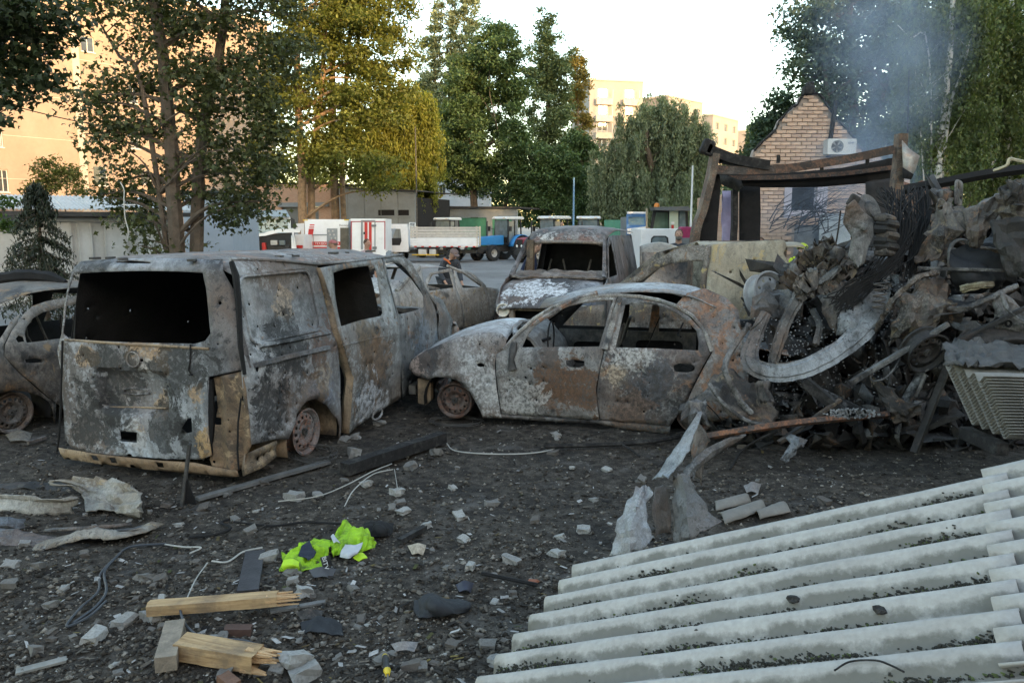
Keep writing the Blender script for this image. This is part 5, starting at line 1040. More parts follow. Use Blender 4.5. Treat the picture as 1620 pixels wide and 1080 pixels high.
m = MB(); m.panel([(-.85, .4), (.85, .4), (.85, 1.2), (.74, 1.9), (-.74, 1.9), (-.85, 1.2)], lambda x, z: Vector((x, -2.3, z)), (), .2); m.build('rear_wall', M_soot, fv, solid=.02)
m = MB(); m.bar((.62, -.6, .7), (.62, -.62, 1.86), .10, .12); m.build('bent_inner_post', burnt('rust_post', light=(.3, .24, .16), mid=(.1, .07, .05), lv=.5, seed=60, sc=3), fv)
m = MB()
for sx_ in (-.45, .3):
    for dx in (-.22, .22): m.tube([(sx_+dx, -1.0, .5), (sx_+dx, -1.25, 1.05), (sx_+dx*.5, -1.3, 1.5)], .02, 5)
    for k in range(5): m.tube([(sx_-.22, -1.05-.05*k, .6+.14*k), (sx_+.22, -1.05-.05*k, .6+.14*k)], .008, 4)
m.build('seat_frame', M_steel, fv)
m = MB(); rows = [[Vector((x, -1.75, z)) for x in np.linspace(-.55, .35, 6)] for z in (.5, .9, 1.25)]; m.grid(rows); m.build('seat_back', M_soot, fv, solid=.08)

# ------------------------------------------------------------------ small cargo van behind the saloon
CF = Frame((.9, 11.6), -1.40); cv = empty('burnt_cargo_van', CF.o, -CF.yaw); T(cv, 'tan scorched small cargo van body behind the saloon roof', 'van')
ZC = ZM(5.786, 980, 320)
cxf = lambda z: lerpt(z, [(0, -.84), (1.1, -.86), (1.7, -.76), (1.95, -.66)])
def cs(l): return [CF.side(u, v, cxf) for u, v in ZC(l)]
cfn = lambda y, z: Vector((cxf(z)+.012*fb((y, z, 3), 2.2), y, z))
M_cv = burnt('tan_cargo_metal', light=(.44, .39, .30), mid=(.27, .235, .165), dark=(.07, .06, .05), rust=(.22, .13, .06), tan=(.50, .36, .17), lv=.43, rv=.66, tv=.57, seed=61, flake=.35)
M_cvd = burnt('cargo_frame_metal', light=(.34, .32, .28), mid=(.12, .11, .095), lv=.5, rv=.6, tv=.57, tan=(.5, .38, .16), seed=62, sc=2)
do_ = cs([(5, 770), (100, 705), (250, 590), (380, 500), (500, 440), (640, 400), (760, 392), (838, 390), (830, 520), (800, 640), (790, 780)])
e0 = do_[0]; e1 = do_[-1]
cw = cs([(120, 765), (240, 690), (350, 610), (480, 560), (640, 540), (770, 540), (745, 640), (735, 760)])
cw = cw[:-1]+[(cw[-1][0], 1.08), (cw[0][0]-.02, 1.08)]
sheet_part(cv, 'front_door', M_cvd, do_+[(e1[0], .3), (e0[0]-.12, .3), (e0[0]+.02, 1.0)], cfn, [cw], .06, .02, 61, 10)
pn = cs([(842, 390), (1000, 372), (1200, 358), (1480, 345), (1515, 352), (1530, 400), (1500, 470)])+[(-3.1, 1.3), (-3.1, .3), (e1[0]-.03, .3)]+cs([(795, 780), (806, 640), (834, 520)])
sheet_part(cv, 'side_panel', M_cv, pn, cfn, (), .06, .012, 62, 16, (.012, .024))
rows = [[Vector((sx_*.68, y, 1.83+.05*(1-sx_*sx_)-.12*max(0, (y+1.9)/.9)**2-.0)) for sx_ in np.linspace(-1, 1, 11)] for y in np.linspace(-3.1, -1.75, 10)]; m = MB(); m.grid(rows); m.build('roof', M_cv, cv, smooth=True, solid=.01)
sheet_part(cv, 'far_side', M_cvd, [(-3.1, .3), (-.6, .3), (-.5, 1.1), (-1.2, 1.7), (-1.8, 1.88), (-3.1, 1.9)], lambda y, z: Vector((-cxf(z), y, z)), [[(-.85, 1.1), (-1.75, 1.1), (-1.75, 1.7), (-1.4, 1.6)]], .15, .01, 63)
sheet_part(cv, 'front_wing', M_cvd, [(-.58, .3), (-.5, 1.05), (.2, .98), (.45, .8), (.4, .4), (.2, .6), (-.1, .6), (-.25, .3)], cfn, (), .12, .01, 64)
rows = [[Vector((sx_*.74, y, 1.1-.12*(y+.55)/.9+.06*(1-sx_*sx_))) for sx_ in np.linspace(-1, 1, 11)] for y in np.linspace(-.6, .4, 6)]; m = MB(); m.grid(rows); m.build('bonnet', M_cvd, cv, smooth=True, solid=.01)
m = MB(); m.box((0, -1.3, .3), (1.6, 3.4, .06)); m.build('floor', M_soot, cv)
for sx_, yy_ in ((-.78, .05), (.78, .05), (-.78, -2.6), (.78, -2.6)): rim(cv, 'wheel', (sx_, yy_, .24), .19, .15, -1 if sx_ < 0 else 1, M_lrim, holes=12)
# tan hump: collapsed roof of another wreck beyond it
hb = empty('collapsed_car_body', (2.6, 15.6, 0)); T(hb, 'collapsed tan car shell behind the dark van', 'car')
M_hb = burnt('tan_shell_metal', light=(.50, .43, .35), mid=(.33, .26, .19), dark=(.08, .06, .05), rust=(.2, .12, .07), tan=(.42, .29, .17), lv=.42, rv=.62, tv=.56, seed=66, flake=.3)
def hp(u, v, d): return at(u, v, d)-Vector((2.6, 15.6, 0))
rows = [[hp(u, 389+j*j*2.4+(6*math.sin(u/17.)), 15.9-.22*j+.15*fb((u/30, j, 0), 1)) for u in range(1012, 1135, 6)] for j in range(7)]; m = MB(); m.grid(rows); m.build('roof', M_hb, hb, smooth=True, solid=.01)
rows = [[hp(u, 400+j*14+8*fb((u/40, j, 2), 1), 14.9-.3*fb((u/50, j/3, 1), 1)-.1*j) for u in range(1016, 1130, 6)] for j in range(8)]; m = MB(); m.grid(rows); m.build('side_shell', burnt('hump_metal', light=(.42, .36, .30), mid=(.2, .17, .15), lv=.48, seed=67, tan=(.45, .3, .16), tv=.56), hb, smooth=True, solid=.01)
m = MB(); m.box((.1, .3, .5), (1.6, .9, .9)); m.build('crushed_interior', M_soot, hb, bevel=.1)
# ================================================================== WRECK HEAP, TORN SHEETS, SLATE
def crease(p, sc, seed):
    """sharp folds: several families of triangle waves, faded in and out"""
    o = 0.
    for k in range(3):
        rg_ = random.Random(seed*31+k); d = Vector((rg_.gauss(0, 1), rg_.gauss(0, .6), rg_.gauss(0, 1))).normalized(); f = sc*(.8+.9*k)
        t = (p.dot(d)*f+.22*nz(p, sc*.8, seed+k)+rg_.random()) % 1.; o += (abs(2*t-1)-.5)*max(0., .55+1.2*nz(p, sc*.6, seed+k+20))/(1+.8*k)
    return o*1.15
def crumple(name, label, cat, ctrl, mat, nu=10, nv=10, amp=.04, fr=3., seed=1, th=.006, tear=0., group=None, parent=None, kind=None):
    """crumpled sheet metal or cloth through a grid of measured points (u, v, depth)"""
    C_ = [[at(*q) for q in row] for row in ctrl]
    lin = th > .005 and mat is not M_blk; rj = random.Random(seed)
    q_ = .5 if parent is not None else .62
    if lin: nu = max(4, int(nu*q_)); nv = max(4, int(nv*q_))
    else: nu = int(nu*1.7); nv = int(nv*1.7)
    def ip(l, k_):
        if not lin: return spline(l, k_)
        return [l[i].lerp(l[i+1], j/k_) for i in range(len(l)-1) for j in range(k_)]+[l[-1]]
    rows = [ip(r_, max(2, nu//max(1, len(r_)-1))) for r_ in C_]; n = len(rows[0])
    cols = [ip([r_[i] for r_ in rows], max(2, nv//max(1, len(rows)-1))) for i in range(n)]; k = len(cols[0])
    G = [[cols[i][j] for i in range(n)] for j in range(k)]
    if lin:
        g0 = G[k//2][n//2]; amp *= 1.25
        for j in range(k):
            for i in range(n):
                if i in (0, n-1) or j in (0, k-1): G[j][i] = G[j][i].lerp(g0, .22*abs(nz(G[j][i], 22, seed))+.05)
    H = []
    for j in range(k):
        row = []
        for i in range(n):
            du = G[j][min(i+1, n-1)]-G[j][max(i-1, 0)]; dv = G[min(j+1, k-1)][i]-G[max(j-1, 0)][i]; nn = du.cross(dv)
            nn = nn.normalized() if nn.length > 1e-9 else Vector((0, -1, 0))
            p = G[j][i]
            if lin: p = p+du*rj.uniform(-.17, .17)+dv*rj.uniform(-.17, .17)+nn*(amp*rj.uniform(-.42, .42)*(.5 if parent is not None else 1))
            row.append(p+nn*amp*crease(p, fr, seed)+Vector((nz(p, fr*1.3, seed+5), nz(p, fr*1.3, seed+7), nz(p, fr*1.3, seed+9)))*amp*.2)
        H.append(row)
    c = sum((p for r_ in H for p in r_), Vector())/(n*k)
    if parent is not None: c = parent.location
    m = MB(); m.grid([[p-c for p in r_] for r_ in H])
    if tear: m.f = [f for f in m.f if nz(m.v[f[0]], 6, seed+11) > tear-.75 or (0 < f[0] % n < n-2 and n < f[0] < n*(k-2) and nz(m.v[f[0]], 9, seed+2) > -.62)]
    o = m.build(name, mat, parent, smooth=True, solid=th, sharp=9 if lin else 30)
    if parent is None: o.location = c; T(o, label, cat, group, kind)
    return o
def strip(name, label, cat, path, wd, mat, h=.02, prof='c', amp=.01, seed=1, n=4, tw=None, parent=None, group=None, up=None):
    """pressed channel section bent along measured points (u, v, depth[, width factor])"""
    P = [at(*q[:3]) for q in path]; P = spline(P, n); m_ = len(P); rj = random.Random(seed); ws = [q[3] if len(q) > 3 else 1. for q in path]; m = MB(); rows = []
    for i, p in enumerate(P):
        d = (P[min(i+1, m_-1)]-P[max(i-1, 0)]).normalized(); t = i/(m_-1); view = (CAM-p).normalized()
        if up is not None: view = Vector(up)
        s_ = d.cross(view).normalized(); f = s_.cross(d).normalized()
        if tw:
            a = lerpt(t, tw); s_, f = s_*math.cos(a)+f*math.sin(a), f*math.cos(a)-s_*math.sin(a)
        w_ = wd*lerpt(t*(len(ws)-1), list(enumerate(ws)))*(1+.12*nz(p, 5, seed))
        pr = {'c': [(-.5, -1), (-.5, .2), (-.36, .24), (-.3, .8), (.2, .8), (.27, .24), (.5, .2), (.5, -1)], 'flat': [(-.5, 0), (-.2, .35), (.2, .3), (.5, 0)], 'roll': [(-.5, -.6), (-.5, .2), (-.2, .8), (.2, .8), (.5, .2), (.5, -.6)]}[prof]
        rows.append([p+s_*(a*w_)+f*(b_*h*(1+.3*nz(p, 7, seed+1)))+Vector((nz(p, 8, seed+k), nz(p, 8, seed+k+4), nz(p, 8, seed+k+8)))*amp*1.3+Vector((rj.gauss(0, 1), rj.gauss(0, 1), rj.gauss(0, 1)))*amp*.55 for k, (a, b_) in enumerate(pr)])
    c = sum((p for r_ in rows for p in r_), Vector())/(len(rows)*len(rows[0]))
    if parent is not None: c = parent.location
    m.grid([[q-c for q in r_] for r_ in rows]); o = m.build(name, mat, parent, smooth=True, solid=.006, sharp=13)
    if parent is None: o.location = c; T(o, label, cat, group)
    return o
def cable(name, label, cat, paths, r, mat, n=5, parent=None, group=None):
    m = MB(); c = at(*paths[0][0]) if parent is None else parent.location
    for p in paths: m.tube([q-c for q in spline([at(*x) if not isinstance(x, Vector) else x for x in p], n)], r, 5)
    o = m.build(name, mat, parent, smooth=True)
    if parent is None: o.location = c; T(o, label, cat, group)
    return o
M_pale_m = burnt('pale_blue_grey_metal', light=(.31, .33, .345), mid=(.14, .15, .157), dark=(.02, .02, .02), lv=.475, rv=.75, tv=.75, seed=71, flake=.4, sc=1.6)
M_brn = burnt('brown_scorched_metal', light=(.25, .225, .195), mid=(.085, .072, .06), dark=(.014, .012, .011), rust=(.13, .07, .04), tan=(.25, .19, .12), lv=.535, rv=.58, tv=.58, seed=72, flake=.35, sc=2.)
M_gry = burnt('grey_scorched_metal', light=(.29, .285, .275), mid=(.09, .088, .084), dark=(.014, .013, .013), lv=.53, rv=.64, tv=.68, seed=73, flake=.35, sc=2.)
M_drk = burnt('sooty_metal', light=(.10, .098, .095), mid=(.035, .033, .031), dark=(.010, .0095, .009), rust=(.06, .035, .025), tan=(.12, .095, .065), lv=.55, rv=.62, tv=.66, seed=74, flake=.25, sc=2.)
M_blk = plain('blackened_cloth', (.018, .019, .022), .75, .4, 6, bump=.3)
M_ash = plain('white_ash', (.30, .30, .30), .95, .5, 25, bump=.8)
# base of the heap: one lumpy burnt mass
b = MB(); rows = []
topv = [(1040, 660), (1130, 620), (1180, 520), (1230, 430), (1290, 400), (1345, 380), (1420, 360), (1480, 345), (1540, 330), (1620, 315), (1760, 310)]
for u in range(1100, 1770, 10):
    vt = lerpt(u, topv)+8*nz((u/22., 0, 0)); r_ = []
    for j in range(26):
        t = j/25; v = vt+(735-vt)*t; d = 9.3-1.9*t**1.1+.30*fb((u/55., v/55., 0), 1., 3)+.22*abs(nz((u/25., v/25., 4)))
        p = at(u, v, d); r_.append(p)
    r_.append(Vector((r_[-1].x, r_[-1].y-.3, -.1))); rows.append(r_)
b.grid(rows); T(b.build('burnt_wreckage_heap', M_drk, smooth=True), 'black mass of burnt wreckage filling the heap on the right', 'wreckage', kind='stuff')
# fine tangle over the heap
rg = random.Random(77); b = MB()
for k in range(900):
    u = rg.uniform(1150, 1660); vt = lerpt(u, topv); v = rg.uniform(vt+15, 720); t = (v-vt)/(735-vt); d = 9.3-1.9*t**1.1-.12
    p = at(u, v, d-.1); L = rg.uniform(.1, .75); dr = Vector((rg.gauss(0, 1), rg.gauss(0, .5), rg.gauss(0, .7))).normalized()*L
    if rg.random() < .55: b.tube(spline([p, p+dr*.5+Vector((rg.gauss(0, .04), 0, rg.gauss(0, .04))), p+dr], 3), rg.uniform(.004, .014), 4)
    else:
        q = dr.cross(Vector((rg.gauss(0, 1), rg.gauss(0, 1), rg.gauss(0, 1)))).normalized()*rg.uniform(.03, .12); b.add([p-q, p+q*.8, p+dr+q, p+dr*.9-q*.7, p+dr*.5+Vector((0, -.05, .03))], [(0, 1, 4), (1, 2, 4), (2, 3, 4), (3, 0, 4)])
T(b.build('burnt_scrap_tangle', M_drk), 'fine tangle of burnt strips and rods over the heap', 'scrap', kind='stuff')
rg = random.Random(78); b = MB()
for k in range(1500):
    u = rg.choice((rg.gauss(1395, 28), rg.gauss(1250, 40), rg.uniform(1180, 1500))); v = rg.gauss(470, 22) if u > 1330 and rg.random() < .6 else rg.uniform(480, 725); p = at(u, v, 7.95 if v < 500 else 7.5)+Vector((0, rg.uniform(-.2, .2), 0))
    s_ = rg.uniform(.002, .0065); b.box(p, (s_*2, s_*2, s_), Matrix.Rotation(rg.uniform(0, 3), 3, 'X') @ Matrix.Rotation(rg.uniform(0, 3), 3, 'Z'))
T(b.build('ash_flakes', M_ash), 'pale ash flakes scattered through the wreck heap', 'ash', kind='stuff')
# ---- crushed vehicle frame in front of the heap
cr = empty('crushed_vehicle', at(1230, 600, 7.3)); cr.location.z = 0; T(cr, 'crushed pale grey vehicle frame with a curved door ring', 'wreck')
strip('door_ring', None, None, [(1212, 495, 7.5, .6), (1196, 530, 7.4, .8), (1186, 562, 7.3), (1196, 582, 7.2), (1228, 590, 7.15, 1.1), (1268, 584, 7.15, 1.15), (1308, 566, 7.2, 1.15), (1346, 540, 7.3, 1.3), (1378, 508, 7.4, 1.2), (1398, 482, 7.5, .9)], .15, M_pale_m, .028, 'c', .0035, 1, 10, parent=cr)
strip('door_ring_lip', None, None, [(1200, 520, 7.45), (1189, 558, 7.38), (1203, 574, 7.3), (1240, 578, 7.28), (1290, 566, 7.3), (1335, 536, 7.38), (1368, 500, 7.5)], .05, M_brn, .02, 'flat', .006, 2, 5, parent=cr)
strip('inner_post', None, None, [(1222, 578, 7.3, .8), (1230, 548, 7.35), (1242, 512, 7.45), (1257, 482, 7.5, 1.1), (1268, 462, 7.55, 1.1)], .10, M_gry, .03, 'c', .006, 3, 5, parent=cr)
strip('roof_rail', None, None, [(1258, 462, 7.5, .9), (1280, 450, 7.5, 1.3), (1305, 440, 7.55, 1.3), (1335, 424, 7.65, 1.1), (1350, 412, 7.7, .7)], .17, M_brn, .045, 'c', .03, 4, 10, parent=cr)
crumple('floor_pan', None, None, [[(1195, 480, 8.0), (1225, 505, 8.1), (1260, 530, 8.1), (1290, 545, 8.0)], [(1200, 520, 7.9), (1230, 540, 8.0), (1270, 560, 8.0), (1310, 560, 7.9)], [(1215, 555, 7.7), (1240, 565, 7.7), (1280, 572, 7.7), (1330, 550, 7.7)]], M_drk, 18, 12, .10, 4, 5, parent=cr)
crumple('gusset_panel', None, None, [[(1330, 470, 7.6), (1350, 462, 7.55), (1380, 455, 7.6), (1410, 462, 7.7)], [(1322, 500, 7.5), (1345, 500, 7.4), (1378, 490, 7.45), (1405, 490, 7.6)], [(1318, 535, 7.4), (1340, 532, 7.35), (1365, 520, 7.35), (1395, 500, 7.5)]], M_pale_m, 18, 14, .035, 5, 6, tear=.05, parent=cr)
crumple('crushed_wing', None, None, [[(1185, 470, 7.7), (1210, 455, 7.8), (1235, 452, 7.9), (1262, 462, 7.8)], [(1180, 490, 7.55), (1205, 480, 7.65), (1235, 485, 7.75), (1258, 490, 7.7)], [(1196, 515, 7.5), (1215, 505, 7.6), (1240, 512, 7.7), (1250, 525, 7.75)]], M_gry, 20, 16, .07, 5, 7, tear=.1, parent=cr)
crumple('inner_panel', None, None, [[(1268, 480, 7.9), (1290, 500, 7.9), (1305, 530, 7.8)], [(1285, 470, 7.9), (1305, 490, 7.95), (1320, 520, 7.9)], [(1310, 455, 8.0), (1325, 480, 8.0), (1332, 510, 7.9)]], M_drk, 14, 14, .06, 5, 8, parent=cr)
cable('pipe_stub', None, None, [[(1290, 545, 7.6), (1296, 515, 7.7), (1285, 490, 7.8)]], .035, M_gry, 5, cr)
cable('bent_rod', None, None, [[(1186, 522, 7.3), (1200, 510, 7.25), (1212, 494, 7.3)]], .012, M_gry, 4, cr)
strip('bent_trim', 'thin bent grey strip hanging beside the saloon tail', 'trim', [(1186, 512, 7.25), (1168, 538, 7.15), (1150, 568, 7.05), (1147, 588, 7.0), (1158, 612, 6.98), (1176, 640, 6.95), (1190, 655, 6.95)], .05, M_gry, .02, 'flat', .005, 9, 6)
# plates torn down over the saloon tail
crumple('torn_wing', 'dull tan torn wing plate below the curved door ring', 'panel', [[(1128, 590, 7.35), (1150, 575, 7.3), (1185, 600, 7.2), (1225, 628, 7.2)], [(1112, 615, 7.2), (1145, 612, 7.1), (1190, 640, 7.05), (1240, 660, 7.1)], [(1085, 628, 7.0), (1130, 640, 6.95), (1175, 668, 6.9), (1225, 682, 6.95)]], M_brn, 22, 16, .045, 3.5, 10, tear=.04)
strip('torn_wing_lip', 'pale rolled edge of the torn wing above the rusty pipe', 'trim', [(1122, 606, 7.0), (1135, 628, 6.92), (1158, 650, 6.86), (1185, 666, 6.84), (1222, 674, 6.88)], .03, M_gry, .015, 'flat', .003, 11, 6)
crumple('bent_plate', 'folded dark plate curling under the torn wing', 'panel', [[(1078, 640, 7.1), (1098, 630, 7.0), (1122, 632, 6.95)], [(1076, 668, 7.0), (1095, 655, 6.85), (1118, 655, 6.8)], [(1085, 690, 6.95), (1105, 675, 6.85), (1125, 672, 6.85)]], M_gry, 12, 12, .06, 5, 12)
crumple('ribbed_plate', 'small ribbed grey plate hanging under the door ring', 'panel', [[(1192, 604, 7.05), (1205, 600, 7.0), (1220, 604, 7.05)], [(1197, 622, 7.0), (1212, 620, 6.95), (1222, 624, 7.0)], [(1203, 640, 6.98), (1215, 638, 6.92), (1225, 638, 6.98)]], M_gry, 12, 8, .02, 8, 13)
crumple('curled_foil', 'pale curled metal scrap hanging below the rusty pipe', 'scrap', [[(1240, 688, 6.7), (1262, 686, 6.65), (1276, 696, 6.68)], [(1248, 700, 6.6), (1264, 702, 6.55), (1272, 708, 6.6)], [(1230, 728, 6.5), (1240, 736, 6.5), (1256, 720, 6.55)]], M_pale_m, 14, 14, .03, 6, 14)
# ---- suspension assembly
su = empty('suspension_assembly', at(1385, 420, 7.8)); su.location.z = 0; T(su, 'burnt axle parts with brake disc and forked bracket on the heap', 'axle')
def sl(u, v, d): return at(u, v, d)-su.location
m = MB(); M4 = Matrix.Translation(sl(1379, 333, 7.6)) @ Matrix.Rotation(R(35), 4, 'Z') @ Matrix.Rotation(R(70), 4, 'X'); m.lathe([(.02, -.03), (.165, -.03), (.17, -.022), (.17, -.014), (.165, -.006), (.10, -.004), (.09, .03), (.03, .04), (.001, .04)], 32, M4); m.build('brake_disc', M_gry, su, smooth=True)
rj_ = random.Random(3)
for fk in ([(1338, 326), (1352, 316), (1366, 336), (1379, 346), (1380, 372), (1372, 392), (1366, 416), (1356, 424), (1342, 404), (1348, 376), (1334, 352)],):
    m = MB(); m.panel(fk, lambda u, v: sl(u, v, 7.28+.0016*abs(u-1356)+rj_.uniform(-.008, .008)), (), 9, .3); m.build('forked_bracket', M_gry, su, smooth=True, solid=.035, sharp=10)
m = MB(); m.bar(sl(1340, 345, 7.35), sl(1372, 362, 7.28), .12, .06); m.build('bracket_bridge', M_gry, su, bevel=.02)
for k in range(7):
    m = MB(); u0 = 1384+3*(k % 2); v0 = 345+9*k; m.tube([sl(u0, v0, 7.55), sl(u0+14, v0-1, 7.5), sl(u0+30, v0+2, 7.6)], [.035+.01*(k % 3), .045, .03+.012*(k % 2)], 8); m.build('axle_sleeve', M_brn if k % 3 == 0 else M_drk, su, smooth=True)
m = MB(); m.box(sl(1350, 318, 7.4), (.10, .05, .12), Matrix.Rotation(.5, 3, 'Y')); m.build('bushing_plate', M_drk, su, bevel=.02)
# box section with dark cavity
cb = empty('crushed_wheel_house', at(1290, 430, 8)); cb.location.z = 0; T(cb, 'crushed brown wheel house with a dark opening left of the axle parts', 'wreck')
strip('upper_frame', None, None, [(1236, 470, 8.0), (1256, 435, 7.9), (1276, 412, 7.8), (1302, 396, 7.75), (1322, 386, 7.75)], .17, M_brn, .05, 'c', .03, 21, 10, parent=cb)
crumple('liner', None, None, [[(1258, 410, 8.0), (1290, 398, 8.1), (1320, 392, 8.1)], [(1262, 430, 8.15), (1290, 425, 8.3), (1318, 418, 8.2)], [(1270, 448, 7.95), (1295, 442, 8.1), (1312, 430, 8.0)]], M_drk, 12, 12, .05, 4, 22, parent=cb)
crumple('lower_flap', None, None, [[(1236, 415, 7.7), (1256, 420, 7.65), (1268, 430, 7.65)], [(1240, 425, 7.65), (1256, 432, 7.6), (1268, 440, 7.6)], [(1250, 432, 7.7), (1260, 438, 7.65), (1266, 432, 7.65)]], M_gry, 10, 8, .05, 5, 23, parent=cb)
crumple('rag_of_metal', None, None, [[(1300, 400, 7.6), (1320, 385, 7.55), (1335, 395, 7.6)], [(1310, 420, 7.55), (1325, 410, 7.45), (1338, 420, 7.5)], [(1315, 440, 7.55), (1330, 432, 7.5), (1340, 440, 7.55)]], M_brn, 14, 14, .08, 5, 24, tear=.08, parent=cb)
strip('ledge', None, None, [(1262, 470, 7.55), (1290, 450, 7.5), (1318, 432, 7.5), (1335, 412, 7.55)], .06, M_gry, .03, 'c', .008, 25, 5, parent=cb)
# loose pale rim leaning on the heap
wr = empty('loose_wheel_rim', at(1222, 465, 8.5)); T(wr, 'pale ash coated wheel rim leaning against the heap', 'rim')
wr.rotation_euler = (R(8), R(-18), R(-62)); rim(wr, 'rim', (0, 0, 0), .245, .17, 1, plain('ash_coated_rim', (.29, .28, .27), .8, .25, 8, bump=.3), holes=10)
# cable mass draped over the heap
ps = []
for k in range(46):
    o_ = rg.gauss(0, 13); ps.append([(1420+rg.gauss(0, 22), 302+rg.gauss(0, 6), 8.1), (1432+o_, 345+rg.gauss(0, 5), 7.75), (1425+o_*.8, 392+rg.gauss(0, 6), 7.6), (1395+o_*.7, 430+rg.gauss(0, 5), 7.5), (1352+o_*.6+rg.gauss(0, 8), 462+rg.gauss(0, 8), 7.45), (1335+o_, 480+rg.gauss(0, 8), 7.45)])
for k in range(40):
    o_ = rg.gauss(0, 14); ps.append([(1455+o_, 300+rg.gauss(0, 5), 8.2), (1458+o_, 340, 7.9), (1450+o_*.7, 380+rg.gauss(0, 9), 7.7), (1440+o_*.6, 430+rg.gauss(0, 14), 7.6)])
cable('burnt_wire_bundle', 'thick bundle of burnt black wires draped over the heap', 'wires', ps, .006, M_soot, 4)
# right hand wrecks
rw = empty('crushed_car', at(1500, 420, 7.6)); rw.location.z = 0; T(rw, 'crushed brown car carcass with black sagging lining at right', 'wreck')
crumple('bent_bonnet', None, None, [[(1478, 315, 7.7), (1500, 308, 7.6), (1522, 320, 7.6)], [(1470, 345, 7.6), (1500, 340, 7.45), (1525, 350, 7.5)], [(1462, 385, 7.55), (1490, 385, 7.4), (1515, 395, 7.45)], [(1440, 415, 7.5), (1470, 418, 7.4), (1500, 420, 7.4)]], M_brn, 20, 24, .10, 4, 31, tear=.06, parent=rw)
crumple('scorched_door_skin', None, None, [[(1520, 330, 7.5), (1560, 312, 7.5), (1600, 300, 7.6)], [(1524, 350, 7.4), (1552, 345, 7.3), (1585, 330, 7.4)], [(1530, 375, 7.35), (1548, 375, 7.25), (1562, 370, 7.3)], [(1535, 395, 7.35), (1545, 396, 7.3), (1556, 388, 7.35)]], M_brn, 22, 22, .06, 3.5, 32, parent=rw)
crumple('twisted_roof_panel', None, None, [[(1570, 305, 7.5), (1600, 300, 7.4), (1650, 300, 7.4)], [(1575, 330, 7.4), (1605, 328, 7.25), (1655, 330, 7.3)], [(1590, 358, 7.35), (1615, 352, 7.2), (1660, 350, 7.25)]], M_brn, 20, 16, .08, 4, 33, parent=rw)
crumple('black_lining', None, None, [[(1505, 392, 7.4), (1540, 385, 7.5), (1580, 360, 7.6), (1605, 395, 7.5)], [(1500, 420, 7.3), (1540, 420, 7.2), (1575, 405, 7.25), (1603, 400, 7.3)], [(1505, 440, 7.3), (1545, 452, 7.2), (1585, 440, 7.2), (1600, 445, 7.3)], [(1515, 460, 7.35), (1550, 462, 7.3), (1580, 455, 7.3), (1612, 440, 7.4)]], M_blk, 28, 26, .09, 3, 34, parent=rw)
strip('bent_edge', None, None, [(1502, 435, 7.25), (1501, 405, 7.25), (1508, 385, 7.3), (1525, 380, 7.35), (1540, 392, 7.35)], .03, M_gry, .02, 'flat', .006, 35, 5, parent=rw)
strip('window_edge', None, None, [(1582, 358, 7.3), (1598, 380, 7.2), (1606, 392, 7.2), (1596, 400, 7.2), (1570, 394, 7.2), (1550, 392, 7.25)], .028, M_brn, .02, 'roll', .006, 36, 5, parent=rw)
strip('lower_rail', None, None, [(1498, 488, 7.1), (1530, 487, 7.0), (1565, 472, 6.95), (1595, 458, 6.95), (1610, 452, 7.0)], .05, M_gry, .03, 'flat', .008, 37, 6, parent=rw)
strip('inner_bracket', None, None, [(1520, 458, 7.1), (1545, 452, 7.05), (1570, 450, 7.1)], .06, burnt('yellowed_metal', light=(.32, .29, .18), mid=(.18, .16, .1), lv=.45, seed=38), .03, 'c', .006, 38, 5, parent=rw)
crumple('floor_sheet', None, None, [[(1490, 470, 7.3), (1530, 478, 7.2), (1570, 465, 7.2), (1605, 448, 7.3)], [(1500, 482, 7.15), (1535, 486, 7.05), (1570, 472, 7.0), (1606, 455, 7.05)]], M_blk, 16, 6, .02, 4, 39, parent=rw)
crumple('crumpled_side', None, None, [[(1420, 462, 7.3), (1450, 440, 7.3), (1478, 430, 7.35), (1500, 434, 7.35)], [(1415, 490, 7.2), (1448, 478, 7.1), (1480, 470, 7.1), (1502, 480, 7.2)], [(1410, 520, 7.2), (1440, 510, 7.05), (1480, 505, 7.0), (1530, 490, 7.1)], [(1400, 545, 7.3), (1435, 540, 7.15), (1470, 530, 7.1), (1520, 505, 7.15)]], M_brn, 26, 26, .12, 5, 40, tear=.08, parent=rw)
strip('long_ridge', None, None, [(1385, 525, 7.35), (1400, 495, 7.2), (1425, 462, 7.15), (1455, 438, 7.15), (1482, 432, 7.2)], .05, M_brn, .03, 'flat', .012, 41, 6, parent=rw)
crumple('arch_plate', None, None, [[(1565, 470, 7.0), (1590, 465, 6.95), (1640, 500, 6.95)], [(1572, 498, 6.9), (1600, 500, 6.85), (1640, 520, 6.85)], [(1570, 525, 6.95), (1600, 530, 6.9), (1640, 540, 6.9)]], M_gry, 18, 14, .05, 4, 42, parent=rw)
strip('arch_lip', None, None, [(1585, 462, 6.9), (1592, 485, 6.82), (1608, 503, 6.8), (1640, 520, 6.8)], .035, M_gry, .02, 'flat', .004, 43, 5, parent=rw)
for k, (u, v) in enumerate(((1595, 512), (1577, 507))):
    m = MB(); m.lathe([(.03, 0), (.034, .008), (.03, .012), (.02, -.02), (.001, -.02)], 12, Matrix.Translation(at(u, v, 6.84)-rw.location) @ Matrix.Rotation(R(90), 4, 'X')); m.build('drain_hole', M_soot, rw)
crumple('sagging_skin', 'folded brown sheet with pale crest on top of the heap', 'panel', [[(1468, 300, 7.9), (1490, 296, 7.8), (1508, 305, 7.8)], [(1472, 318, 7.75), (1490, 314, 7.6), (1512, 318, 7.65)], [(1466, 335, 7.7), (1488, 332, 7.6), (1504, 338, 7.6)]], M_brn, 14, 14, .07, 6, 44)
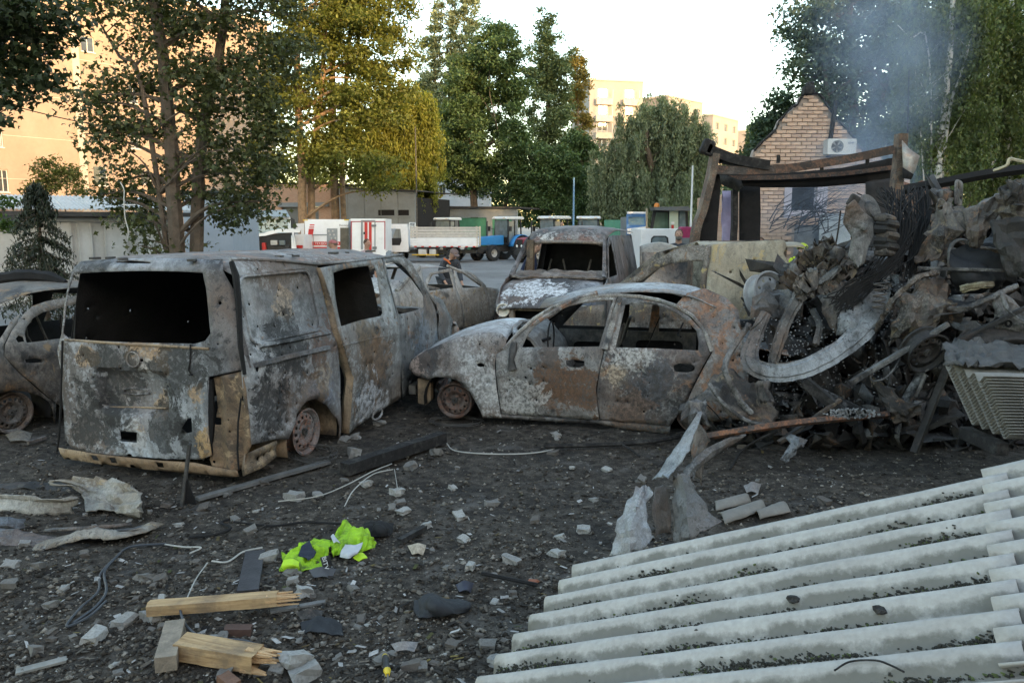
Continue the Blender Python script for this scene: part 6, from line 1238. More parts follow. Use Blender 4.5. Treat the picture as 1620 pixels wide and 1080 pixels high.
m = MB(); c = at(1517, 305, 7.7); m.panel(rrect(-.07, -.14, .06, .12, .04), lambda x, z: Vector((x, .02*math.sin(x*20), z)), [circ(-.02, .04, .012), circ(.03, -.05, .01)], .04); T(m.build('mounting_plate', M_gry, None, smooth=True, solid=.012, loc=c, rot=(R(-10), R(8), R(15))), 'small grey mounting plate with bolt holes atop the heap', 'plate')
crumple('burnt_fabric_roll', 'wad of charred layered fabric at the top right edge', 'fabric', [[(1578, 300, 7.3), (1600, 283, 7.3), (1650, 280, 7.4)], [(1585, 318, 7.1), (1605, 300, 7.05), (1650, 296, 7.1)], [(1590, 330, 7.15), (1610, 322, 7.0), (1650, 318, 7.05)]], plain('charred_layers', (.05, .043, .037), .9, .5, 16, bump=.9, dirt=((.2, .16, .12), .6)), 20, 18, .06, 7, 45)
# beams, rods and pipes
def beam(name, label, a, b_, w_, h_, mat, cat='beam', group=None, seg=7, seed=1, taper=.9):
    a = at(*a) if not isinstance(a, Vector) else a; b_ = at(*b_) if not isinstance(b_, Vector) else b_; m = MB(); d = (b_-a); x = d.normalized().cross(Vector((0, 0, 1))).normalized(); z = x.cross(d.normalized()); rows = []
    for i in range(seg+1):
        t = i/seg; p = d*t; k = 1+(taper-1)*t; rows.append([p+x*(sx_*w_/2*k*(1+.12*nz((t*4, sx_, sz_), 1.6, seed)))+z*(sz_*h_/2*k*(1+.15*nz((t*4, sz_, sx_), 1.6, seed+2))) for sx_, sz_ in ((-1, -1), (0, -1.08), (1, -1), (1.06, 0), (1, 1), (0, 1.08), (-1, 1), (-1.06, 0), (-1, -1))])
    m.grid(rows); m.add(rows[0][:8], [tuple(range(7, -1, -1))]); m.add([p+d.normalized()*(.02+.05*abs(nz(p, 25, seed))) for p in rows[-1][:8]], [tuple(range(8))])
    o = m.build(name, mat, None); o.location = a; T(o, label, cat, group); return o
M_ashchar = plain('ash_streaked_charcoal', (.03, .028, .027), .9, .6, 10, bump=.8, dirt=((.3, .3, .3), .7))
beam('charred_beam', 'charred beam sloping down under the curved door ring', (1272, 602, 7.1), (1352, 668, 6.9), .11, .09, M_char, seed=1)
beam('charred_beam', 'charred beam crossing beneath the crushed frame', (1300, 620, 7.2), (1385, 662, 7.1), .08, .07, M_ashchar, seed=2)
beam('charred_plank', 'splintered grey plank rising in the middle of the heap', (1428, 640, 6.9), (1466, 574, 7.0), .07, .03, M_ashchar, 'plank', seed=3)
beam('charred_plank', 'short pale splinter beside the splintered plank', (1450, 628, 6.88), (1464, 592, 6.92), .03, .02, M_gry, 'plank', seed=4)
cable('rusty_pipe', 'long rusty pipe lying across the foot of the heap', 'pipe', [[(1095, 694, 6.75), (1140, 686, 6.7), (1190, 678, 6.65), (1260, 668, 6.7), (1340, 660, 6.75), (1405, 655, 6.85)]], .034, burnt('rusty_pipe_metal', light=(.2, .15, .12), mid=(.09, .05, .035), rust=(.17, .07, .035), lv=.55, rv=.5, seed=46, sc=3), 5)
m = MB(); rg = random.Random(5)
for k in range(160): p = at(rg.gauss(1350, 16), 653+rg.uniform(-5, 7), 6.72); m.box(p, (rg.uniform(.01, .04), .015, rg.uniform(.005, .02)), Matrix.Rotation(rg.uniform(0, 3), 3, 'Y'))
T(m.build('ash_crust', M_ash), 'white ash crust on the rusty pipe', 'ash', kind='stuff')
cable('ash_coated_cable', 'looped cable tip coated in white ash inside the heap', 'cable', [[(1388, 570, 7.0), (1378, 588, 6.95), (1380, 602, 6.9), (1400, 598, 6.9), (1418, 578, 6.95), (1430, 552, 7.0)]], .009, M_gry, 6)
crumple('draped_sheet', 'long brown sheet sagging through the middle of the heap', 'panel', [[(1362, 575, 7.1), (1378, 590, 7.0), (1395, 610, 7.0)], [(1375, 610, 7.0), (1400, 625, 6.9), (1425, 635, 6.9)], [(1400, 650, 6.9), (1425, 650, 6.8), (1460, 640, 6.85)], [(1418, 675, 6.85), (1440, 668, 6.8), (1462, 655, 6.85)]], M_brn, 14, 20, .05, 4, 47)
for k, (pp, r0, lab) in enumerate(((((862, 706), (920, 704), (980, 702), (1030, 698), (1075, 690)), .022, 'long charred branch lying before the saloon'), (((985, 703), (1000, 712), (1012, 722), (960, 740)), .01, 'thin charred twig forking off the long branch'), (((1085, 705), (1070, 715), (1040, 738)), .010, 'thin burnt stick slanting beside the torn sheet'))):
    cable('charred_branch', lab, 'branch', [[gp(u, v, .05) for u, v in (pp if k != 1 else pp[:3])]], r0, M_char, 5)
cable('charred_stick', 'bent black stick on the ground under the rusty pipe', 'stick', [[gp(1155, 742, .02), gp(1172, 715, .05), gp(1200, 695, .16), gp(1230, 682, .25)]], .012, M_char, 4)
cable('burnt_pole', 'black pole resting on top of the heap at right', 'pole', [[(1430, 300, 9.6), (1500, 287, 9.4), (1570, 274, 9.3), (1680, 260, 9.2)]], .06, M_soot, 3)
cable('stripped_cable', 'pale stripped cable looping above the heap at right', 'cable', [[(1572, 270, 8.6), (1592, 262, 8.5), (1597, 252, 8.5), (1610, 254, 8.5), (1650, 262, 8.5)]], .018, plain('pale_cable', (.42, .36, .24), .7, .3), 5)
crumple('rusted_sheet', 'rusted sheet standing behind the wire bundle', 'sheet', [[(1428, 286, 9.8), (1470, 284, 9.8), (1505, 288, 9.8)], [(1428, 320, 9.7), (1470, 318, 9.7), (1510, 322, 9.7)], [(1428, 370, 9.6), (1470, 370, 9.6), (1510, 370, 9.6)]], burnt('rust_sheet', light=(.2, .15, .12), mid=(.1, .06, .045), rust=(.16, .07, .04), lv=.55, rv=.5, seed=48), 12, 12, .03, 2, 48)
# big folded body panels in the dark middle of the heap
for k, (g_, mt, lab) in enumerate((([[(1290, 470, 7.75), (1330, 440, 7.7), (1372, 430, 7.7)], [(1300, 505, 7.6), (1340, 486, 7.5), (1385, 470, 7.55)], [(1322, 535, 7.5), (1352, 520, 7.45), (1396, 500, 7.5)]], M_gry, 'folded grey body panel under the wire bundle'), ([[(1560, 345, 7.15), (1600, 340, 7.05), (1660, 336, 7.0)], [(1572, 392, 7.05), (1612, 388, 6.95), (1660, 386, 6.95)], [(1590, 440, 7.05), (1620, 444, 6.95), (1660, 446, 6.95)]], M_drk, 'large dark folded body panel at the right edge'), ([[(1515, 505, 7.0), (1570, 512, 6.95), (1650, 508, 6.95)], [(1510, 540, 6.85), (1570, 545, 6.8), (1650, 545, 6.8)]], M_drk, 'dark crushed floor pan above the ash covered fabric'))):
    crumple('body_panel', lab, 'panel', g_, mt, 15, 15, .05, 3., 140+k, tear=.02)
# recognisable parts among the scrap
for k, (p0, p1, wd, mt, lab) in enumerate((((1345, 606, 6.95), (1500, 512, 6.85), .06, M_gry, 'straight grey box section rising through the heap'), ((1446, 716, 6.75), (1508, 556, 7.0), .06, M_drk, 'upright dark steel post left of the slate stack'), ((1232, 700, 6.85), (1330, 632, 6.95), .045, M_brn, 'short brown steel bar slanting below the door ring'), ((1452, 424, 7.25), (1600, 428, 7.1), .04, M_gry, 'thin grey sill bar across the black lining'), ((1512, 540, 6.85), (1640, 478, 6.8), .05, M_drk, 'dark bar above the ash covered fabric'))):
    beam('steel_bar', lab, p0, p1, wd, wd*.7, mt, 'bar', seed=130+k)
cable('coil_spring', 'burnt coil spring standing in the heap below the axle parts', 'spring', [[at(1392, 470, 7.35)+Vector((.055*math.cos(a), .055*math.sin(a), -.12+a*.0085)) for a in np.linspace(0, 32, 64)]], .009, M_gry, 2)
w2 = empty('loose_wheel_rim', at(1470, 560, 6.85)); T(w2, 'sooty wheel rim lying in the dark middle of the heap', 'rim'); w2.rotation_euler = (R(30), R(25), R(-75)); rim(w2, 'rim', (0, 0, 0), .19, .15, 1, M_drk, holes=12)
# individual scraps
mats = (M_brn, M_gry, M_drk, M_gry, M_brn)
rg = random.Random(91)
for k in range(250):
    u = rg.uniform(1160, 1640); vt = lerpt(u, topv); v = rg.uniform(vt+30, 700)
    if (1500 < u and v > 545) or (u < 1245 and v < 480): continue
    t = (v-vt)/(735-vt); d = 9.3-1.9*t**1.1-rg.uniform(.1, .4); a, b_ = (rg.uniform(8, 34), rg.uniform(5, 18)) if k % 3 else (rg.uniform(2, 7), rg.uniform(16, 50)); s_ = rg.uniform(-.3, .3)
    crumple('metal_scrap', 'crumpled scorched metal scrap lodged in the wreck heap', 'scrap', [[(u-a, v-b_+a*s_, d), (u, v-b_*1.2, d-.15), (u+a, v-b_-a*s_, d+.05)], [(u-a*.8, v, d-.1), (u, v, d-.22), (u+a*.9, v+4, d-.05)], [(u-a, v+b_, d), (u+3, v+b_*.9, d-.1), (u+a*.7, v+b_*1.1, d)]], mats[k % 5], 8, 8, .09, 6, 100+k, tear=.1, group='metal scraps in the wreck heap')

# ---- torn sheet standing in the foreground
M_zinc = burnt('torn_zinc_sheet', light=(.40, .43, .45), mid=(.27, .29, .30), dark=(.06, .06, .06), lv=.38, rv=.78, tv=.8, seed=81, flake=.35, sc=2.)
M_zdk = burnt('torn_dark_sheet', light=(.20, .195, .19), mid=(.12, .115, .11), dark=(.05, .045, .04), lv=.44, rv=.72, tv=.74, seed=82, flake=.2, sc=1.5)
ts = empty('torn_metal_sheet', gp(1040, 880)); T(ts, 'torn pale metal sheet curling upright beside the slate', 'sheet')
ZT = ZM(4.153, 940, 640)
def zt(l): return [(u, v, d) for (u, v), d in zip(ZT([q[:2] for q in l]), [q[2] for q in l])]
crumple('lower_leaf', None, None, [zt([(300, 510, 4.75), (330, 508, 4.7), (365, 515, 4.68)]), zt([(190, 680, 4.6), (280, 660, 4.5), (355, 660, 4.55)]), zt([(120, 830, 4.5), (240, 810, 4.38), (370, 800, 4.45)]), zt([(95, 1020, 4.4), (240, 1000, 4.3), (405, 930, 4.4)])], M_zinc, 20, 28, .03, 6, 82, tear=.02, parent=ts)
crumple('twisted_strip', None, None, [zt([(690, 30, 5.0), (724, 22, 5.0)]), zt([(600, 170, 4.95), (672, 190, 4.9)]), zt([(530, 280, 4.9), (632, 290, 4.82)]), zt([(440, 400, 4.85), (530, 430, 4.75)]), zt([(360, 500, 4.78), (470, 480, 4.7)])], M_pale_m, 8, 28, .02, 5, 83, parent=ts)
crumple('dark_leaf', None, None, [zt([(520, 440, 4.8), (570, 430, 4.7), (640, 480, 4.7)]), zt([(515, 600, 4.7), (600, 600, 4.5), (720, 620, 4.6)]), zt([(510, 760, 4.6), (620, 750, 4.4), (790, 730, 4.5)]), zt([(505, 945, 4.5), (640, 910, 4.35), (860, 770, 4.45)])], M_zdk, 22, 26, .03, 4, 84, parent=ts)
crumple('arched_strip', None, None, [zt([(1028, 180, 5.3), (900, 205, 5.15), (780, 255, 5.0), (690, 320, 4.9), (620, 385, 4.8), (560, 440, 4.75)]), zt([(1024, 188, 5.28), (900, 240, 5.12), (790, 300, 4.96), (705, 365, 4.85), (640, 430, 4.76), (600, 480, 4.7)]), zt([(1020, 198, 5.3), (900, 275, 5.14), (800, 335, 4.98), (722, 395, 4.88), (655, 455, 4.78), (640, 510, 4.72)])], M_gry, 40, 8, .012, 4, 85, parent=ts)
crumple('dark_inner_fold', None, None, [zt([(400, 540, 4.75), (450, 520, 4.8), (500, 520, 4.85)]), zt([(380, 700, 4.65), (440, 690, 4.75), (500, 690, 4.85)]), zt([(400, 880, 4.55), (450, 860, 4.65), (500, 850, 4.75)])], M_zdk, 12, 14, .03, 5, 86, parent=ts)
crumple('rear_fold', None, None, [zt([(680, 100, 5.1), (720, 150, 5.15), (760, 230, 5.15)]), zt([(640, 250, 5.05), (690, 260, 5.1), (740, 280, 5.1)]), zt([(650, 480, 4.95), (690, 500, 5.0), (700, 560, 5.0)])], M_brn, 10, 14, .02, 5, 87, parent=ts)
# broken slate pieces behind it
for k, (l, lab) in enumerate((([(790, 640, 5.2), (980, 590, 5.35), (1030, 640, 5.3), (800, 700, 5.1)], 'rearmost broken slate strip beside the torn sheet'), ([(810, 715, 5.05), (1080, 630, 5.15), (1130, 690, 5.05), (860, 780, 4.9)], 'front broken slate strip beside the torn sheet'), ([(1050, 710, 5.1), (1220, 640, 5.2), (1290, 710, 5.05), (1090, 750, 5.0)], 'broken slate corner right of the torn sheet'))):
    q = [gp(u, v, .03) for u, v in ZT([x[:2] for x in l])]; c = sum(q, Vector())/4; m = MB(); rows = []
    for i in range(9):
        a_ = q[0].lerp(q[1], i/8); b_ = q[3].lerp(q[2], i/8); rows.append([a_.lerp(b_, j/6)-c+Vector((0, 0, .035*math.sin(j/6*3.1)+.006*nz((i, j, k), .9))) for j in range(7)])
    m.grid(rows); o = m.build('slate_fragment', plain('dusty_slate', (.21, .19, .165), .9, .2, 6, bump=.3), smooth=True, solid=.008); o.location = c; T(o, lab, 'slate', 'broken slate pieces')

# ---- crumpled panels in the lower left
M_pl = burnt('creamy_crumpled_panel', light=(.40, .38, .34), mid=(.17, .16, .14), dark=(.03, .027, .025), rust=(.24, .14, .07), tan=(.45, .33, .2), lv=.42, rv=.64, tv=.62, seed=88, flake=.35, sc=1.6)
M_plb = burnt('blue_grey_crumpled_panel', light=(.22, .25, .28), mid=(.10, .115, .13), lv=.47, rv=.7, tv=.7, seed=89, flake=.25, sc=1.4)
ZP = ZM(6., 0, 720)
def zp(l): return [(u, v, 1250*(CH-h)/(v-358)*.992) for (u, v), h in zip(ZP([q[:2] for q in l]), [q[2] for q in l])]
pl = empty('crumpled_panel', gp(110, 850)); T(pl, 'crumpled cream car panel lying in the lower left corner', 'panel')
crumple('curled_end', None, None, [zp([(320, 235, .10), (600, 190, .16), (850, 185, .2), (1100, 200, .2), (1300, 290, .2)]), zp([(700, 260, .12), (850, 330, .12), (1000, 380, .10), (1150, 330, .14), (1370, 350, .2)]), zp([(780, 400, .10), (950, 450, .06), (1100, 500, .05), (1200, 480, .14), (1380, 430, .2)]), zp([(800, 560, .08), (930, 520, .08), (1100, 540, .08), (1200, 580, .08), (1400, 640, .05)])], M_pl, 30, 24, .035, 5, 90, tear=.02, parent=pl)
crumple('folded_leaf', None, None, [zp([(-150, 380, .16), (100, 360, .18), (300, 375, .18), (520, 405, .18), (780, 390, .18)]), zp([(-150, 420, .12), (100, 420, .13), (300, 430, .13), (520, 445, .13), (770, 430, .15)]), zp([(-150, 540, .05), (100, 560, .05), (300, 575, .05), (520, 582, .05), (750, 570, .05)])], M_pl, 24, 14, .02, 4, 91, parent=pl)
crumple('dark_inner_fold', None, None, [zp([(-150, 270, .05), (150, 250, .06), (420, 240, .07), (700, 250, .08)]), zp([(-150, 330, .03), (150, 330, .04), (420, 340, .05), (750, 370, .05)])], M_drk, 18, 8, .03, 5, 98, parent=pl)  # dark sheet stands in for shade in the gap inside the panel
crumple('edge_strip', None, None, [zp([(430, 255, .16), (560, 270, .16), (690, 280, .16), (820, 350, .12)]), zp([(440, 280, .14), (560, 290, .14), (680, 300, .13), (800, 380, .1)])], M_pl, 14, 4, .012, 6, 92, parent=pl)
pb = empty('crumpled_panel', gp(60, 880)); T(pb, 'blue grey crumpled panel below the cream one', 'panel')
crumple('blue_leaf', None, None, [zp([(-200, 590, .14), (0, 590, .14), (260, 590, .12)]), zp([(-200, 670, .12), (0, 680, .12), (250, 700, .08)])], M_plb, 12, 6, .02, 4, 93, parent=pb)
crumple('swept_leaf', None, None, [zp([(-200, 680, .12), (100, 690, .12), (350, 740, .09), (600, 780, .06), (900, 730, .1), (1250, 700, .1), (1520, 640, .06)]), zp([(-200, 780, .10), (100, 800, .08), (350, 800, .08), (600, 800, .08), (900, 750, .12), (1250, 720, .12), (1520, 660, .06)]), zp([(-200, 900, .03), (100, 920, .03), (350, 890, .04), (600, 850, .05), (950, 830, .03), (1250, 780, .03), (1500, 690, .03)])], M_plb, 36, 18, .02, 4, 94, parent=pb)
strip('cream_edge', None, None, [(*q, 1.) for q in zp([(330, 890, .06), (550, 820, .10), (800, 750, .14), (950, 740, .14), (1100, 760, .12), (1300, 720, .1), (1500, 650, .06)])], .09, M_pl, .03, 'flat', .008, 95, 5, parent=pb, up=(0, -.4, 1))
strip('rear_edge', None, None, [(*q, 1.) for q in zp([(420, 715, .06), (800, 690, .09), (1250, 655, .08)])], .03, M_gry, .015, 'flat', .004, 96, 5, parent=pb, up=(0, -.4, 1))

# ---- slate sheets
def slate_mesh(L, waves=7.5, seed=0, bow=.0):
    m = MB(); nx = 26; ny = int(waves*10); rows = []
    for j in range(ny+1):
        y = -.15*waves*j/ny; rows.append([Vector((L*i/nx, y, .026*math.cos(2*math.pi*(-y)/.15)+bow*math.sin(i/nx*math.pi)+.003*nz((i*.3, j*.2, seed)))) for i in range(nx+1)])
    m.grid(rows); return m
import itertools
def rotm(e):
    return Matrix.Rotation(e[2], 3, 'Z') @ Matrix.Rotation(e[1], 3, 'Y') @ Matrix.Rotation(e[0], 3, 'X')
SP = (3.8922, 0.1535, -0.4154, -0.5762, 1.900)
RM = rotm(SP[1:4]); T0 = CAM+ray(910, 901)*SP[0]
_N = NT('foreground_slate'); a = _N.noise(2.5, 8, .65); c_ = _N.noise(40, 4, .6); e_ = _N.noise(7, 7, .7)
col = _N.mix(_N.mr(a, .35, .65), (.315, .296, .276), (.39, .372, .348)); col = _N.mix(1., col, _N.mr(c_, .3, .7, .9, 1.08), 'MULTIPLY')
col = _N.mix(_N.mr(e_, .57, .70, 0, .45), col, (.24, .245, .235))
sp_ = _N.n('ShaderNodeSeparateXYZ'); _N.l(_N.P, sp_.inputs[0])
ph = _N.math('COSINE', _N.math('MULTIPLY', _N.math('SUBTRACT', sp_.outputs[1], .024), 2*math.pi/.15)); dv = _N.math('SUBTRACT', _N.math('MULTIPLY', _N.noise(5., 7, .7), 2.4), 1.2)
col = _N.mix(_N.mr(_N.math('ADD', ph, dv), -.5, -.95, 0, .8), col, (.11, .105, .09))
M_fs = _N.bsdf(col, .82, 0, _N.bump(c_, .2, .01), .3)
sheetA = slate_mesh(SP[4]+.02, 7.8, 1).build('slate_sheet', M_fs, smooth=True, solid=.007); 
sheetA.matrix_world = Matrix.Translation(T0) @ RM.to_4x4(); T(sheetA, 'large corrugated slate sheet tilted across the lower right foreground', 'slate sheet')
sheetB = slate_mesh(1.75, 7.8, 2).build('slate_sheet', M_fs, smooth=True, solid=.007)
sheetB.matrix_world = Matrix.Translation(T0+RM @ Vector((SP[4]-.06, .05, .012))) @ RM.to_4x4() @ Matrix.Rotation(R(1.2), 4, 'Z'); T(sheetB, 'overlapping corrugated slate sheet running out at the right edge', 'slate sheet')
base = slate_mesh(1.75, 7.8, 3).build('slate_sheet', plain('stack_slate', (.25, .22, .19), .85, .2, 6, bump=.3), smooth=True, solid=.007)
for k in range(9):
    o = base if k == 0 else base.copy()
    if k: COL.objects.link(o)
    o.matrix_world = Matrix.Translation(T0+RM @ Vector((.92+.01*(k % 3), -.10-.012*k, -.075-.022*k))) @ RM.to_4x4(); T(o, 'corrugated slate sheet in the stack under the foreground sheet', 'slate sheet', 'slate sheets stacked under the foreground sheet')
# moss, leaf litter and grit in the valleys
rg = random.Random(8); b = MB(); b2 = MB()
for k in range(13000):
    w_ = rg.randrange(0, 8); x = rg.uniform(.02, SP[4]+.6); nn = nz((x*3.2, w_*3.7, 1)); 
    if nn < rg.uniform(-.25, .45): continue
    y = -.15*(w_+.5)+.012+abs(rg.gauss(0, .005+.012*max(0, nn))); z = .026*math.cos(2*math.pi*(-y)/.15)+.005+rg.uniform(0, .01)*max(0, nn)
    p = T0+RM @ Vector((x, y, z)); s_ = rg.uniform(.002, .0075)
    (b2 if rg.random() < .12 else b).box(p, (s_*1.8, s_, s_*.7), Matrix.Rotation(rg.uniform(0, 3), 3, 'Z') @ Matrix.Rotation(rg.uniform(-.6, .6), 3, 'X'))
T(b.build('leaf_litter', plain('dark_litter', (.035, .033, .026), .95, .5, 30)), 'dark grit and leaf litter lying in the slate valleys', 'litter', kind='stuff')
T(b2.build('moss_crumbs', plain('moss', (.07, .09, .03), .95, .5, 30)), 'green moss crumbs lying in the slate valleys', 'moss', kind='stuff')
for k, (u, v) in enumerate(((1440, 915), (1258, 952), (1110, 1000), (1415, 850), (1395, 970))):
    P = None
    d = ray(u, v); n_ = RM @ Vector((0, 0, 1)); t = (T0-CAM).dot(n_)/d.dot(n_); P = CAM+d*t; bm = bmesh.new(); bmesh.ops.create_icosphere(bm, subdivisions=2, radius=.016+.005*(k % 3))
    for v_ in bm.verts: v_.co *= 1+.5*nz(v_.co, 60, k); v_.co.z *= .6
    me = bpy.data.meshes.new('charcoal_lump'); bm.to_mesh(me); bm.free(); o = link('charcoal_lump', me, M_char); o.location = P+n_*.012; T(o, 'small charcoal lump lying on the foreground slate', 'charcoal', 'charcoal lumps on the slate')
# curved crack line on the near sheet
cable('dark_twig', 'thin dark curved twig on the near slate ridge', 'twig', [[CAM+ray(u, v)*((T0+RM @ Vector((0, 0, .034))-CAM).dot(RM @ Vector((0, 0, 1)))/ray(u, v).dot(RM @ Vector((0, 0, 1)))) for u, v in ((1320, 1060), (1345, 1046), (1385, 1044), (1410, 1052), (1430, 1062))]], .003, M_char, 5)
# rubble mound that carries the tilted sheets
rows = []
n_ = RM @ Vector((0, 0, 1))
for i in range(16):
    r_ = []
    for j in range(12):
        t, s_ = i/15, j/11; q = T0+RM @ Vector((.12+1.9*t, -.06-1.1*s_, -.34 if i > 6 else -.05-.04*i)); e = min(i, 15-i, j, 11-j); h = max(0., min(1., e/2.)); z = gz(q.x, q.y)-.05
        r_.append(Vector((q.x, q.y, z+max(0, q.z-z)*h*(.82+.1*nz(q, 5)))))
    rows.append(r_)
b = MB(); b.grid(rows); S(b.build('soil_mound', gmat, smooth=True))
# stack of slate beyond, at the right edge
SM = slate_mesh(1.75, 4, 5); st0 = SM.build('slate_sheet', plain('stacked_slate', (.22, .208, .19), .85, .25, 5, bump=.3, dirt=((.16, .15, .135), .5)), smooth=True, solid=.007)
for k in range(20):
    o = st0 if k == 0 else st0.copy()
    if k: COL.objects.link(o)
    q = at(1562+k*2.6, 602, 5.6); zt_ = at(1545, 602, 5.6).z-.0225*k
    o.location = (q.x, q.y+1.05, zt_); o.rotation_euler = (R(-1), R(.5), R(-3+1.2*nz((k, 0, 0), .7))); o.location.y = 5.6+.58
    T(o, 'pale corrugated slate sheet in the stack at the right edge', 'slate sheet', 'slate sheets stacked at the right edge')
m = MB()
for x in (2.9, 3.9):
    z = at(1545, 602, 5.6).z-.0225*20-.03; m = MB(); m.box((x+.75, 5.95, z-.06), (.1, .5, .1)); T(m.build('timber_bearer', M_char, bevel=.01), ('left' if x < 3 else 'right')+' charred timber bearer under the right hand slate stack', 'timber')
crumple('ash_covered_cloth', 'grey ash covered fabric lying on the right hand slate stack', 'fabric', [[(1485, 545, 6.6), (1530, 535, 6.6), (1580, 540, 6.6), (1650, 548, 6.6)], [(1490, 565, 6.2), (1530, 555, 6.15), (1580, 562, 6.1), (1650, 570, 6.1)], [(1488, 580, 5.9), (1525, 575, 5.8), (1560, 578, 5.75), (1650, 585, 5.75)]], plain('ash_cloth', (.085, .082, .079), .95, .4, 10, bump=.7), 30, 20, .05, 5, 97)
# ================================================================== VEHICLES IN THE YARD BEHIND
M_tyre = plain('rubber_tyre', (.022, .022, .023), .85, .3, 10, bump=.4, dirt=((.09, .08, .07), .5))
M_wrim = plain('pale_wheel_rim', (.40, .38, .35), .6, .2, 6)
M_vwhite = plain('vehicle_white', (.66, .67, .68), .4, .07, 3, dirt=((.42, .40, .37), .3))
M_vred = plain('signal_red', (.46, .03, .025), .45, .1, 3)
M_blue = plain('tractor_blue', (.02, .20, .46), .45, .12, 3)
M_maroon = plain('tractor_red', (.26, .03, .05), .45, .15, 3)
M_blkp = plain('black_plastic', (.02, .02, .021), .6, .2, 6)
M_chas = plain('dark_chassis', (.035, .034, .033), .7, .3, 5)
M_cabg = glassmat('cab_glass', (.10, .13, .14), .08)
M_ws = glassmat('blue_windscreen', (.20, .30, .34), .1)
def wheel(root, c, r, w_, rr=.55):
    m = MB(); M4 = Matrix.Translation(c) @ Matrix.Rotation(R(90), 4, 'Y')
    m.lathe([(r*rr, -w_/2), (r*.9, -w_/2), (r, -w_*.35), (r, w_*.35), (r*.9, w_/2), (r*rr, w_/2), (r*rr, -w_/2)], 22, M4)
    for k in range(int(18*r/.4)):
        a = 2*math.pi*k/int(18*r/.4); m.box(Vector(c)+Vector((0, math.cos(a)*r, math.sin(a)*r)), (w_*.85, .05, .035), Matrix.Rotation(a-math.pi/2, 3, 'X'))
    t = m.build('wheel', M_tyre, root, smooth=True)
    m = MB(); m.lathe([(r*rr*1.02, -w_*.42), (r*rr*.85, -w_*.2), (r*rr*.35, -w_*.05), (.06, w_*.1), (.06, -w_*.1), (r*rr*.35, w_*.12), (r*rr*.85, w_*.22), (r*rr*1.02, w_*.42)], 18, M4); m.build('rim', M_wrim, t, smooth=True); return t
def tractor(label, u, d, yaw, body, roofm, group='tractors parked in the yard', exhaust=True):
    p = at(u, 400, d); t = empty('tractor', (p.x, p.y, 0), -yaw); T(t, label, 'tractor', group)
    for s_ in (-1, 1):
        wheel(t, (s_*.78, -.75, .74), .74, .42, .5); wheel(t, (s_*.72, 1.55, .48), .48, .30, .52)
        m = MB(); rows = [[Vector((x, -.75+.84*math.cos(a), .74+.84*math.sin(a))) for x in (s_*.55, s_*1.0)] for a in np.linspace(.15, 2.6, 10)]; m.grid(rows); m.build('fender', body, t, smooth=True, solid=.03)
        m = MB(); m.lathe([(.07, 0), (.08, .03), (.05, .05), (.001, .05)], 12, Matrix.Translation((s_*.2, 2.30, .98)) @ Matrix.Rotation(R(-90), 4, 'X')); m.build('headlight', plain('lamp_lens', (.7, .7, .68), .2, .1), t, smooth=True)
        for yy_, z0 in ((.15, .95), (-1.0, 1.1)): m = MB(); m.bar((s_*.62, yy_, z0), (s_*.58, yy_-.05*(1 if yy_ > 0 else -1), 2.52), .07, .07); m.build('cab_post', M_blkp, t)
        m = MB(); m.bar((s_*.63, -.42, .7), (s_*.59, -.42, 2.5), .05, .06); m.build('cab_post', M_blkp, t)
        m = MB(); m.box((s_*.605, -.1, 1.75), (.012, .5, 1.3)); m.build('side_glass', M_cabg, t)
        m = MB(); m.bar((s_*.6, .15, 1.9), (s_*.95, .3, 2.0), .03, .03); m.box((s_*.97, .3, 1.95), (.05, .18, .3)); m.build('mirror', M_blkp, t)
    m = MB(); m.prism([(.25, .95), (2.2, .95), (2.28, 1.05), (2.28, 1.38), (1.9, 1.46), (.25, 1.55)], lambda a, b_, k: Vector((k, a, b_)), -.34, .34); m.build('bonnet', body, t, bevel=.04)
    m = MB(); m.box((0, 2.30, 1.18), (.5, .04, .36)); m.build('grille', M_blkp, t)
    m = MB(); m.box((0, .75, .72), (.45, 3.0, .38)); m.box((0, 2.15, .62), (.5, .5, .35)); m.bar((-.7, 1.55, .5), (.7, 1.55, .5), .12, .12); m.bar((-.7, -.75, .74), (.7, -.75, .74), .2, .2); m.build('chassis', M_chas, t, bevel=.03)
    m = MB(); m.prism([(-1.15, 2.52), (.3, 2.52), (.36, 2.58), (.2, 2.70), (-1.05, 2.70), (-1.2, 2.6)], lambda a, b_, k: Vector((k, a, b_)), -.70, .70); m.build('cab_roof', roofm, t, bevel=.05)
    m = MB(); m.box((0, -.4, .98), (1.2, 1.1, .1)); m.box((0, -.72, 1.25), (.5, .4, .5)); m.box((0, .05, 1.3), (.6, .12, .5)); m.build('seat_and_console', M_blkp, t, bevel=.03)
    m = MB(); m.box((0, .17, 1.95), (1.1, .012, 1.05)); m.build('front_glass', M_cabg, t)
    for s_ in (-1, 1):
        m = MB(); m.box((s_*.45, .36, 2.6), (.16, .05, .08)); m.build('work_lamp', plain('lamp_lens2', (.7, .6, .5), .3, .1), t)
    if exhaust: m = MB(); m.tube([(.3, 1.1, 1.5), (.3, 1.1, 2.3), (.3, 1.06, 2.4)], .045, 8); m.build('exhaust', M_chas, t)
    return t
M_roofw = plain('cab_roof_white', (.62, .62, .6), .5, .1, 3)
M_roofk = plain('cab_roof_dark', (.10, .105, .11), .5, .15, 3)
tractor('bright blue tractor with white cab roof beside the flatbed truck', 796, 50, math.atan2(-.72, -.7), M_blue, M_roofw)
tractor('maroon tractor partly hidden behind the front facing van', 868, 47, math.atan2(-.75, -.65), M_maroon, M_roofw)
tractor('dark tractor with pale roof behind the dark van roof', 930, 48, math.atan2(-.15, -1), M_chas, M_roofw)
tractor('dark tractor standing behind the flatbed truck', 703, 55, math.atan2(-.5, -.85), M_chas, M_roofw)
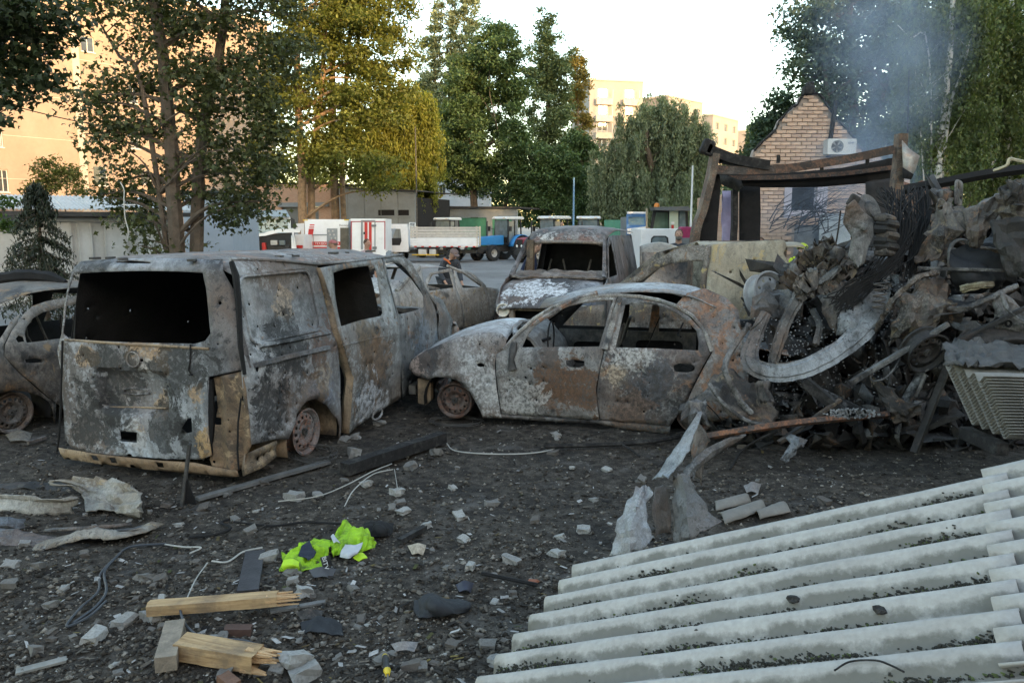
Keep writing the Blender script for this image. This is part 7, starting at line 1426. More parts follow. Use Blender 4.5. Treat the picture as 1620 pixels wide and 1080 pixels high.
# flatbed truck
fp = at(612, 412, 47.5); ft = empty('flatbed_truck', (fp.x, fp.y, 0), -math.atan2(-1, .06)); T(ft, 'white flatbed truck with slatted grey sides', 'truck')
k_ = 47.5/1250; L_ = 146*k_   # local: y forward (image left); front at 0
m = MB(); cabp = [(0, .62), (.02, 1.3), (-.25, 2.12), (-.45, 2.2), (-1.45, 2.2), (-1.5, .62)]
m.panel(cabp, lambda y, z: Vector((-.92, y, z)), [[(-.15, 1.28), (-.38, 1.95), (-1.05, 1.95), (-1.1, 1.25), (-1.0, 1.0), (-.3, 1.0)]], .3, .1); m.build('cab_side', M_vwhite, ft, solid=.04)
m = MB(); m.panel(cabp, lambda y, z: Vector((.92, y, z)), [[(-.15, 1.28), (-.38, 1.95), (-1.05, 1.95), (-1.1, 1.25)]], .3, .1); m.build('cab_side', M_vwhite, ft, solid=.04)
m = MB(); m.prism([(-.27, 2.14), (-.45, 2.23), (-1.48, 2.23), (-1.48, 2.19), (-.45, 2.19)], lambda a, b_, k: Vector((k, a, b_)), -.92, .92); m.build('cab_roof', M_vwhite, ft, bevel=.02)
m = MB(); m.box((0, -1.47, 1.4), (1.76, .04, 1.5)); m.build('cab_panel', M_vwhite, ft); m = MB(); m.box((0, .0, .95), (1.76, .05, .6)); m.build('cab_panel', M_vwhite, ft)
m = MB(); m.box((0, -.75, 1.15), (1.5, .9, .5)); m.build('cab_seat', M_blkp, ft, bevel=.05)
m = MB(); m.box((0, -L_/2, .62), (.8, L_-.3, .2)); m.build('chassis', M_chas, ft)
bx0, bx1 = -1.62, -L_
for s_ in (-1, 1):
    for i, (z0, z1, mt) in enumerate(((.98, 1.12, 0), (1.13, 1.27, 0), (1.28, 1.42, 0), (1.46, 1.60, 1), (1.63, 1.76, 1), (1.79, 1.92, 1), (1.95, 2.06, 1))):
        for a, b_ in ((bx0, bx0-3.9), (bx0-3.93, bx1)):
            m = MB(); m.box((s_*.98, (a+b_)/2, (z0+z1)/2), (.03 if mt else .05, abs(a-b_), z1-z0)); m.build('slat', plain('grey_board', (.42, .40, .37), .8, .2, 5) if mt else M_vwhite, ft)
    for yy_ in (bx0-.05, bx0-3.9, bx1+.05): m = MB(); m.box((s_*.955, yy_, 1.5), (.05, .08, 1.2)); m.build('stake', plain('stake_wood', (.5, .44, .34), .8, .2, 5), ft)
    for i in range(9): m = MB(); m.box((s_*1.01, bx0-.3-i*.43, .93), (.02, .16, .06)); m.build('reflector', M_vred, ft)
    m = MB(); m.bar((s_*.9, -1.7, .45), (s_*.9, -3.3, .45), .04, .07); m.build('side_guard', plain('yellow_bar', (.5, .32, .04), .6, .15), ft)
    wheel(ft, (s_*.8, -.75, .4), .4, .22); wheel(ft, (s_*.8, -4.1, .4), .4, .4)
m = MB(); m.box((0, (bx0+bx1)/2, .94), (1.92, bx0-bx1, .06)); m.build('bed', M_vwhite, ft)
m = MB(); m.box((-.6, -2.3, .6), (.5, .5, .35)); m.box((-.6, -2.9, .6), (.5, .4, .35)); m.build('fuel_tank', plain('alu_tank', (.5, .5, .5), .4, .2, 4, .6), ft, bevel=.03)
m = MB(); m.tube([(-.9, -1.58, 1.9), (-.9, -1.58, 2.3), (.9, -1.58, 2.3), (.9, -1.58, 1.9)], .035, 6); m.build('headboard_hoop', M_vwhite, ft)
# box truck with red stripes, seen side on; second box body behind it
def boxbody(name, label, u0, u1, v0, v1, d, cat='truck'):
    W = pxwall(u0, u1, d, d); q = W.rect((u0, v0, u1, v1)); g = empty(name); T(g, label, cat); m = MB(); block(m, W, q[0], q[2], q[1], q[3], -2.3, 0); m.build('box_body', M_vwhite, g, bevel=.02); return W, q, g
def deco(W, g, name, mat, px_, o0=.004, o1=.012):
    m = MB(); m.prism([W.uv(*q) for q in px_], lambda a, b_, k: W.P(a, b_, k), o0, o1); return m.build(name, mat, g)
def pr(x0, y0, x1, y1): return [(x0, y1), (x1, y1), (x1, y0), (x0, y0)]
ZK = lambda x, y: (470+x/10.8, 335+y/10.8)
W, q, g = boxbody('box_truck', 'white box truck side with big red angular stripe', 481.5, 553, 347, 420, 44)
def zr(x0, y0, x1, y1): a = ZK(x0, y0); b_ = ZK(x1, y1); return pr(a[0], a[1], b_[0], b_[1])
deco(W, g, 'stripe', M_vred, [ZK(*p) for p in ((160, 600), (200, 290), (288, 290), (232, 600))])
deco(W, g, 'stripe', M_vred, zr(208, 256, 292, 274)); deco(W, g, 'stripe', M_vred, zr(216, 216, 298, 236))
deco(W, g, 'stripe', M_vred, zr(125, 510, 745, 575), .013, .018); deco(W, g, 'stripe', M_vred, zr(165, 600, 745, 635), .013, .018)
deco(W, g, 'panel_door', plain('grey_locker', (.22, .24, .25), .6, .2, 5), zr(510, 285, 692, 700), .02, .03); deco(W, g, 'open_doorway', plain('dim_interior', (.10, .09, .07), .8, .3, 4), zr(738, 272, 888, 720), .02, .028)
deco(W, g, 'hatch_frame', M_grey, zr(272, 385, 520, 405), .02, .035); deco(W, g, 'hatch_frame', M_grey, zr(280, 400, 288, 700), .02, .03); deco(W, g, 'corner_marker', plain('amber_tape', (.5, .34, .03), .5, .1), zr(100, 135, 185, 152), .02, .025); deco(W, g, 'corner_marker', plain('amber_tape', (.5, .34, .03), .5, .1), zr(805, 130, 888, 150), .02, .025)
for k in range(6):
    a = ZK(545+k*22, 330+60*(k % 3)); m = MB(); m.lathe([(.05, 0), (.05, .012), (.001, .012)], 8, Matrix.Translation(W.P(*W.uv(*a), .03)) @ Matrix.Rotation(R(90), 4, 'X')); m.build('gauge', M_wrim, g)
def text(body, size, loc, rot, mat, parent, name='lettering', ext=.002, align='LEFT'):
    c = bpy.data.curves.new(name, 'FONT'); c.body = body; c.size = size; c.extrude = ext; c.align_x = align; o = bpy.data.objects.new(name, c); COL.objects.link(o)
    dg = bpy.context.evaluated_depsgraph_get(); me = bpy.data.meshes.new_from_object(o.evaluated_get(dg)); bpy.data.objects.remove(o)
    return_o = link(name, me, mat, parent); return_o.location = loc; return_o.rotation_euler = rot; return return_o
a = W.P(*W.uv(*ZK(305, 560)), .024); text('ТЕХДОПОМОГА', .17, a, (R(90), 0, 0), M_vwhite, g); a = W.P(*W.uv(*ZK(722, 248)), .016); text('Renocar', .16, a, (R(90), 0, 0), M_blkp, g)
for u in (495, 535): wheel(g, (at(u, 400, 44).x, 45.2, .42), .42, .3)
W, q, g = boxbody('box_trailer', 'white box body with red frame and two red door stripes', 554.5, 611, 346, 420, 43.5)
for z_ in (zr(918, 160, 1508, 176), zr(918, 176, 936, 640), zr(1492, 176, 1508, 640)): deco(W, g, 'red_edge', plain('dark_red', (.3, .03, .04), .5, .1), z_)
for z_ in (zr(1152, 180, 1205, 655), zr(1228, 180, 1275, 655)): deco(W, g, 'red_stripe', M_vred, z_, .014, .02)
for z_ in (zr(1095, 145, 1330, 162), zr(1095, 150, 1125, 640), zr(1325, 150, 1340, 660)): deco(W, g, 'door_bar', M_grey, z_, .02, .05)
for z_ in (zr(1270, 220, 1355, 255), zr(1290, 595, 1365, 635)): deco(W, g, 'door_hinge', M_grey2, z_, .05, .09)
deco(W, g, 'handle', M_blkp, zr(1135, 345, 1165, 385), .02, .05)
for u in (568, 598): wheel(g, (at(u, 400, 43.5).x, 44.6, .42), .42, .3)
# cab-over truck with its bonnet flap open
tc = empty('cab_over_truck', (at(432, 400, 41).x, 41, 0)); T(tc, 'white truck cab with cracked windscreen and open front flap', 'truck')
def tl(u, v, d=41): return at(u, v, d)-tc.location
def tpoly(name, mat, pts, d=41, th=.05, holes=()):
    m = MB(); m.panel(pts, lambda u, v: tl(u, v, d), holes, 12, .1); return m.build(name, mat, tc, solid=th)
tpoly('cab_shell', M_vwhite, [(388, 345), (393, 338), (455, 338), (462, 348), (470, 400), (470, 425), (388, 425)], 41.2, .06, [[(401, 346), (404, 370), (455, 366), (457, 346)], [(408, 374), (462, 364), (463, 402), (410, 402)]])
tpoly('windscreen', M_ws, [(398, 344), (402, 372), (456, 368), (458, 344)], 41.35, .02)
tpoly('roof_deflector', plain('blue_grey_plastic', (.22, .30, .38), .5, .1, 3), [(396, 334), (452, 332), (458, 343), (396, 343)], 41.0, .2)
tpoly('front_flap', M_vwhite, [(406, 374), (425, 366), (445, 362), (476, 363), (474, 368), (440, 368), (420, 373)], 40.3, .06)
tpoly('engine_bay', M_chas, [(407, 374), (466, 366), (468, 403), (411, 404)], 41.5, .1)
for k, (u, v, w_, h_) in enumerate(((434, 384, .35, .25), (447, 384, .3, .25), (418, 390, .2, .4), (455, 392, .25, .3), (428, 396, .4, .1))): m = MB(); m.box(tl(u, v, 41.35), (w_, .2, h_)); m.build('engine_part', (M_wrim, M_cabg, M_vred, M_chas, M_steel)[k], tc, bevel=.03)
tpoly('corner_post', M_vwhite, [(391, 340), (396, 346), (404, 375), (410, 402), (400, 402), (396, 375)], 40.8, .12); tpoly('corner_post', M_vwhite, [(461, 372), (466, 392), (468, 404), (462, 404)], 40.8, .1)
tpoly('mirror', M_blkp, [(460, 344), (466, 348), (468, 361), (461, 361)], 40.6, .15); tpoly('mirror', M_blkp, [(398, 345), (408, 347), (405, 352), (399, 352)], 40.6, .1)
tpoly('side_door', M_vwhite, [(468, 354), (481, 353), (481, 425), (468, 425)], 42.2, .06, [[(465.5, 366), (476.5, 364), (476, 384), (466, 384)]]); tpoly('side_stripe', M_vred, [(469, 388), (479, 388), (479, 393), (469, 393)], 42.1, .02)
m = MB(); m.box((.2, 3.2, 1.2), (2.2, 4, .9)); m.build('body', M_vwhite, tc)
for s_ in (-1, 1): wheel(tc, (s_*.95, .9, .48), .48, .3)
cr_ = empty('white_minivan', (at(375, 400, 43).x, 43, 0)); T(cr_, 'white vehicle flank behind the maple foliage left of the truck cab', 'van'); m = MB()
m.panel([(-.9, .3), (.6, .3), (.6, 2.0), (.2, 2.3), (-.9, 2.3)], lambda x, z: Vector((x, 0, z)), [[(-.2, 1.1), (.45, 1.1), (.45, 1.9), (.1, 1.9)]], .3); m.build('side', M_vwhite, cr_, solid=.05)
m = MB(); m.box((-.15, .9, 1.3), (1.4, 1.7, 1.9)); m.build('interior', M_chas, cr_); m = MB(); m.box((-.1, -.05, .72), (1.4, .02, .06)); m.build('amber_strip', plain('amber_tape', (.5, .34, .03)), cr_)
for s_ in (-.5, .4): wheel(cr_, (s_, .2, .35), .35, .2)
# vehicles right of the dark van
W, q, g = boxbody('white_van', 'white van with small rear window behind the bearded man', 1014, 1078, 362, 470, 27, 'van')
deco(W, g, 'window_seal', M_blkp, [(1029, 387), (1058, 387), (1057, 376), (1053, 373), (1034, 373), (1030, 377)]); deco(W, g, 'rear_window', M_cabg, [(1031, 386), (1055, 386), (1054, 377), (1051, 375), (1036, 375), (1032, 378)], .014, .02)
for u in (1025, 1068): wheel(g, (at(u, 400, 27).x, 27.6, .34), .34, .22)
gt = empty('wheel_loader', (at(1060, 400, 40).x, 40, 0)); T(gt, 'loader cab with dark roof, orange beacon and pale green door', 'loader')
def gl(u, v, d=40): return at(u, v, d)-gt.location
def gpoly(name, mat, pts, d=40, th=.06, holes=()):
    m = MB(); m.panel(pts, lambda u, v: gl(u, v, d), holes, 12, .1); return m.build(name, mat, gt, solid=th)
gpoly('cab_roof', M_roofk, [(1031, 328), (1084, 327), (1088, 331), (1086, 334), (1033, 333)], 40, 1.4)
gpoly('cab_frame', M_blkp, [(1028, 366), (1033, 333), (1088, 333), (1090, 430), (1028, 430)], 40, .08, [[(1033, 362), (1038, 336), (1057, 336), (1058, 362)]])
gpoly('windscreen', glassmat('green_tint', (.10, .16, .12), .1), [(1033, 362), (1038, 336), (1057, 336), (1058, 362)], 40.4, .02)
gpoly('door', plain('pale_green_panel', (.42, .50, .42), .5, .1, 3), [(1059, 332), (1073, 332), (1073, 368), (1059, 368)], 39.8, .05); gpoly('door_glass', M_cabg, [(1075, 334), (1084, 335), (1085, 364), (1074, 366)], 39.8, .03)
gpoly('sticker', M_vred, [(1062, 356), (1066, 356), (1066, 363), (1062, 363)], 39.7, .01); gpoly('sticker', M_vwhite, [(1062, 351), (1067, 351), (1067, 354.5), (1062, 354.5)], 39.7, .01)
m = MB(); m.lathe([(.14, 0), (.14, .08), (.10, .2), (.001, .22)], 12, Matrix.Translation(gl(1039, 328, 39.7))); m.build('beacon', plain('orange_beacon', (.6, .18, .02), .3, .1), gt, smooth=True)
m = MB(); m.bar(gl(1023, 362, 39.8), gl(1023, 330, 39.8), .09, .09); m.build('exhaust_stack', plain('wood_tone', (.32, .26, .18), .6, .2), gt)
for s_ in (-.7, .7): wheel(gt, (s_, .4, .6), .6, .4)
bt_ = empty('blue_truck', (at(1008, 400, 50).x, 50, 0)); T(bt_, 'blue and white truck cab left of the loader', 'truck')
def bl(u, v, d=50): return at(u, v, d)-bt_.location
def bpoly(name, mat, pts, d=50, th=.06, holes=()):
    m = MB(); m.panel(pts, lambda u, v: bl(u, v, d), holes, 12, .1); return m.build(name, mat, bt_, solid=th)
bpoly('cab', plain('truck_blue', (.05, .17, .38), .4, .1, 3), [(991, 340), (994, 336), (1020, 336), (1023, 340), (1024, 430), (991, 430)], 50.1, .1, [[(994, 343), (1020, 343), (1020, 356), (994, 356)]]); bpoly('windscreen', M_ws, [(993, 342), (1021, 342), (1021, 357), (993, 357)], 50.3, .03); bpoly('visor', M_vwhite, [(992, 335), (1022, 335), (1022, 338), (992, 338)], 49.8, .15)
bpoly('bumper_panel', M_vwhite, [(992, 362), (1006, 360), (1024, 358), (1024, 370), (992, 370)], 49.9, .05); m = MB(); m.box((0, 2.2, 1.6), (1.1, 3.5, 2.2)); m.build('load_body', M_grey, bt_)
for s_ in (-.5, .5): wheel(bt_, (s_, .6, .45), .45, .25)
m = MB(); c = at(1086, 372, 24); m.box((0, 0, 0), (.45, .5, .9)); o = m.build('crimson_tarpaulin', plain('crimson_cloth', (.30, .03, .09), .8, .3, 6), bevel=.06); o.location = (c.x, c.y, c.z-.2); T(o, 'crimson covered bundle beside the bearded man', 'bundle')
m = MB(); c = at(1086, 420, 24); m.box((0, 0, 0), (.6, .6, c.z*1.9)); o = m.build('packing_crate', M_grey2, bevel=.02); o.location = (c.x, c.y, c.z*.95); T(o, 'grey crate carrying the crimson bundle', 'crate')
# lamp posts, poles, ropes and wires
def pole(label, u, v0, d, r, mat, arm=None):
    p = at(u, v0, d); m = MB(); m.tube([(0, 0, 0), (0, 0, p.z*.5), (0, 0, p.z)], [r*1.3, r, r*.8], 8)
    o = empty('lamp_post' if arm else 'utility_pole', (p.x, p.y, 0)); T(o, label, 'lamp post' if arm else 'pole'); m.build('shaft', mat, o, smooth=True)
    if arm:
        m = MB(); m.tube([(0, 0, p.z), (arm*.5, 0, p.z+.3), (arm, 0, p.z+.35)], r*.5, 6); m.build('arm', mat, o, smooth=True); m = MB(); m.box((arm*1.15, 0, p.z+.33), (.5, .2, .1)); m.build('lamp_head', M_grey, o, bevel=.03)
    return o
pole('slim blue post rising behind the tractors', 908, 281, 58, .07, plain('post_blue', (.12, .24, .38), .5, .1)); pole('thin grey pole beside the sunlit willow', 657, 200, 55, .05, M_steel); pole('pale slender pole left of the kiosk frame', 1096, 262, 38, .05, M_vwhite)
cable('hanging_rope', 'white rope hanging from the maple branches', 'rope', [[(190, 288, 14.6), (196, 300, 14.6), (196, 318, 14.6), (198, 345, 14.6), (203, 365, 14.6), (202, 378, 14.6)]], .010, plain('rope_white', (.55, .54, .5), .9, .2), 5)
cable('overhead_wire', 'dark overhead wire crossing before the peach house', 'wire', [[(-120, 140, 34), (0, 163, 34), (60, 178, 34), (122, 192, 34), (210, 206, 34), (320, 215, 34)]], .022, M_soot, 5)
m = MB(); c = at(204, 324, 15); m.bar(Vector((-.12, 0, 0)), Vector((.12, 0, 0)), .02, .02); o = m.build('rope_stick', M_vwhite, loc=c); T(o, 'short white stick tied to the hanging rope', 'stick')
m = MB(); c = at(1152, 372, 17); m.lathe([(.0, 0), (.13, 0), (.135, .05), (.13, .26), (.10, .32), (.04, .35), (.035, .40), (.001, .40)], 18); o = m.build('water_bottle', glassmat('blue_water_bottle', (.20, .36, .50), .15), smooth=True); o.location = (c.x, c.y, c.z-.2); T(o, 'large blue plastic water bottle by the lilac panel', 'bottle')
m = MB(); m.box((0, 0, 0), (.6, .5, c.z-.2)); o = m.build('stacked_boxes', M_grey2, bevel=.02); o.location = (c.x, c.y, (c.z-.2)/2-.002); T(o, 'dark box under the blue water bottle', 'box')

# ================================================================== PEOPLE
M_skin = plain('skin', (.42, .24, .17), .6, .12, 8)
M_shoe = plain('black_shoe', (.02, .02, .02), .6, .2)
def skinmesh(name, verts, edges, rad, mat, parent, root=0, sub=2):
    me = bpy.data.meshes.new(name); me.from_pydata([tuple(v) for v in verts], edges, []); o = link(name, me, mat, parent)
    md = o.modifiers.new('skin', 'SKIN'); md.use_smooth_shade = True; md.branch_smoothing = .4
    for i, r_ in enumerate(rad): me.skin_vertices[0].data[i].radius = (r_, r_) if not isinstance(r_, tuple) else r_
    me.skin_vertices[0].data[root].use_root = True
    s_ = o.modifiers.new('sub', 'SUBSURF'); s_.levels = s_.render_levels = sub; return o
def person(label, loc, face, jacket, trousers, hair, cap=None, lean=0., arms=None, h=1.76, knees=0., beard=False, vest=None, helmet=None, group=None, look=0.):
    """face: heading of the body; arms: wrist targets in body axes before leaning"""
    root = empty('person', loc, -face); root.scale = (h/1.76,)*3; T(root, label, 'person', group)
    L = Matrix.Rotation(-lean, 3, 'X')
    def up(p): q = L @ (Vector(p)-Vector((0, 0, .95)))+Vector((0, 0, .95)); return q-Vector((0, 0, knees*.5))
    lo = lambda p: Vector(p)
    arms = arms or ((-.26, .06, .88), (.26, .06, .88))
    V = [up((0, 0, .95)), up((0, 0, 1.15)), up((0, .01, 1.36)), up((0, 0, 1.50)), up((0, .02, 1.58)), up((0, .03, 1.66)), up((0, .02, 1.73))]; E = [(0, 1), (1, 2), (2, 3), (3, 4), (4, 5), (5, 6)]; Rr = [(.15, .10), (.14, .10), (.17, .11), .055, .075, .085, .06]
    JV = V[:4]; JE = [(0, 1), (1, 2), (2, 3)]; JR = [(.175, .125), (.17, .125), (.195, .135), .075]; TV = [V[0]]; TE = []; TR = [(.165, .12)]
    for s_, wr in zip((-1, 1), arms):
        sh = up((s_*.185, 0, 1.43)); w_ = up(wr); d = w_-sh; el = sh+d*.5+Vector((s_*.06, -.10, -.03)); hd = w_+(w_-el).normalized()*.08
        i = len(V); V += [sh, el, w_, hd]; E += [(2, i), (i, i+1), (i+1, i+2), (i+2, i+3)]; Rr += [.06, .045, .032, (.042, .022)]
        fd = (hd-w_).normalized(); sd_ = fd.cross(Vector((0, 0, 1))); sd_ = sd_.normalized() if sd_.length > .01 else Vector((1, 0, 0))
        for k, (o_, l1) in enumerate(((-.03, .07), (-.01, .085), (.01, .08), (.03, .06), (-.055, .03))):
            j = len(V); V += [hd+sd_*o_+fd*.03, hd+sd_*o_*1.2+fd*(.03+l1)-Vector((0, 0, .02))]; E += [(i+3, j), (j, j+1)]; Rr += [.010, .008]
        i = len(JV); JV += [sh, el, w_-d.normalized()*.01]; JE += [(2, i), (i, i+1), (i+1, i+2)]; JR += [.085, .065, .05]
        hp_ = Vector((s_*.09, 0, .92-knees*.5)); kn = Vector((s_*.11, .05+knees*.42, .50-knees*.08)); an = Vector((s_*.11, -.02, .09)); to = Vector((s_*.12, .15, .045))
        i = len(V); V += [hp_, kn, an, to]; E += [(0, i), (i, i+1), (i+1, i+2), (i+2, i+3)]; Rr += [.085, .058, .04, (.042, .03)]
        i = len(TV); TV += [hp_, kn, an+Vector((0, 0, .03))]; TE += [(0, i), (i, i+1), (i+1, i+2)]; TR += [.105, .08, .065]
        m = MB(); m.tube([an+Vector((0, -.07, -.035)), an+Vector((0, .02, -.03)), to+Vector((0, .02, 0))], [.045, .055, .04], 8); m.build('shoe', M_shoe, root, smooth=True)
    b_ = skinmesh('body', V, E, Rr, M_skin, root); skinmesh('jacket', JV, JE, JR, jacket, root, 1); skinmesh('trousers', TV, TE, TR, trousers, root)
    hc = up((0, .03, 1.67)); HM = Matrix.Translation(hc) @ L.to_4x4() @ Matrix.Rotation(look, 4, 'Z')
    def ell(name, c, s_, mat, cut=None, par=b_):
        bm = bmesh.new(); bmesh.ops.create_icosphere(bm, subdivisions=3, radius=1)
        for v in bm.verts: v.co = Vector((v.co.x*s_[0], v.co.y*s_[1], v.co.z*s_[2]))
        if cut is not None: bmesh.ops.delete(bm, geom=[v for v in bm.verts if cut(v.co)], context='VERTS')
        for v in bm.verts: v.co = HM @ (v.co+Vector(c))
        me = bpy.data.meshes.new(name); bm.to_mesh(me); bm.free(); me.polygons.foreach_set('use_smooth', [True]*len(me.polygons)); return link(name, me, mat, par)
    ell('face', (0, 0, 0), (.078, .098, .115), M_skin); ell('nose', (0, .10, -.01), (.014, .022, .026), M_skin)
    for s_ in (-1, 1): ell('ear', (s_*.08, -.005, 0), (.012, .024, .032), M_skin); ell('eye', (s_*.032, .085, .02), (.012, .010, .008), M_shoe)
    ell('mouth', (0, .092, -.055), (.025, .008, .006), plain('lips', (.30, .12, .10), .6))
    ell('hair', (0, -.012, .02), (.088, .106, .115), hair, lambda c: c.z < -.05+.9*max(0, c.y) or (c.y > .055 and c.z < .075))
    if beard: ell('beard', (0, .02, -.055), (.075, .088, .075), plain('grey_beard', (.16, .14, .12), .9, .4, 40), lambda c: c.z > .03 or c.y < .0)
    if cap: ell('cap', (0, .0, .045), (.095, .112, .085), cap, lambda c: c.z < -.01); ell('cap_peak', (0, .12, .05), (.07, .07, .012), cap)
    if helmet: ell('helmet', (0, -.01, .04), (.125, .145, .12), helmet, lambda c: c.z < -.04)
    if vest: skinmesh('vest', JV[:4], JE[:3], [(.195, .145), (.19, .145), (.215, .155), .09], vest, root, 1)
    return root
M_navy = plain('navy_cloth', (.016, .024, .06), .9, .25, 8, bump=.3); M_blacktr = plain('black_cloth', (.015, .015, .018), .9, .3, 8); M_greyj = plain('dark_grey_jacket', (.05, .055, .065), .9, .25, 8); M_brownh = plain('brown_hair', (.09, .05, .03), .8, .4, 40); M_greyh = plain('grey_brown_hair', (.13, .09, .065), .8, .4, 40); M_hiv = plain('hi_vis_yellow', (.50, .62, .03), .8, .15, 8)
M_capr = plain('red_white_cap', (.45, .16, .16), .8, .4, 6)
p = at(826, 420, 17.2); person('man in navy jacket leaning over behind the dark van', (p.x, p.y, 0), math.atan2(.95, -.1), M_navy, M_blacktr, M_greyh, lean=.42, arms=((-.2, .45, 1.18), (.2, .5, 1.12)), h=1.84)
p = at(1073, 400, 18); person('bearded man in dark jacket before the white van', (p.x, p.y, .22), math.atan2(-.15, -1), M_greyj, M_blacktr, M_greyh, beard=True, h=1.78)
p = at(529, 400, 19.5); person('man in red and white cap behind the van roof', (p.x, p.y, .0), math.atan2(-1, -.15), M_greyj, M_blacktr, M_greyh, cap=M_capr, h=1.74)
p = at(580, 400, 22); person('brown haired person beyond the van roof beside the red stripes', (p.x, p.y, .0), math.atan2(1, -.5), plain('pale_top', (.4, .3, .3), .8), M_blacktr, M_brownh, h=1.72)
p = at(704, 412, 18); person('stooping man in cap with orange gloves beyond the ash white saloon', (p.x, p.y, -.02), math.atan2(.55, -.8), M_greyj, M_greyj, M_greyh, cap=plain('dull_cap', (.17, .12, .11), .8, .3, 6), lean=.55, arms=((-.22, .35, 1.1), (.2, .3, 1.1)), h=1.72)
gl_ = bpy.data.objects['person.004'] if 'person.004' in bpy.data.objects else None
m = MB(); q = at(702, 409, 17.6); m.tube([Vector((0, 0, 0)), Vector((.09, -.02, -.05)), Vector((.15, -.02, -.12))], [.02, .024, .014], 7); T(m.build('work_glove', plain('orange_glove', (.6, .14, .04), .8, .2), smooth=True, loc=q), 'orange work glove on the stooping man', 'glove')
p = at(889, 400, 44); person('distant person with yellow high visibility vest among the tractors', (p.x, p.y, .55), math.atan2(-.3, -1), M_navy, M_blacktr, M_brownh, vest=M_hiv, h=1.76)
p = at(1258, 400, 18.4); person('firefighter in yellow jacket working in the smoke by the brick wall', (p.x, p.y, -.1), math.atan2(.8, .6), M_hiv, M_blacktr, M_brownh, helmet=M_hiv, lean=.35, arms=((-.2, .4, 1.2), (.2, .4, 1.15)), h=1.8)
p = at(1203, 400, 16.4); person('dark haired man just above the tan van panel', (p.x, p.y, .12), math.atan2(-.7, -.7), M_navy, M_blacktr, M_brownh, h=1.72)
p = at(1149, 400, 16.8); person('person with dark hair beside the blue water bottle', (p.x, p.y, .1), math.atan2(-.2, 1), plain('brown_jacket', (.08, .05, .04), .9), M_blacktr, M_brownh, h=1.7)
# ================================================================== SMOKE from the burning house
def puff(k, u, v, d, rx, rz, dens):
    bm = bmesh.new(); bmesh.ops.create_icosphere(bm, subdivisions=3, radius=1); me = bpy.data.meshes.new('smoke'); bm.to_mesh(me); bm.free(); o = link('smoke', me); o.location = at(u, v, d); o.scale = (rx, (rx+rz)*.4, rz); o.rotation_euler = (0, R(20), 0)
    N = NT('smoke_%d' % k); gr = N.n('ShaderNodeTexGradient', gradient_type='SPHERICAL'); N.l(N.P, gr.inputs[0]); mp = N.n('ShaderNodeMapping'); mp.inputs['Scale'].default_value = (rx, rx, rz); mp.inputs['Location'].default_value = (k*3.1, 0, 0); N.l(N.P, mp.inputs[0])
    n1 = N.noise(.8, 6, .62, mp.outputs[0], 1.1); v_ = N.n('ShaderNodeVolumePrincipled'); v_.inputs['Color'].default_value = (.62, .77, 1, 1); v_.inputs['Anisotropy'].default_value = .1
    N.l(N.math('MULTIPLY', N.math('POWER', gr.outputs['Fac'], 1.1), N.mr(n1, .38, .68, 0., dens*.8)), v_.inputs['Density']); N.l(v_.outputs[0], N.out.inputs['Volume']); me.materials.append(N.m)
    T(o, 'bluish smoke drifting up from the burnt kiosk past the brick gable', 'smoke', kind='stuff')
for k, q in enumerate(((1260, 345, 17.2, 1.2, .9, .4), (1330, 325, 17., 1.6, 1.1, .45), (1200, 325, 16.6, 1.2, .8, .25), (1375, 265, 17.4, 1.2, 1.5, 1.1), (1400, 180, 17.8, 1.3, 1.9, .95), (1410, 90, 18.2, 2., 2.1, .5), (1390, 10, 18.6, 2.4, 2.2, .4), (1345, 250, 17.5, 1.6, .8, .5), (1440, 300, 16, 1., .7, .5))): puff(k, *q)

# ================================================================== DEBRIS ON THE GROUND
M_conc = [plain('pale_rubble_%d' % k, c, .9, .2, 9, bump=.6, dirt=((.10, .095, .09), .6)) for k, c in enumerate(((.30, .285, .265), (.19, .175, .158), (.38, .365, .34), (.13, .11, .095)))]
chunks = []
for k in range(10):
    rg = random.Random(200+k); bm = bmesh.new(); bmesh.ops.create_cube(bm, size=1); bmesh.ops.subdivide_edges(bm, edges=bm.edges, cuts=1, use_grid_fill=True)
    for v in bm.verts: v.co = Vector((v.co.x*rg.uniform(.7, 1.1), v.co.y*rg.uniform(.7, 1.1)*.72, v.co.z*rg.uniform(.75, 1.1)*.5)); v.co *= (1.-.32*max(0, v.co.length-.55))*rg.uniform(.72, 1.08)
    me = bpy.data.meshes.new('rubble_chunk'); bm.to_mesh(me); bm.free(); chunks.append(me)
chm = {}
def chunk(u, v, s_, mi, k, label=None, group='rubble chunks on the burnt ground', rz=None):
    p = gp(u, v); rg = random.Random(int(u*7+v)); key = (k, mi)
    if key not in chm: me = chunks[k].copy(); me.materials.append(M_conc[mi]); chm[key] = me
    o = bpy.data.objects.new('rubble_chunk', chm[key]); COL.objects.link(o); sx_ = s_*rg.uniform(.85, 1.2)
    o.location = p+Vector((0, 0, s_*.14)); o.scale = (sx_, sx_, sx_*rg.uniform(.8, 1.1)); o.rotation_euler = (rg.uniform(-.3, .3), rg.uniform(-.3, .3), rg.uniform(0, 6.3) if rz is None else rz)
    T(o, label or 'small broken rubble chunk lying on the burnt ground', 'rubble', group if not label else None); return o
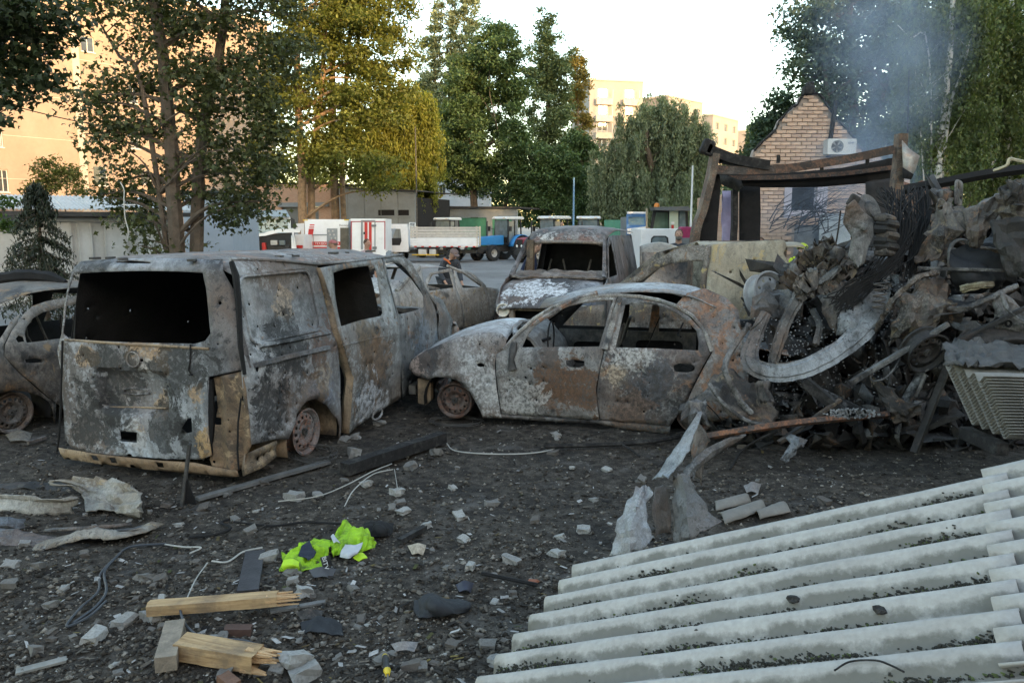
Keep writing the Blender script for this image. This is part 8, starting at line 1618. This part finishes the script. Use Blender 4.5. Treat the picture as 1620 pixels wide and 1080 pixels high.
big = [(580, 768, .13, 2, 'flat pale rubble slab left of the thin wires'), (628, 782, .11, 2, 'upright pale slab with a wire on it'), (638, 812, .12, 2, 'square white rubble block below the wired slab'), (465, 789, .14, 0, 'long pale rubble chunk near the van beam'), (503, 785, .10, 0, 'pale cube of rubble beside the long chunk'), (727, 819, .11, 2, 'striped white rubble piece right of centre'), (675, 834, .10, 2, 'white rubble block beside the charcoal stick'), (733, 856, .09, 2, 'round white rubble above the red bits'), (881, 879, .12, 2, 'smooth white stone left of the slate'), (745, 899, .10, 2, 'white angular stone at the end of the black rod'), (808, 890, .13, 0, 'flat grey stone behind the black rod'), (716, 774, .08, 2, 'striped white rubble bit in the middle ground'), (778, 800, .11, 1, 'crumbly beige rubble lump in the middle ground'), (426, 886, .14, 0, 'pale slab left of the high visibility vest'), (460, 909, .10, 1, 'brown rubble block under the vest'), (463, 921, .09, 0, 'grey rubble block under the vest edge'), (481, 939, .12, 2, 'white wedge stone right of the split timber'), (470, 1050, .17, 2, 'large white rubble slab near the lower edge'), (483, 1072, .13, 0, 'grey rubble slab at the bottom edge'), (152, 1012, .16, 2, 'pinkish plaster lump in the lower left'), (295, 1040, .10, 2, 'white tile bit left of the timbers'), (242, 980, .12, 0, 'rough white lump left of the split timber'), (18, 897, .10, 0, 'grey stone at the left edge'), (62, 898, .11, 1, 'flat grey stone below the blue panel'), (198, 985, .10, 0, 'grey stone in the lower left soil'), (230, 917, .11, 1, 'rounded grey stone beside the cable loop'), (1285, 700, .10, 1, 'grey stone below the rusty pipe'), (600, 672, .15, 0, 'flat rubble beside the van sill'), (545, 700, .12, 1, 'brown rubble at the van wheel'), (560, 720, .16, 0, 'pale rubble in front of the van wheel'), (690, 720, .13, 1, 'beige rubble beyond the charred beam'), (650, 742, .14, 1, 'brown slab before the charred beam'), (880, 690, .1, 0, 'stone under the saloon sill'), (960, 745, .08, 2, 'white stone before the long branch'), (905, 742, .08, 2, 'pair of white stones before the long branch'), (940, 792, .08, 0, 'grey stone in the middle of the soil'), (1015, 760, .09, 1, 'brown lump left of the torn sheet')]
for k, (u, v, s_, mi, lab) in enumerate(big): chunk(u, v, s_, mi, k % 10, lab)
rg = random.Random(42); n = 0
while n < 210:
    u = rg.uniform(-20, 1330); v = 660+rg.random()**.8*430
    if v > 1075 or (u > 880 and v > 905-(u-900)*.2) or (u > 560 and u < 1120 and v < 690) or (u < 545 and v < 770-.1*u): continue
    if rg.random() > .45+.55*max(0, nz((u/120., v/60., 3))): continue
    d = 1250*2.1/(v-358); chunk(u, v, rg.choice((.022, .028, .03, .035, .045, .06, .09))*(.7+.09*d), rg.choice((0, 1, 1, 3, 1, 2, 3, 3)), rg.randrange(10)); n += 1
# gravel and cinders too small to count
def pebbles(name, label, n, smin, smax, mat, seed, dense=1., zone=None, flat=.6):
    rs = np.random.RandomState(seed); P = []; rg = random.Random(seed)
    while len(P) < n:
        u = rg.uniform(-60, 1560); v = 545+rg.random()**.75*545
        if zone and not zone(u, v): continue
        if rg.random() > .35+.65*(.5+nz((u/90., v/45., seed))*1.2): continue
        p = gnd(u, v); P.append((p.x, p.y, gz(p.x, p.y)))
    P = np.array(P); s_ = (smin*(smax/smin)**rs.uniform(0, 1, n)**1.6)[:, None]
    octv = np.array([(1, 0, 0), (0, 1, 0), (-1, 0, 0), (0, -1, 0), (.1, .1, 1), (0, 0, -.6)], float); V = np.empty((n, 6, 3))
    ang = rs.uniform(0, 6.28, n); ca, sa = np.cos(ang), np.sin(ang); ex = rs.uniform(.6, 1.5, n); ez = rs.uniform(.3, .9, n)*flat/.6
    for i, o_ in enumerate(octv):
        j = rs.uniform(.75, 1.25, (n, 3)); x = o_[0]*ex*j[:, 0]; y = o_[1]*j[:, 1]; z = o_[2]*ez*j[:, 2]
        V[:, i] = P+np.stack([x*ca-y*sa, x*sa+y*ca, z+.25*ez], 1)*s_
    F = np.array([(0, 1, 4), (1, 2, 4), (2, 3, 4), (3, 0, 4), (1, 0, 5), (2, 1, 5), (3, 2, 5), (0, 3, 5)]); FF = (F[None]+np.arange(n)[:, None, None]*6).reshape(-1)
    me = bpy.data.meshes.new(name); me.vertices.add(n*6); me.vertices.foreach_set('co', V.reshape(-1).astype(np.float32)); me.loops.add(len(FF)); me.loops.foreach_set('vertex_index', FF.astype(np.int32)); k = len(FF)//3
    me.polygons.add(k); me.polygons.foreach_set('loop_start', np.arange(0, k*3, 3, dtype=np.int32)); me.polygons.foreach_set('loop_total', np.full(k, 3, dtype=np.int32)); me.update(calc_edges=True)
    T(link(name, me, mat), label, 'gravel', kind='stuff')
def islmat(name, stops, rough=.95):
    N = NT(name); g = N.n('ShaderNodeNewGeometry'); return N.bsdf(N.mix(1., N.ramp(g.outputs['Random Per Island'], stops), N.mr(N.noise(60, 3), .3, .7, .7, 1.2), 'MULTIPLY'), rough, 0, None, .25)
pebbles('burnt_gravel', 'burnt gravel and cinders covering the yard', 46000, .003, .022, islmat('cinder', [(0, (.018, .015, .012)), (.45, (.058, .047, .037)), (.8, (.13, .11, .088)), (1, (.27, .24, .205))]), 5)
pebbles('ash_dust', 'grey ash dust lying in drifts over the yard', 9000, .002, .008, islmat('ash_dust', [(0, (.075, .063, .052)), (1, (.21, .185, .155))]), 11, zone=lambda u, v: nz((u/150., v/70., 9)) > .08)
pebbles('pale_grit', 'pale grit sprinkled over the burnt yard', 2600, .003, .012, islmat('grit', [(0, (.2, .19, .17)), (1, (.46, .45, .42))]), 6)
# flat flakes: splinters, bits of bark, paper and leaves
rg = random.Random(9); b = MB(); b2 = MB(); b3 = MB()
for k in range(2600):
    u = rg.uniform(-40, 1300); v = 640+rg.random()**.8*440; p = gp(u, v, .012); a = rg.uniform(0, 6.3); L = rg.uniform(.007, .032); w_ = L*rg.uniform(.12, .6); d = Vector((math.cos(a), math.sin(a), rg.uniform(-.3, .3))); s_ = Vector((-math.sin(a), math.cos(a), rg.uniform(-.4, .4)))
    m = (b, b, b, b, b, b, b, b, b, b, b, b, b2, b2, b3, b)[rg.randrange(16)]; m.add([p-d*L-s_*w_, p+d*L*.8-s_*w_*.6, p+d*L+s_*w_, p-d*L*.7+s_*w_*.8, p+Vector((0, 0, w_*.25))], [(0, 1, 4), (1, 2, 4), (2, 3, 4), (3, 0, 4), (3, 2, 1, 0)])
T(b.build('charred_flakes', islmat('char_flake', [(0, (.012, .011, .011)), (.6, (.05, .041, .033)), (1, (.15, .125, .10))])), 'charred flakes and splinters littering the yard', 'flakes', kind='stuff')
T(b2.build('pale_flakes', islmat('pale_flake', [(0, (.18, .17, .16)), (1, (.42, .40, .38))])), 'pale plaster flakes littering the yard', 'flakes', kind='stuff'); T(b3.build('fallen_leaves', islmat('leaf_flake', [(0, (.05, .06, .02)), (.5, (.09, .06, .03)), (1, (.16, .12, .04))])), 'fallen leaves and bark bits on the soil', 'leaves', kind='stuff')
# timbers
_N = NT('split_pine'); mp = _N.n('ShaderNodeMapping'); mp.inputs['Scale'].default_value = (3, 26, 26); _N.l(_N.P, mp.inputs[0]); g1 = _N.noise(1.3, 7, .65, mp.outputs[0], .6); g2 = _N.noise(5, 6, .7)
M_pine = _N.bsdf(_N.mix(_N.mr(g2, .50, .68, 0, .7), _N.ramp(g1, [(.3, (.20, .115, .055)), (.5, (.42, .27, .14)), (.7, (.55, .37, .20))]), (.16, .115, .08)), .8, 0, _N.bump(g1, .5, .01), .3)
M_pine2 = plain('weathered_board', (.26, .21, .16), .85, .3, 12, bump=.5, dirt=((.10, .085, .07), .6)); M_fresh = plain('fresh_break', (.62, .38, .20), .8, .25, 20, bump=.8)
def timber(label, a, b_, w_, h_, mat, z0=.02, splin=False, seed=1, roll=0.):
    a = gp(*a, z0+h_/2); b_ = gp(*b_, z0+h_/2) if len(b_) == 2 else gp(b_[0], b_[1], b_[2]); d = b_-a; L = d.length; root = empty('timber_piece', a, 0); T(root, label, 'timber')
    root.rotation_euler = (Matrix.Rotation(math.atan2(d.y, d.x), 3, 'Z') @ Matrix.Rotation(-math.asin(d.z/L), 3, 'Y') @ Matrix.Rotation(roll, 3, 'X')).to_euler()
    m = MB(); rows = []; n = 14; pr_ = [(-1, -1), (0, -1), (1, -1), (1, 0), (1, 1), (.3, 1.0), (-.4, .97), (-1, 1), (-1, 0), (-1, -1)]
    for i in range(n+1):
        x = L*i/n; rows.append([Vector((x+(0 if 0 < i < n else .02*nz((y*3, z*3, seed), 2)), y*w_/2*(1+.06*nz((i*.4, y, seed), 1)), z*h_/2*(1+.08*nz((i*.4, z, seed+3), 1)))) for y, z in pr_])
    m.grid(rows); m.add(rows[0][:-1], [tuple(range(len(pr_)-2, -1, -1))])
    if not splin: m.add(rows[-1][:-1], [tuple(range(len(pr_)-1))])
    m.build('board', mat, root)
    if splin:
        rg = random.Random(seed)
        for k in range(14):
            m = MB(); y, z = rg.uniform(-.42, .42)*w_, rg.uniform(-.42, .42)*h_; l = rg.uniform(.02, .13); m.bar((L-.06, y, z), (L+l, y*1.08, z*1.08+rg.uniform(-.01, .01)), w_*.26, h_*.24, taper=.25); m.build('splinter', M_fresh, root)
    return root
timber('long fresh pine plank split at its right end', (235, 962), (440, 946), .085, .055, M_pine, .06, True, 1)
timber('thick broken timber with splintered orange end', (285, 1022), (408, 1042), .12, .085, M_pine, .02, True, 2)
timber('short weathered post end with flaking paint', (262, 1050), (278, 990), .095, .075, M_pine2, .03, False, 3)
timber('small red brown wood block at the bottom edge', (352, 1072), (372, 1088), .06, .06, plain('red_wood', (.16, .08, .05), .8, .3, 12, bump=.5), .01, False, 4)
timber('dark flat board behind the pine plank', (392, 935), (404, 872), .12, .02, plain('dark_board', (.045, .042, .045), .7, .4, 8, bump=.4), .015, False, 5)
timber('charred beam lying beyond the rubble', (545, 742), (700, 692), .11, .10, M_char, .03, False, 6)
timber('long grey strip lying in front of the van', (312, 788), (520, 730), .07, .025, plain('grey_strip', (.13, .125, .12), .8, .4, 8, bump=.4), .02, False, 7)
timber('brown brick bat half buried beside the timbers', (356, 998), (398, 998), .06, .05, plain('sooty_brick', (.09, .05, .038), .9, .3, 10), -.01, False, 8)
timber('charcoal stick ending at a white rubble block', (632, 856), (672, 834), .04, .035, M_char, .01, False, 9)
timber('thin grey slat lying right of the pine plank', (428, 967), (515, 952), .035, .012, plain('grey_strip', (.13, .125, .12)), .015, False, 10)
timber('pale flat slat in the lower left corner', (25, 1062), (105, 1042), .05, .012, plain('pale_slat', (.22, .21, .19), .85, .3, 10), .01, False, 11)
# stake leaning upright in front of the van tailgate
st = empty('metal_stake', gp(288, 802)); T(st, 'dark metal stake standing upright in front of the van', 'stake'); c = st.location
m = MB(); m.bar(Vector((0, 0, 0)), at(300, 702, gp(288, 802).y)-c, .035, .02); m.build('shaft', M_steel, st); m = MB(); q = at(296, 758, c.y)-c; m.add([q, Vector((.10, .02, .02)), Vector((-.02, .01, .02)), q+Vector((0, .012, 0)), Vector((.10, .032, .02)), Vector((-.02, .022, .02))], [(0, 1, 2), (5, 4, 3), (0, 3, 4, 1), (1, 4, 5, 2), (2, 5, 3, 0)]); m.build('gusset', M_soot, st)
# metal rod with rust-red stone, black rag, slate bits
cable('black_rod', 'black rod lying left of the slate sheet', 'rod', [[gp(762, 906, .03), gp(800, 914, .035), (gp(850, 924, .03))]], .012, M_soot, 3)
o = chunk(843, 923, .06, 3, 4, 'red brick stone on the end of the black rod'); o.data = o.data.copy(); o.data.materials[0] = plain('brick_red', (.26, .09, .05), .9, .2, 10)
def rag(label, pts, mat, amp, seed, name='burnt_rag', cat='rag'): return crumple(name, label, cat, [[(u, v, gp(u, v, h).y) for u, v, h in r_] for r_ in pts], mat, 16, 14, amp, 7, seed, .004)
rag('black burnt rag in the soil left of the slate', [[(655, 950, .03), (680, 940, .07), (700, 942, .06), (740, 948, .03)], [(655, 965, .02), (685, 958, .09), (710, 958, .07), (745, 958, .03)], [(662, 978, .01), (690, 976, .03), (715, 972, .03), (740, 968, .01)]], M_blk, .03, 51)
rag('black burnt clump behind the vest', [[(575, 828, .02), (600, 820, .08), (622, 830, .02)], [(578, 838, .02), (602, 834, .08), (622, 840, .02)], [(582, 848, .01), (602, 848, .03), (618, 848, .01)]], M_soot, .03, 52)
rag('black plastic scrap below the pine plank', [[(475, 985, .02), (510, 975, .05), (540, 985, .02)], [(478, 1000, .01), (512, 1000, .03), (545, 1004, .01)]], M_blk, .02, 53)
for k, (u, v, lab) in enumerate(((640, 1022, 'white torn foil scrap above the screwdriver'), (490, 972, 'grey curled scrap beside the thin slat'), (735, 928, 'dark blue curved plastic shard'), (660, 868, 'scorched paper scrap with red print'), (1190, 772, 'pale foil scrap behind the broken slate'), (510, 905, 'flat dark slate shard below the vest'), (30, 690, 'pale sheet scrap beside the left wheel'), (420, 1045, 'crumpled shiny foil beside the broken timber'))):
    s_ = 22 if k in (0, 1, 5, 6) else 14; mt = (M_zinc, M_gry, plain('blue_black_plastic', (.03, .032, .05), .5), plain('scorched_paper', (.4, .33, .25), .9, .5, 30), M_zinc, plain('dark_slate', (.07, .07, .075), .8), M_pl, plain('shiny_foil', (.4, .42, .45), .35, .3, 9, .6))[k]
    rag(lab, [[(u-s_, v-4, .03), (u, v-9, .06), (u+s_, v-6, .03)], [(u-s_*.6, v+8, .02), (u+2, v+6, .03), (u+s_*.7, v+9, .015)]], mt, .014, 60+k, 'metal_scrap' if k not in (2, 3) else 'scrap_piece', 'scrap')
# long pale tube near the left wheel, cables
cable('grey_tube', 'short grey tube on the ground beside the left car wheel', 'tube', [[gp(44, 700, .03), gp(72, 692, .04)]], .022, M_pale_m, 2)
M_cab = plain('grey_cable', (.055, .06, .068), .6, .3, 8); M_wirew = plain('white_wire', (.42, .40, .36), .7, .2)
def gcable(label, pts, r_, mat, cat='cable', z=.02): return cable('loose_'+cat, label, cat, [[gp(u, v, z) for u, v in pts]], r_, mat, 6)
gcable('grey cable looping down from the blue panel', ((262, 860), (205, 865), (180, 885), (165, 905), (168, 935), (150, 960), (115, 985)), .008, M_cab); gcable('second grey cable loop beside the first', ((190, 875), (160, 905), (155, 935), (128, 960), (105, 990), (140, 975), (168, 950)), .007, M_cab)
gcable('blue grey cable curving around the broken timber', ((284, 962), (292, 985), (315, 1005), (350, 1010), (390, 1013), (425, 1028)), .007, M_cab, z=.07); gcable('pale bent wire above the dark board', ((335, 887), (360, 888), (385, 872), (415, 864)), .006, M_wirew, 'wire'); gcable('white wire lying across the middle ground', ((706, 700), (720, 713), (770, 717), (830, 717), (870, 712), (882, 704)), .006, M_wirew, 'wire'); gcable('thin white wire arcing over the rubble', ((545, 800), (560, 775), (590, 750), (622, 742)), .0045, M_wirew, 'wire', .08); gcable('thin white wire crossing the arc', ((440, 793), (500, 785), (545, 768), (590, 745), (620, 733)), .0045, M_wirew, 'wire', .05); gcable('thin string dropping onto the wired slab', ((624, 742), (627, 760), (629, 775)), .003, M_wirew, 'string', .05); gcable('thin white string crossing the soil near the pine plank', ((296, 945), (310, 915), (328, 890)), .004, M_wirew, 'string', .03); gcable('black cable snaking across the middle left', ((370, 825), (430, 830), (480, 826), (540, 828)), .008, M_soot); gcable('black cable tangle right of the blue panel', ((300, 850), (340, 845), (365, 835), (350, 826), (372, 818)), .01, M_soot); gcable('pale twig left of the vest', ((255, 858), (290, 865), (318, 866), (300, 875)), .006, M_wirew, 'twig')
# burnt wire hoops from the van tyre
cable('tyre_wire_coil', 'coil of burnt tyre wire beside the van wheel', 'wire', [[gp(495+34*math.cos(a)+6*math.sin(3*a+k), 712+13*math.sin(a)+k, .03+.02*(k % 3)) for a in np.linspace(0, 6, 16)] for k in range(9)], .0025, M_steel, 3); cable('tyre_wire_coil', 'coil of burnt tyre wire under the saloon wheel', 'wire', [[gp(722+40*math.cos(a)+4*math.sin(3*a+k), 664+7*math.sin(a)+k*.6, .02+.015*(k % 3)) for a in np.linspace(0, 6, 16)] for k in range(7)], .0025, M_steel, 3)
# screwdriver
sc_ = empty('screwdriver', gp(612, 1062, .02)); T(sc_, 'screwdriver with black and yellow handle on the soil', 'screwdriver'); a = gp(609, 1036, .03)-sc_.location; b_ = gp(613, 1064, .03)-sc_.location; e_ = gp(616, 1092, .02)-sc_.location
m = MB(); m.tube([a, a.lerp(b_, .2), a.lerp(b_, .5), a.lerp(b_, .85), b_], [.012, .018, .015, .018, .010], 10); m.build('handle', M_blkp, sc_, smooth=True); m = MB(); m.tube([a.lerp(b_, .86), b_, b_+(e_-b_)*.1], [.0185, .013, .011], 10); m.tube([a-(b_-a)*.02, a.lerp(b_, .1)], [.011, .016], 10); m.build('grip_ring', plain('tool_yellow', (.6, .42, .03), .5), sc_, smooth=True); m = MB(); m.tube([b_, e_], .005, 8); m.build('blade', M_steel, sc_, smooth=True)
# high visibility vest
M_lime = plain('lime_fabric', (.29, .52, .02), .75, .35, 14, bump=.5, dirt=((.035, .05, .012), .9)); M_lime2 = plain('lime_fabric_clean', (.42, .66, .03), .7, .12, 10); M_band = plain('reflective_band', (.42, .43, .45), .5, .12, 20)
ZV = ZM(9., 440, 810); vs = empty('high_visibility_vest', gp(520, 885)); T(vs, 'crumpled lime green high visibility vest on the burnt ground', 'vest')
def vp(l): return [(u, v, gp(u, v, h*.6).y) for (u, v), h in zip(ZV([q[:2] for q in l]), [q[2] for q in l])]
crumple('front_half', None, None, [vp([(800, 300, .10), (960, 130, .12), (1080, 210, .15), (1300, 240, .12)]), vp([(760, 420, .10), (950, 300, .12), (1120, 320, .17), (1330, 330, .12)]), vp([(760, 560, .06), (930, 450, .10), (1150, 440, .10), (1400, 420, .06)]), vp([(800, 600, .03), (960, 590, .05), (1150, 560, .05), (1400, 490, .02)])], M_lime, 30, 26, .05, 10, 71, .003, parent=vs)
crumple('back_half', None, None, [vp([(60, 600, .05), (250, 560, .08), (450, 380, .12), (740, 370, .12)]), vp([(60, 700, .05), (230, 650, .11), (420, 580, .07), (740, 500, .10)]), vp([(40, 780, .02), (250, 760, .08), (450, 700, .05), (720, 620, .06)]), vp([(60, 820, .01), (260, 845, .01), (480, 820, .01), (700, 770, .01)])], M_lime, 30, 26, .05, 10, 72, .003, parent=vs)
crumple('bulged_fold', None, None, [vp([(80, 680, .09), (200, 655, .12), (300, 700, .10)]), vp([(60, 760, .06), (190, 740, .12), (300, 770, .07)]), vp([(70, 810, .03), (200, 820, .04), (300, 815, .03)])], M_lime2, 10, 10, .012, 8, 73, .003, parent=vs)
crumple('reflective_band', None, None, [vp([(950, 440, .13), (1080, 470, .13), (1210, 430, .13)]), vp([(900, 560, .10), (1020, 590, .10), (1150, 560, .10)]), vp([(880, 640, .06), (1000, 660, .06), (1060, 630, .06)])], M_band, 12, 10, .012, 8, 74, .003, parent=vs)
crumple('reflective_band', None, None, [vp([(750, 340, .15), (790, 310, .15), (830, 400, .15)]), vp([(790, 440, .13), (850, 420, .13), (890, 440, .13)])], M_band, 8, 6, .008, 8, 75, .003, parent=vs)
crumple('dark_lining', None, None, [vp([(450, 400, .145), (480, 480, .13), (530, 560, .12)]), vp([(340, 500, .13), (420, 580, .11), (500, 640, .09)]), vp([(290, 590, .12), (380, 640, .1), (430, 690, .08)])], plain('navy_lining', (.015, .02, .035), .8, .2, 10), 10, 10, .012, 7, 76, .003, parent=vs)
crumple('hanging_flap', None, None, [vp([(1060, 640, .05), (1140, 580, .06), (1200, 570, .06)]), vp([(1090, 670, .03), (1180, 640, .04), (1270, 640, .03)]), vp([(1150, 700, .01), (1180, 680, .02), (1230, 660, .02)])], M_lime2, 8, 8, .008, 8, 77, .003, parent=vs)
m = MB(); tq = [gp(*q, h)-vs.location for q, h in zip(ZV([(605, 655), (740, 630), (780, 770), (640, 790)]), (.10, .11, .05, .05))]; m.add([q+Vector((0, -.012, .012)) for q in tq], [(3, 2, 1, 0)]); tag_ = m.build('name_tag', M_blkp, vs, solid=.004)
tx = (tq[3]-tq[0]).normalized(); ty = (tq[1]-tq[0]); ty = (ty-tx*ty.dot(tx)).normalized(); tz = tx.cross(ty); lt = text('BITV', (tq[1]-tq[0]).length*.62, (0, 0, 0), (0, 0, 0), plain('tag_white', (.6, .6, .6), .6), vs, 'tag_lettering', .0005)
lt.matrix_local = Matrix.Translation(tq[0]+Vector((0, -.018, .018))+tx*.006+ty*.012) @ Matrix((tx, ty, tz)).transposed().to_4x4()
print('TRIS', sum(len(o.data.polygons) for o in SC.objects if o.type == 'MESH'))
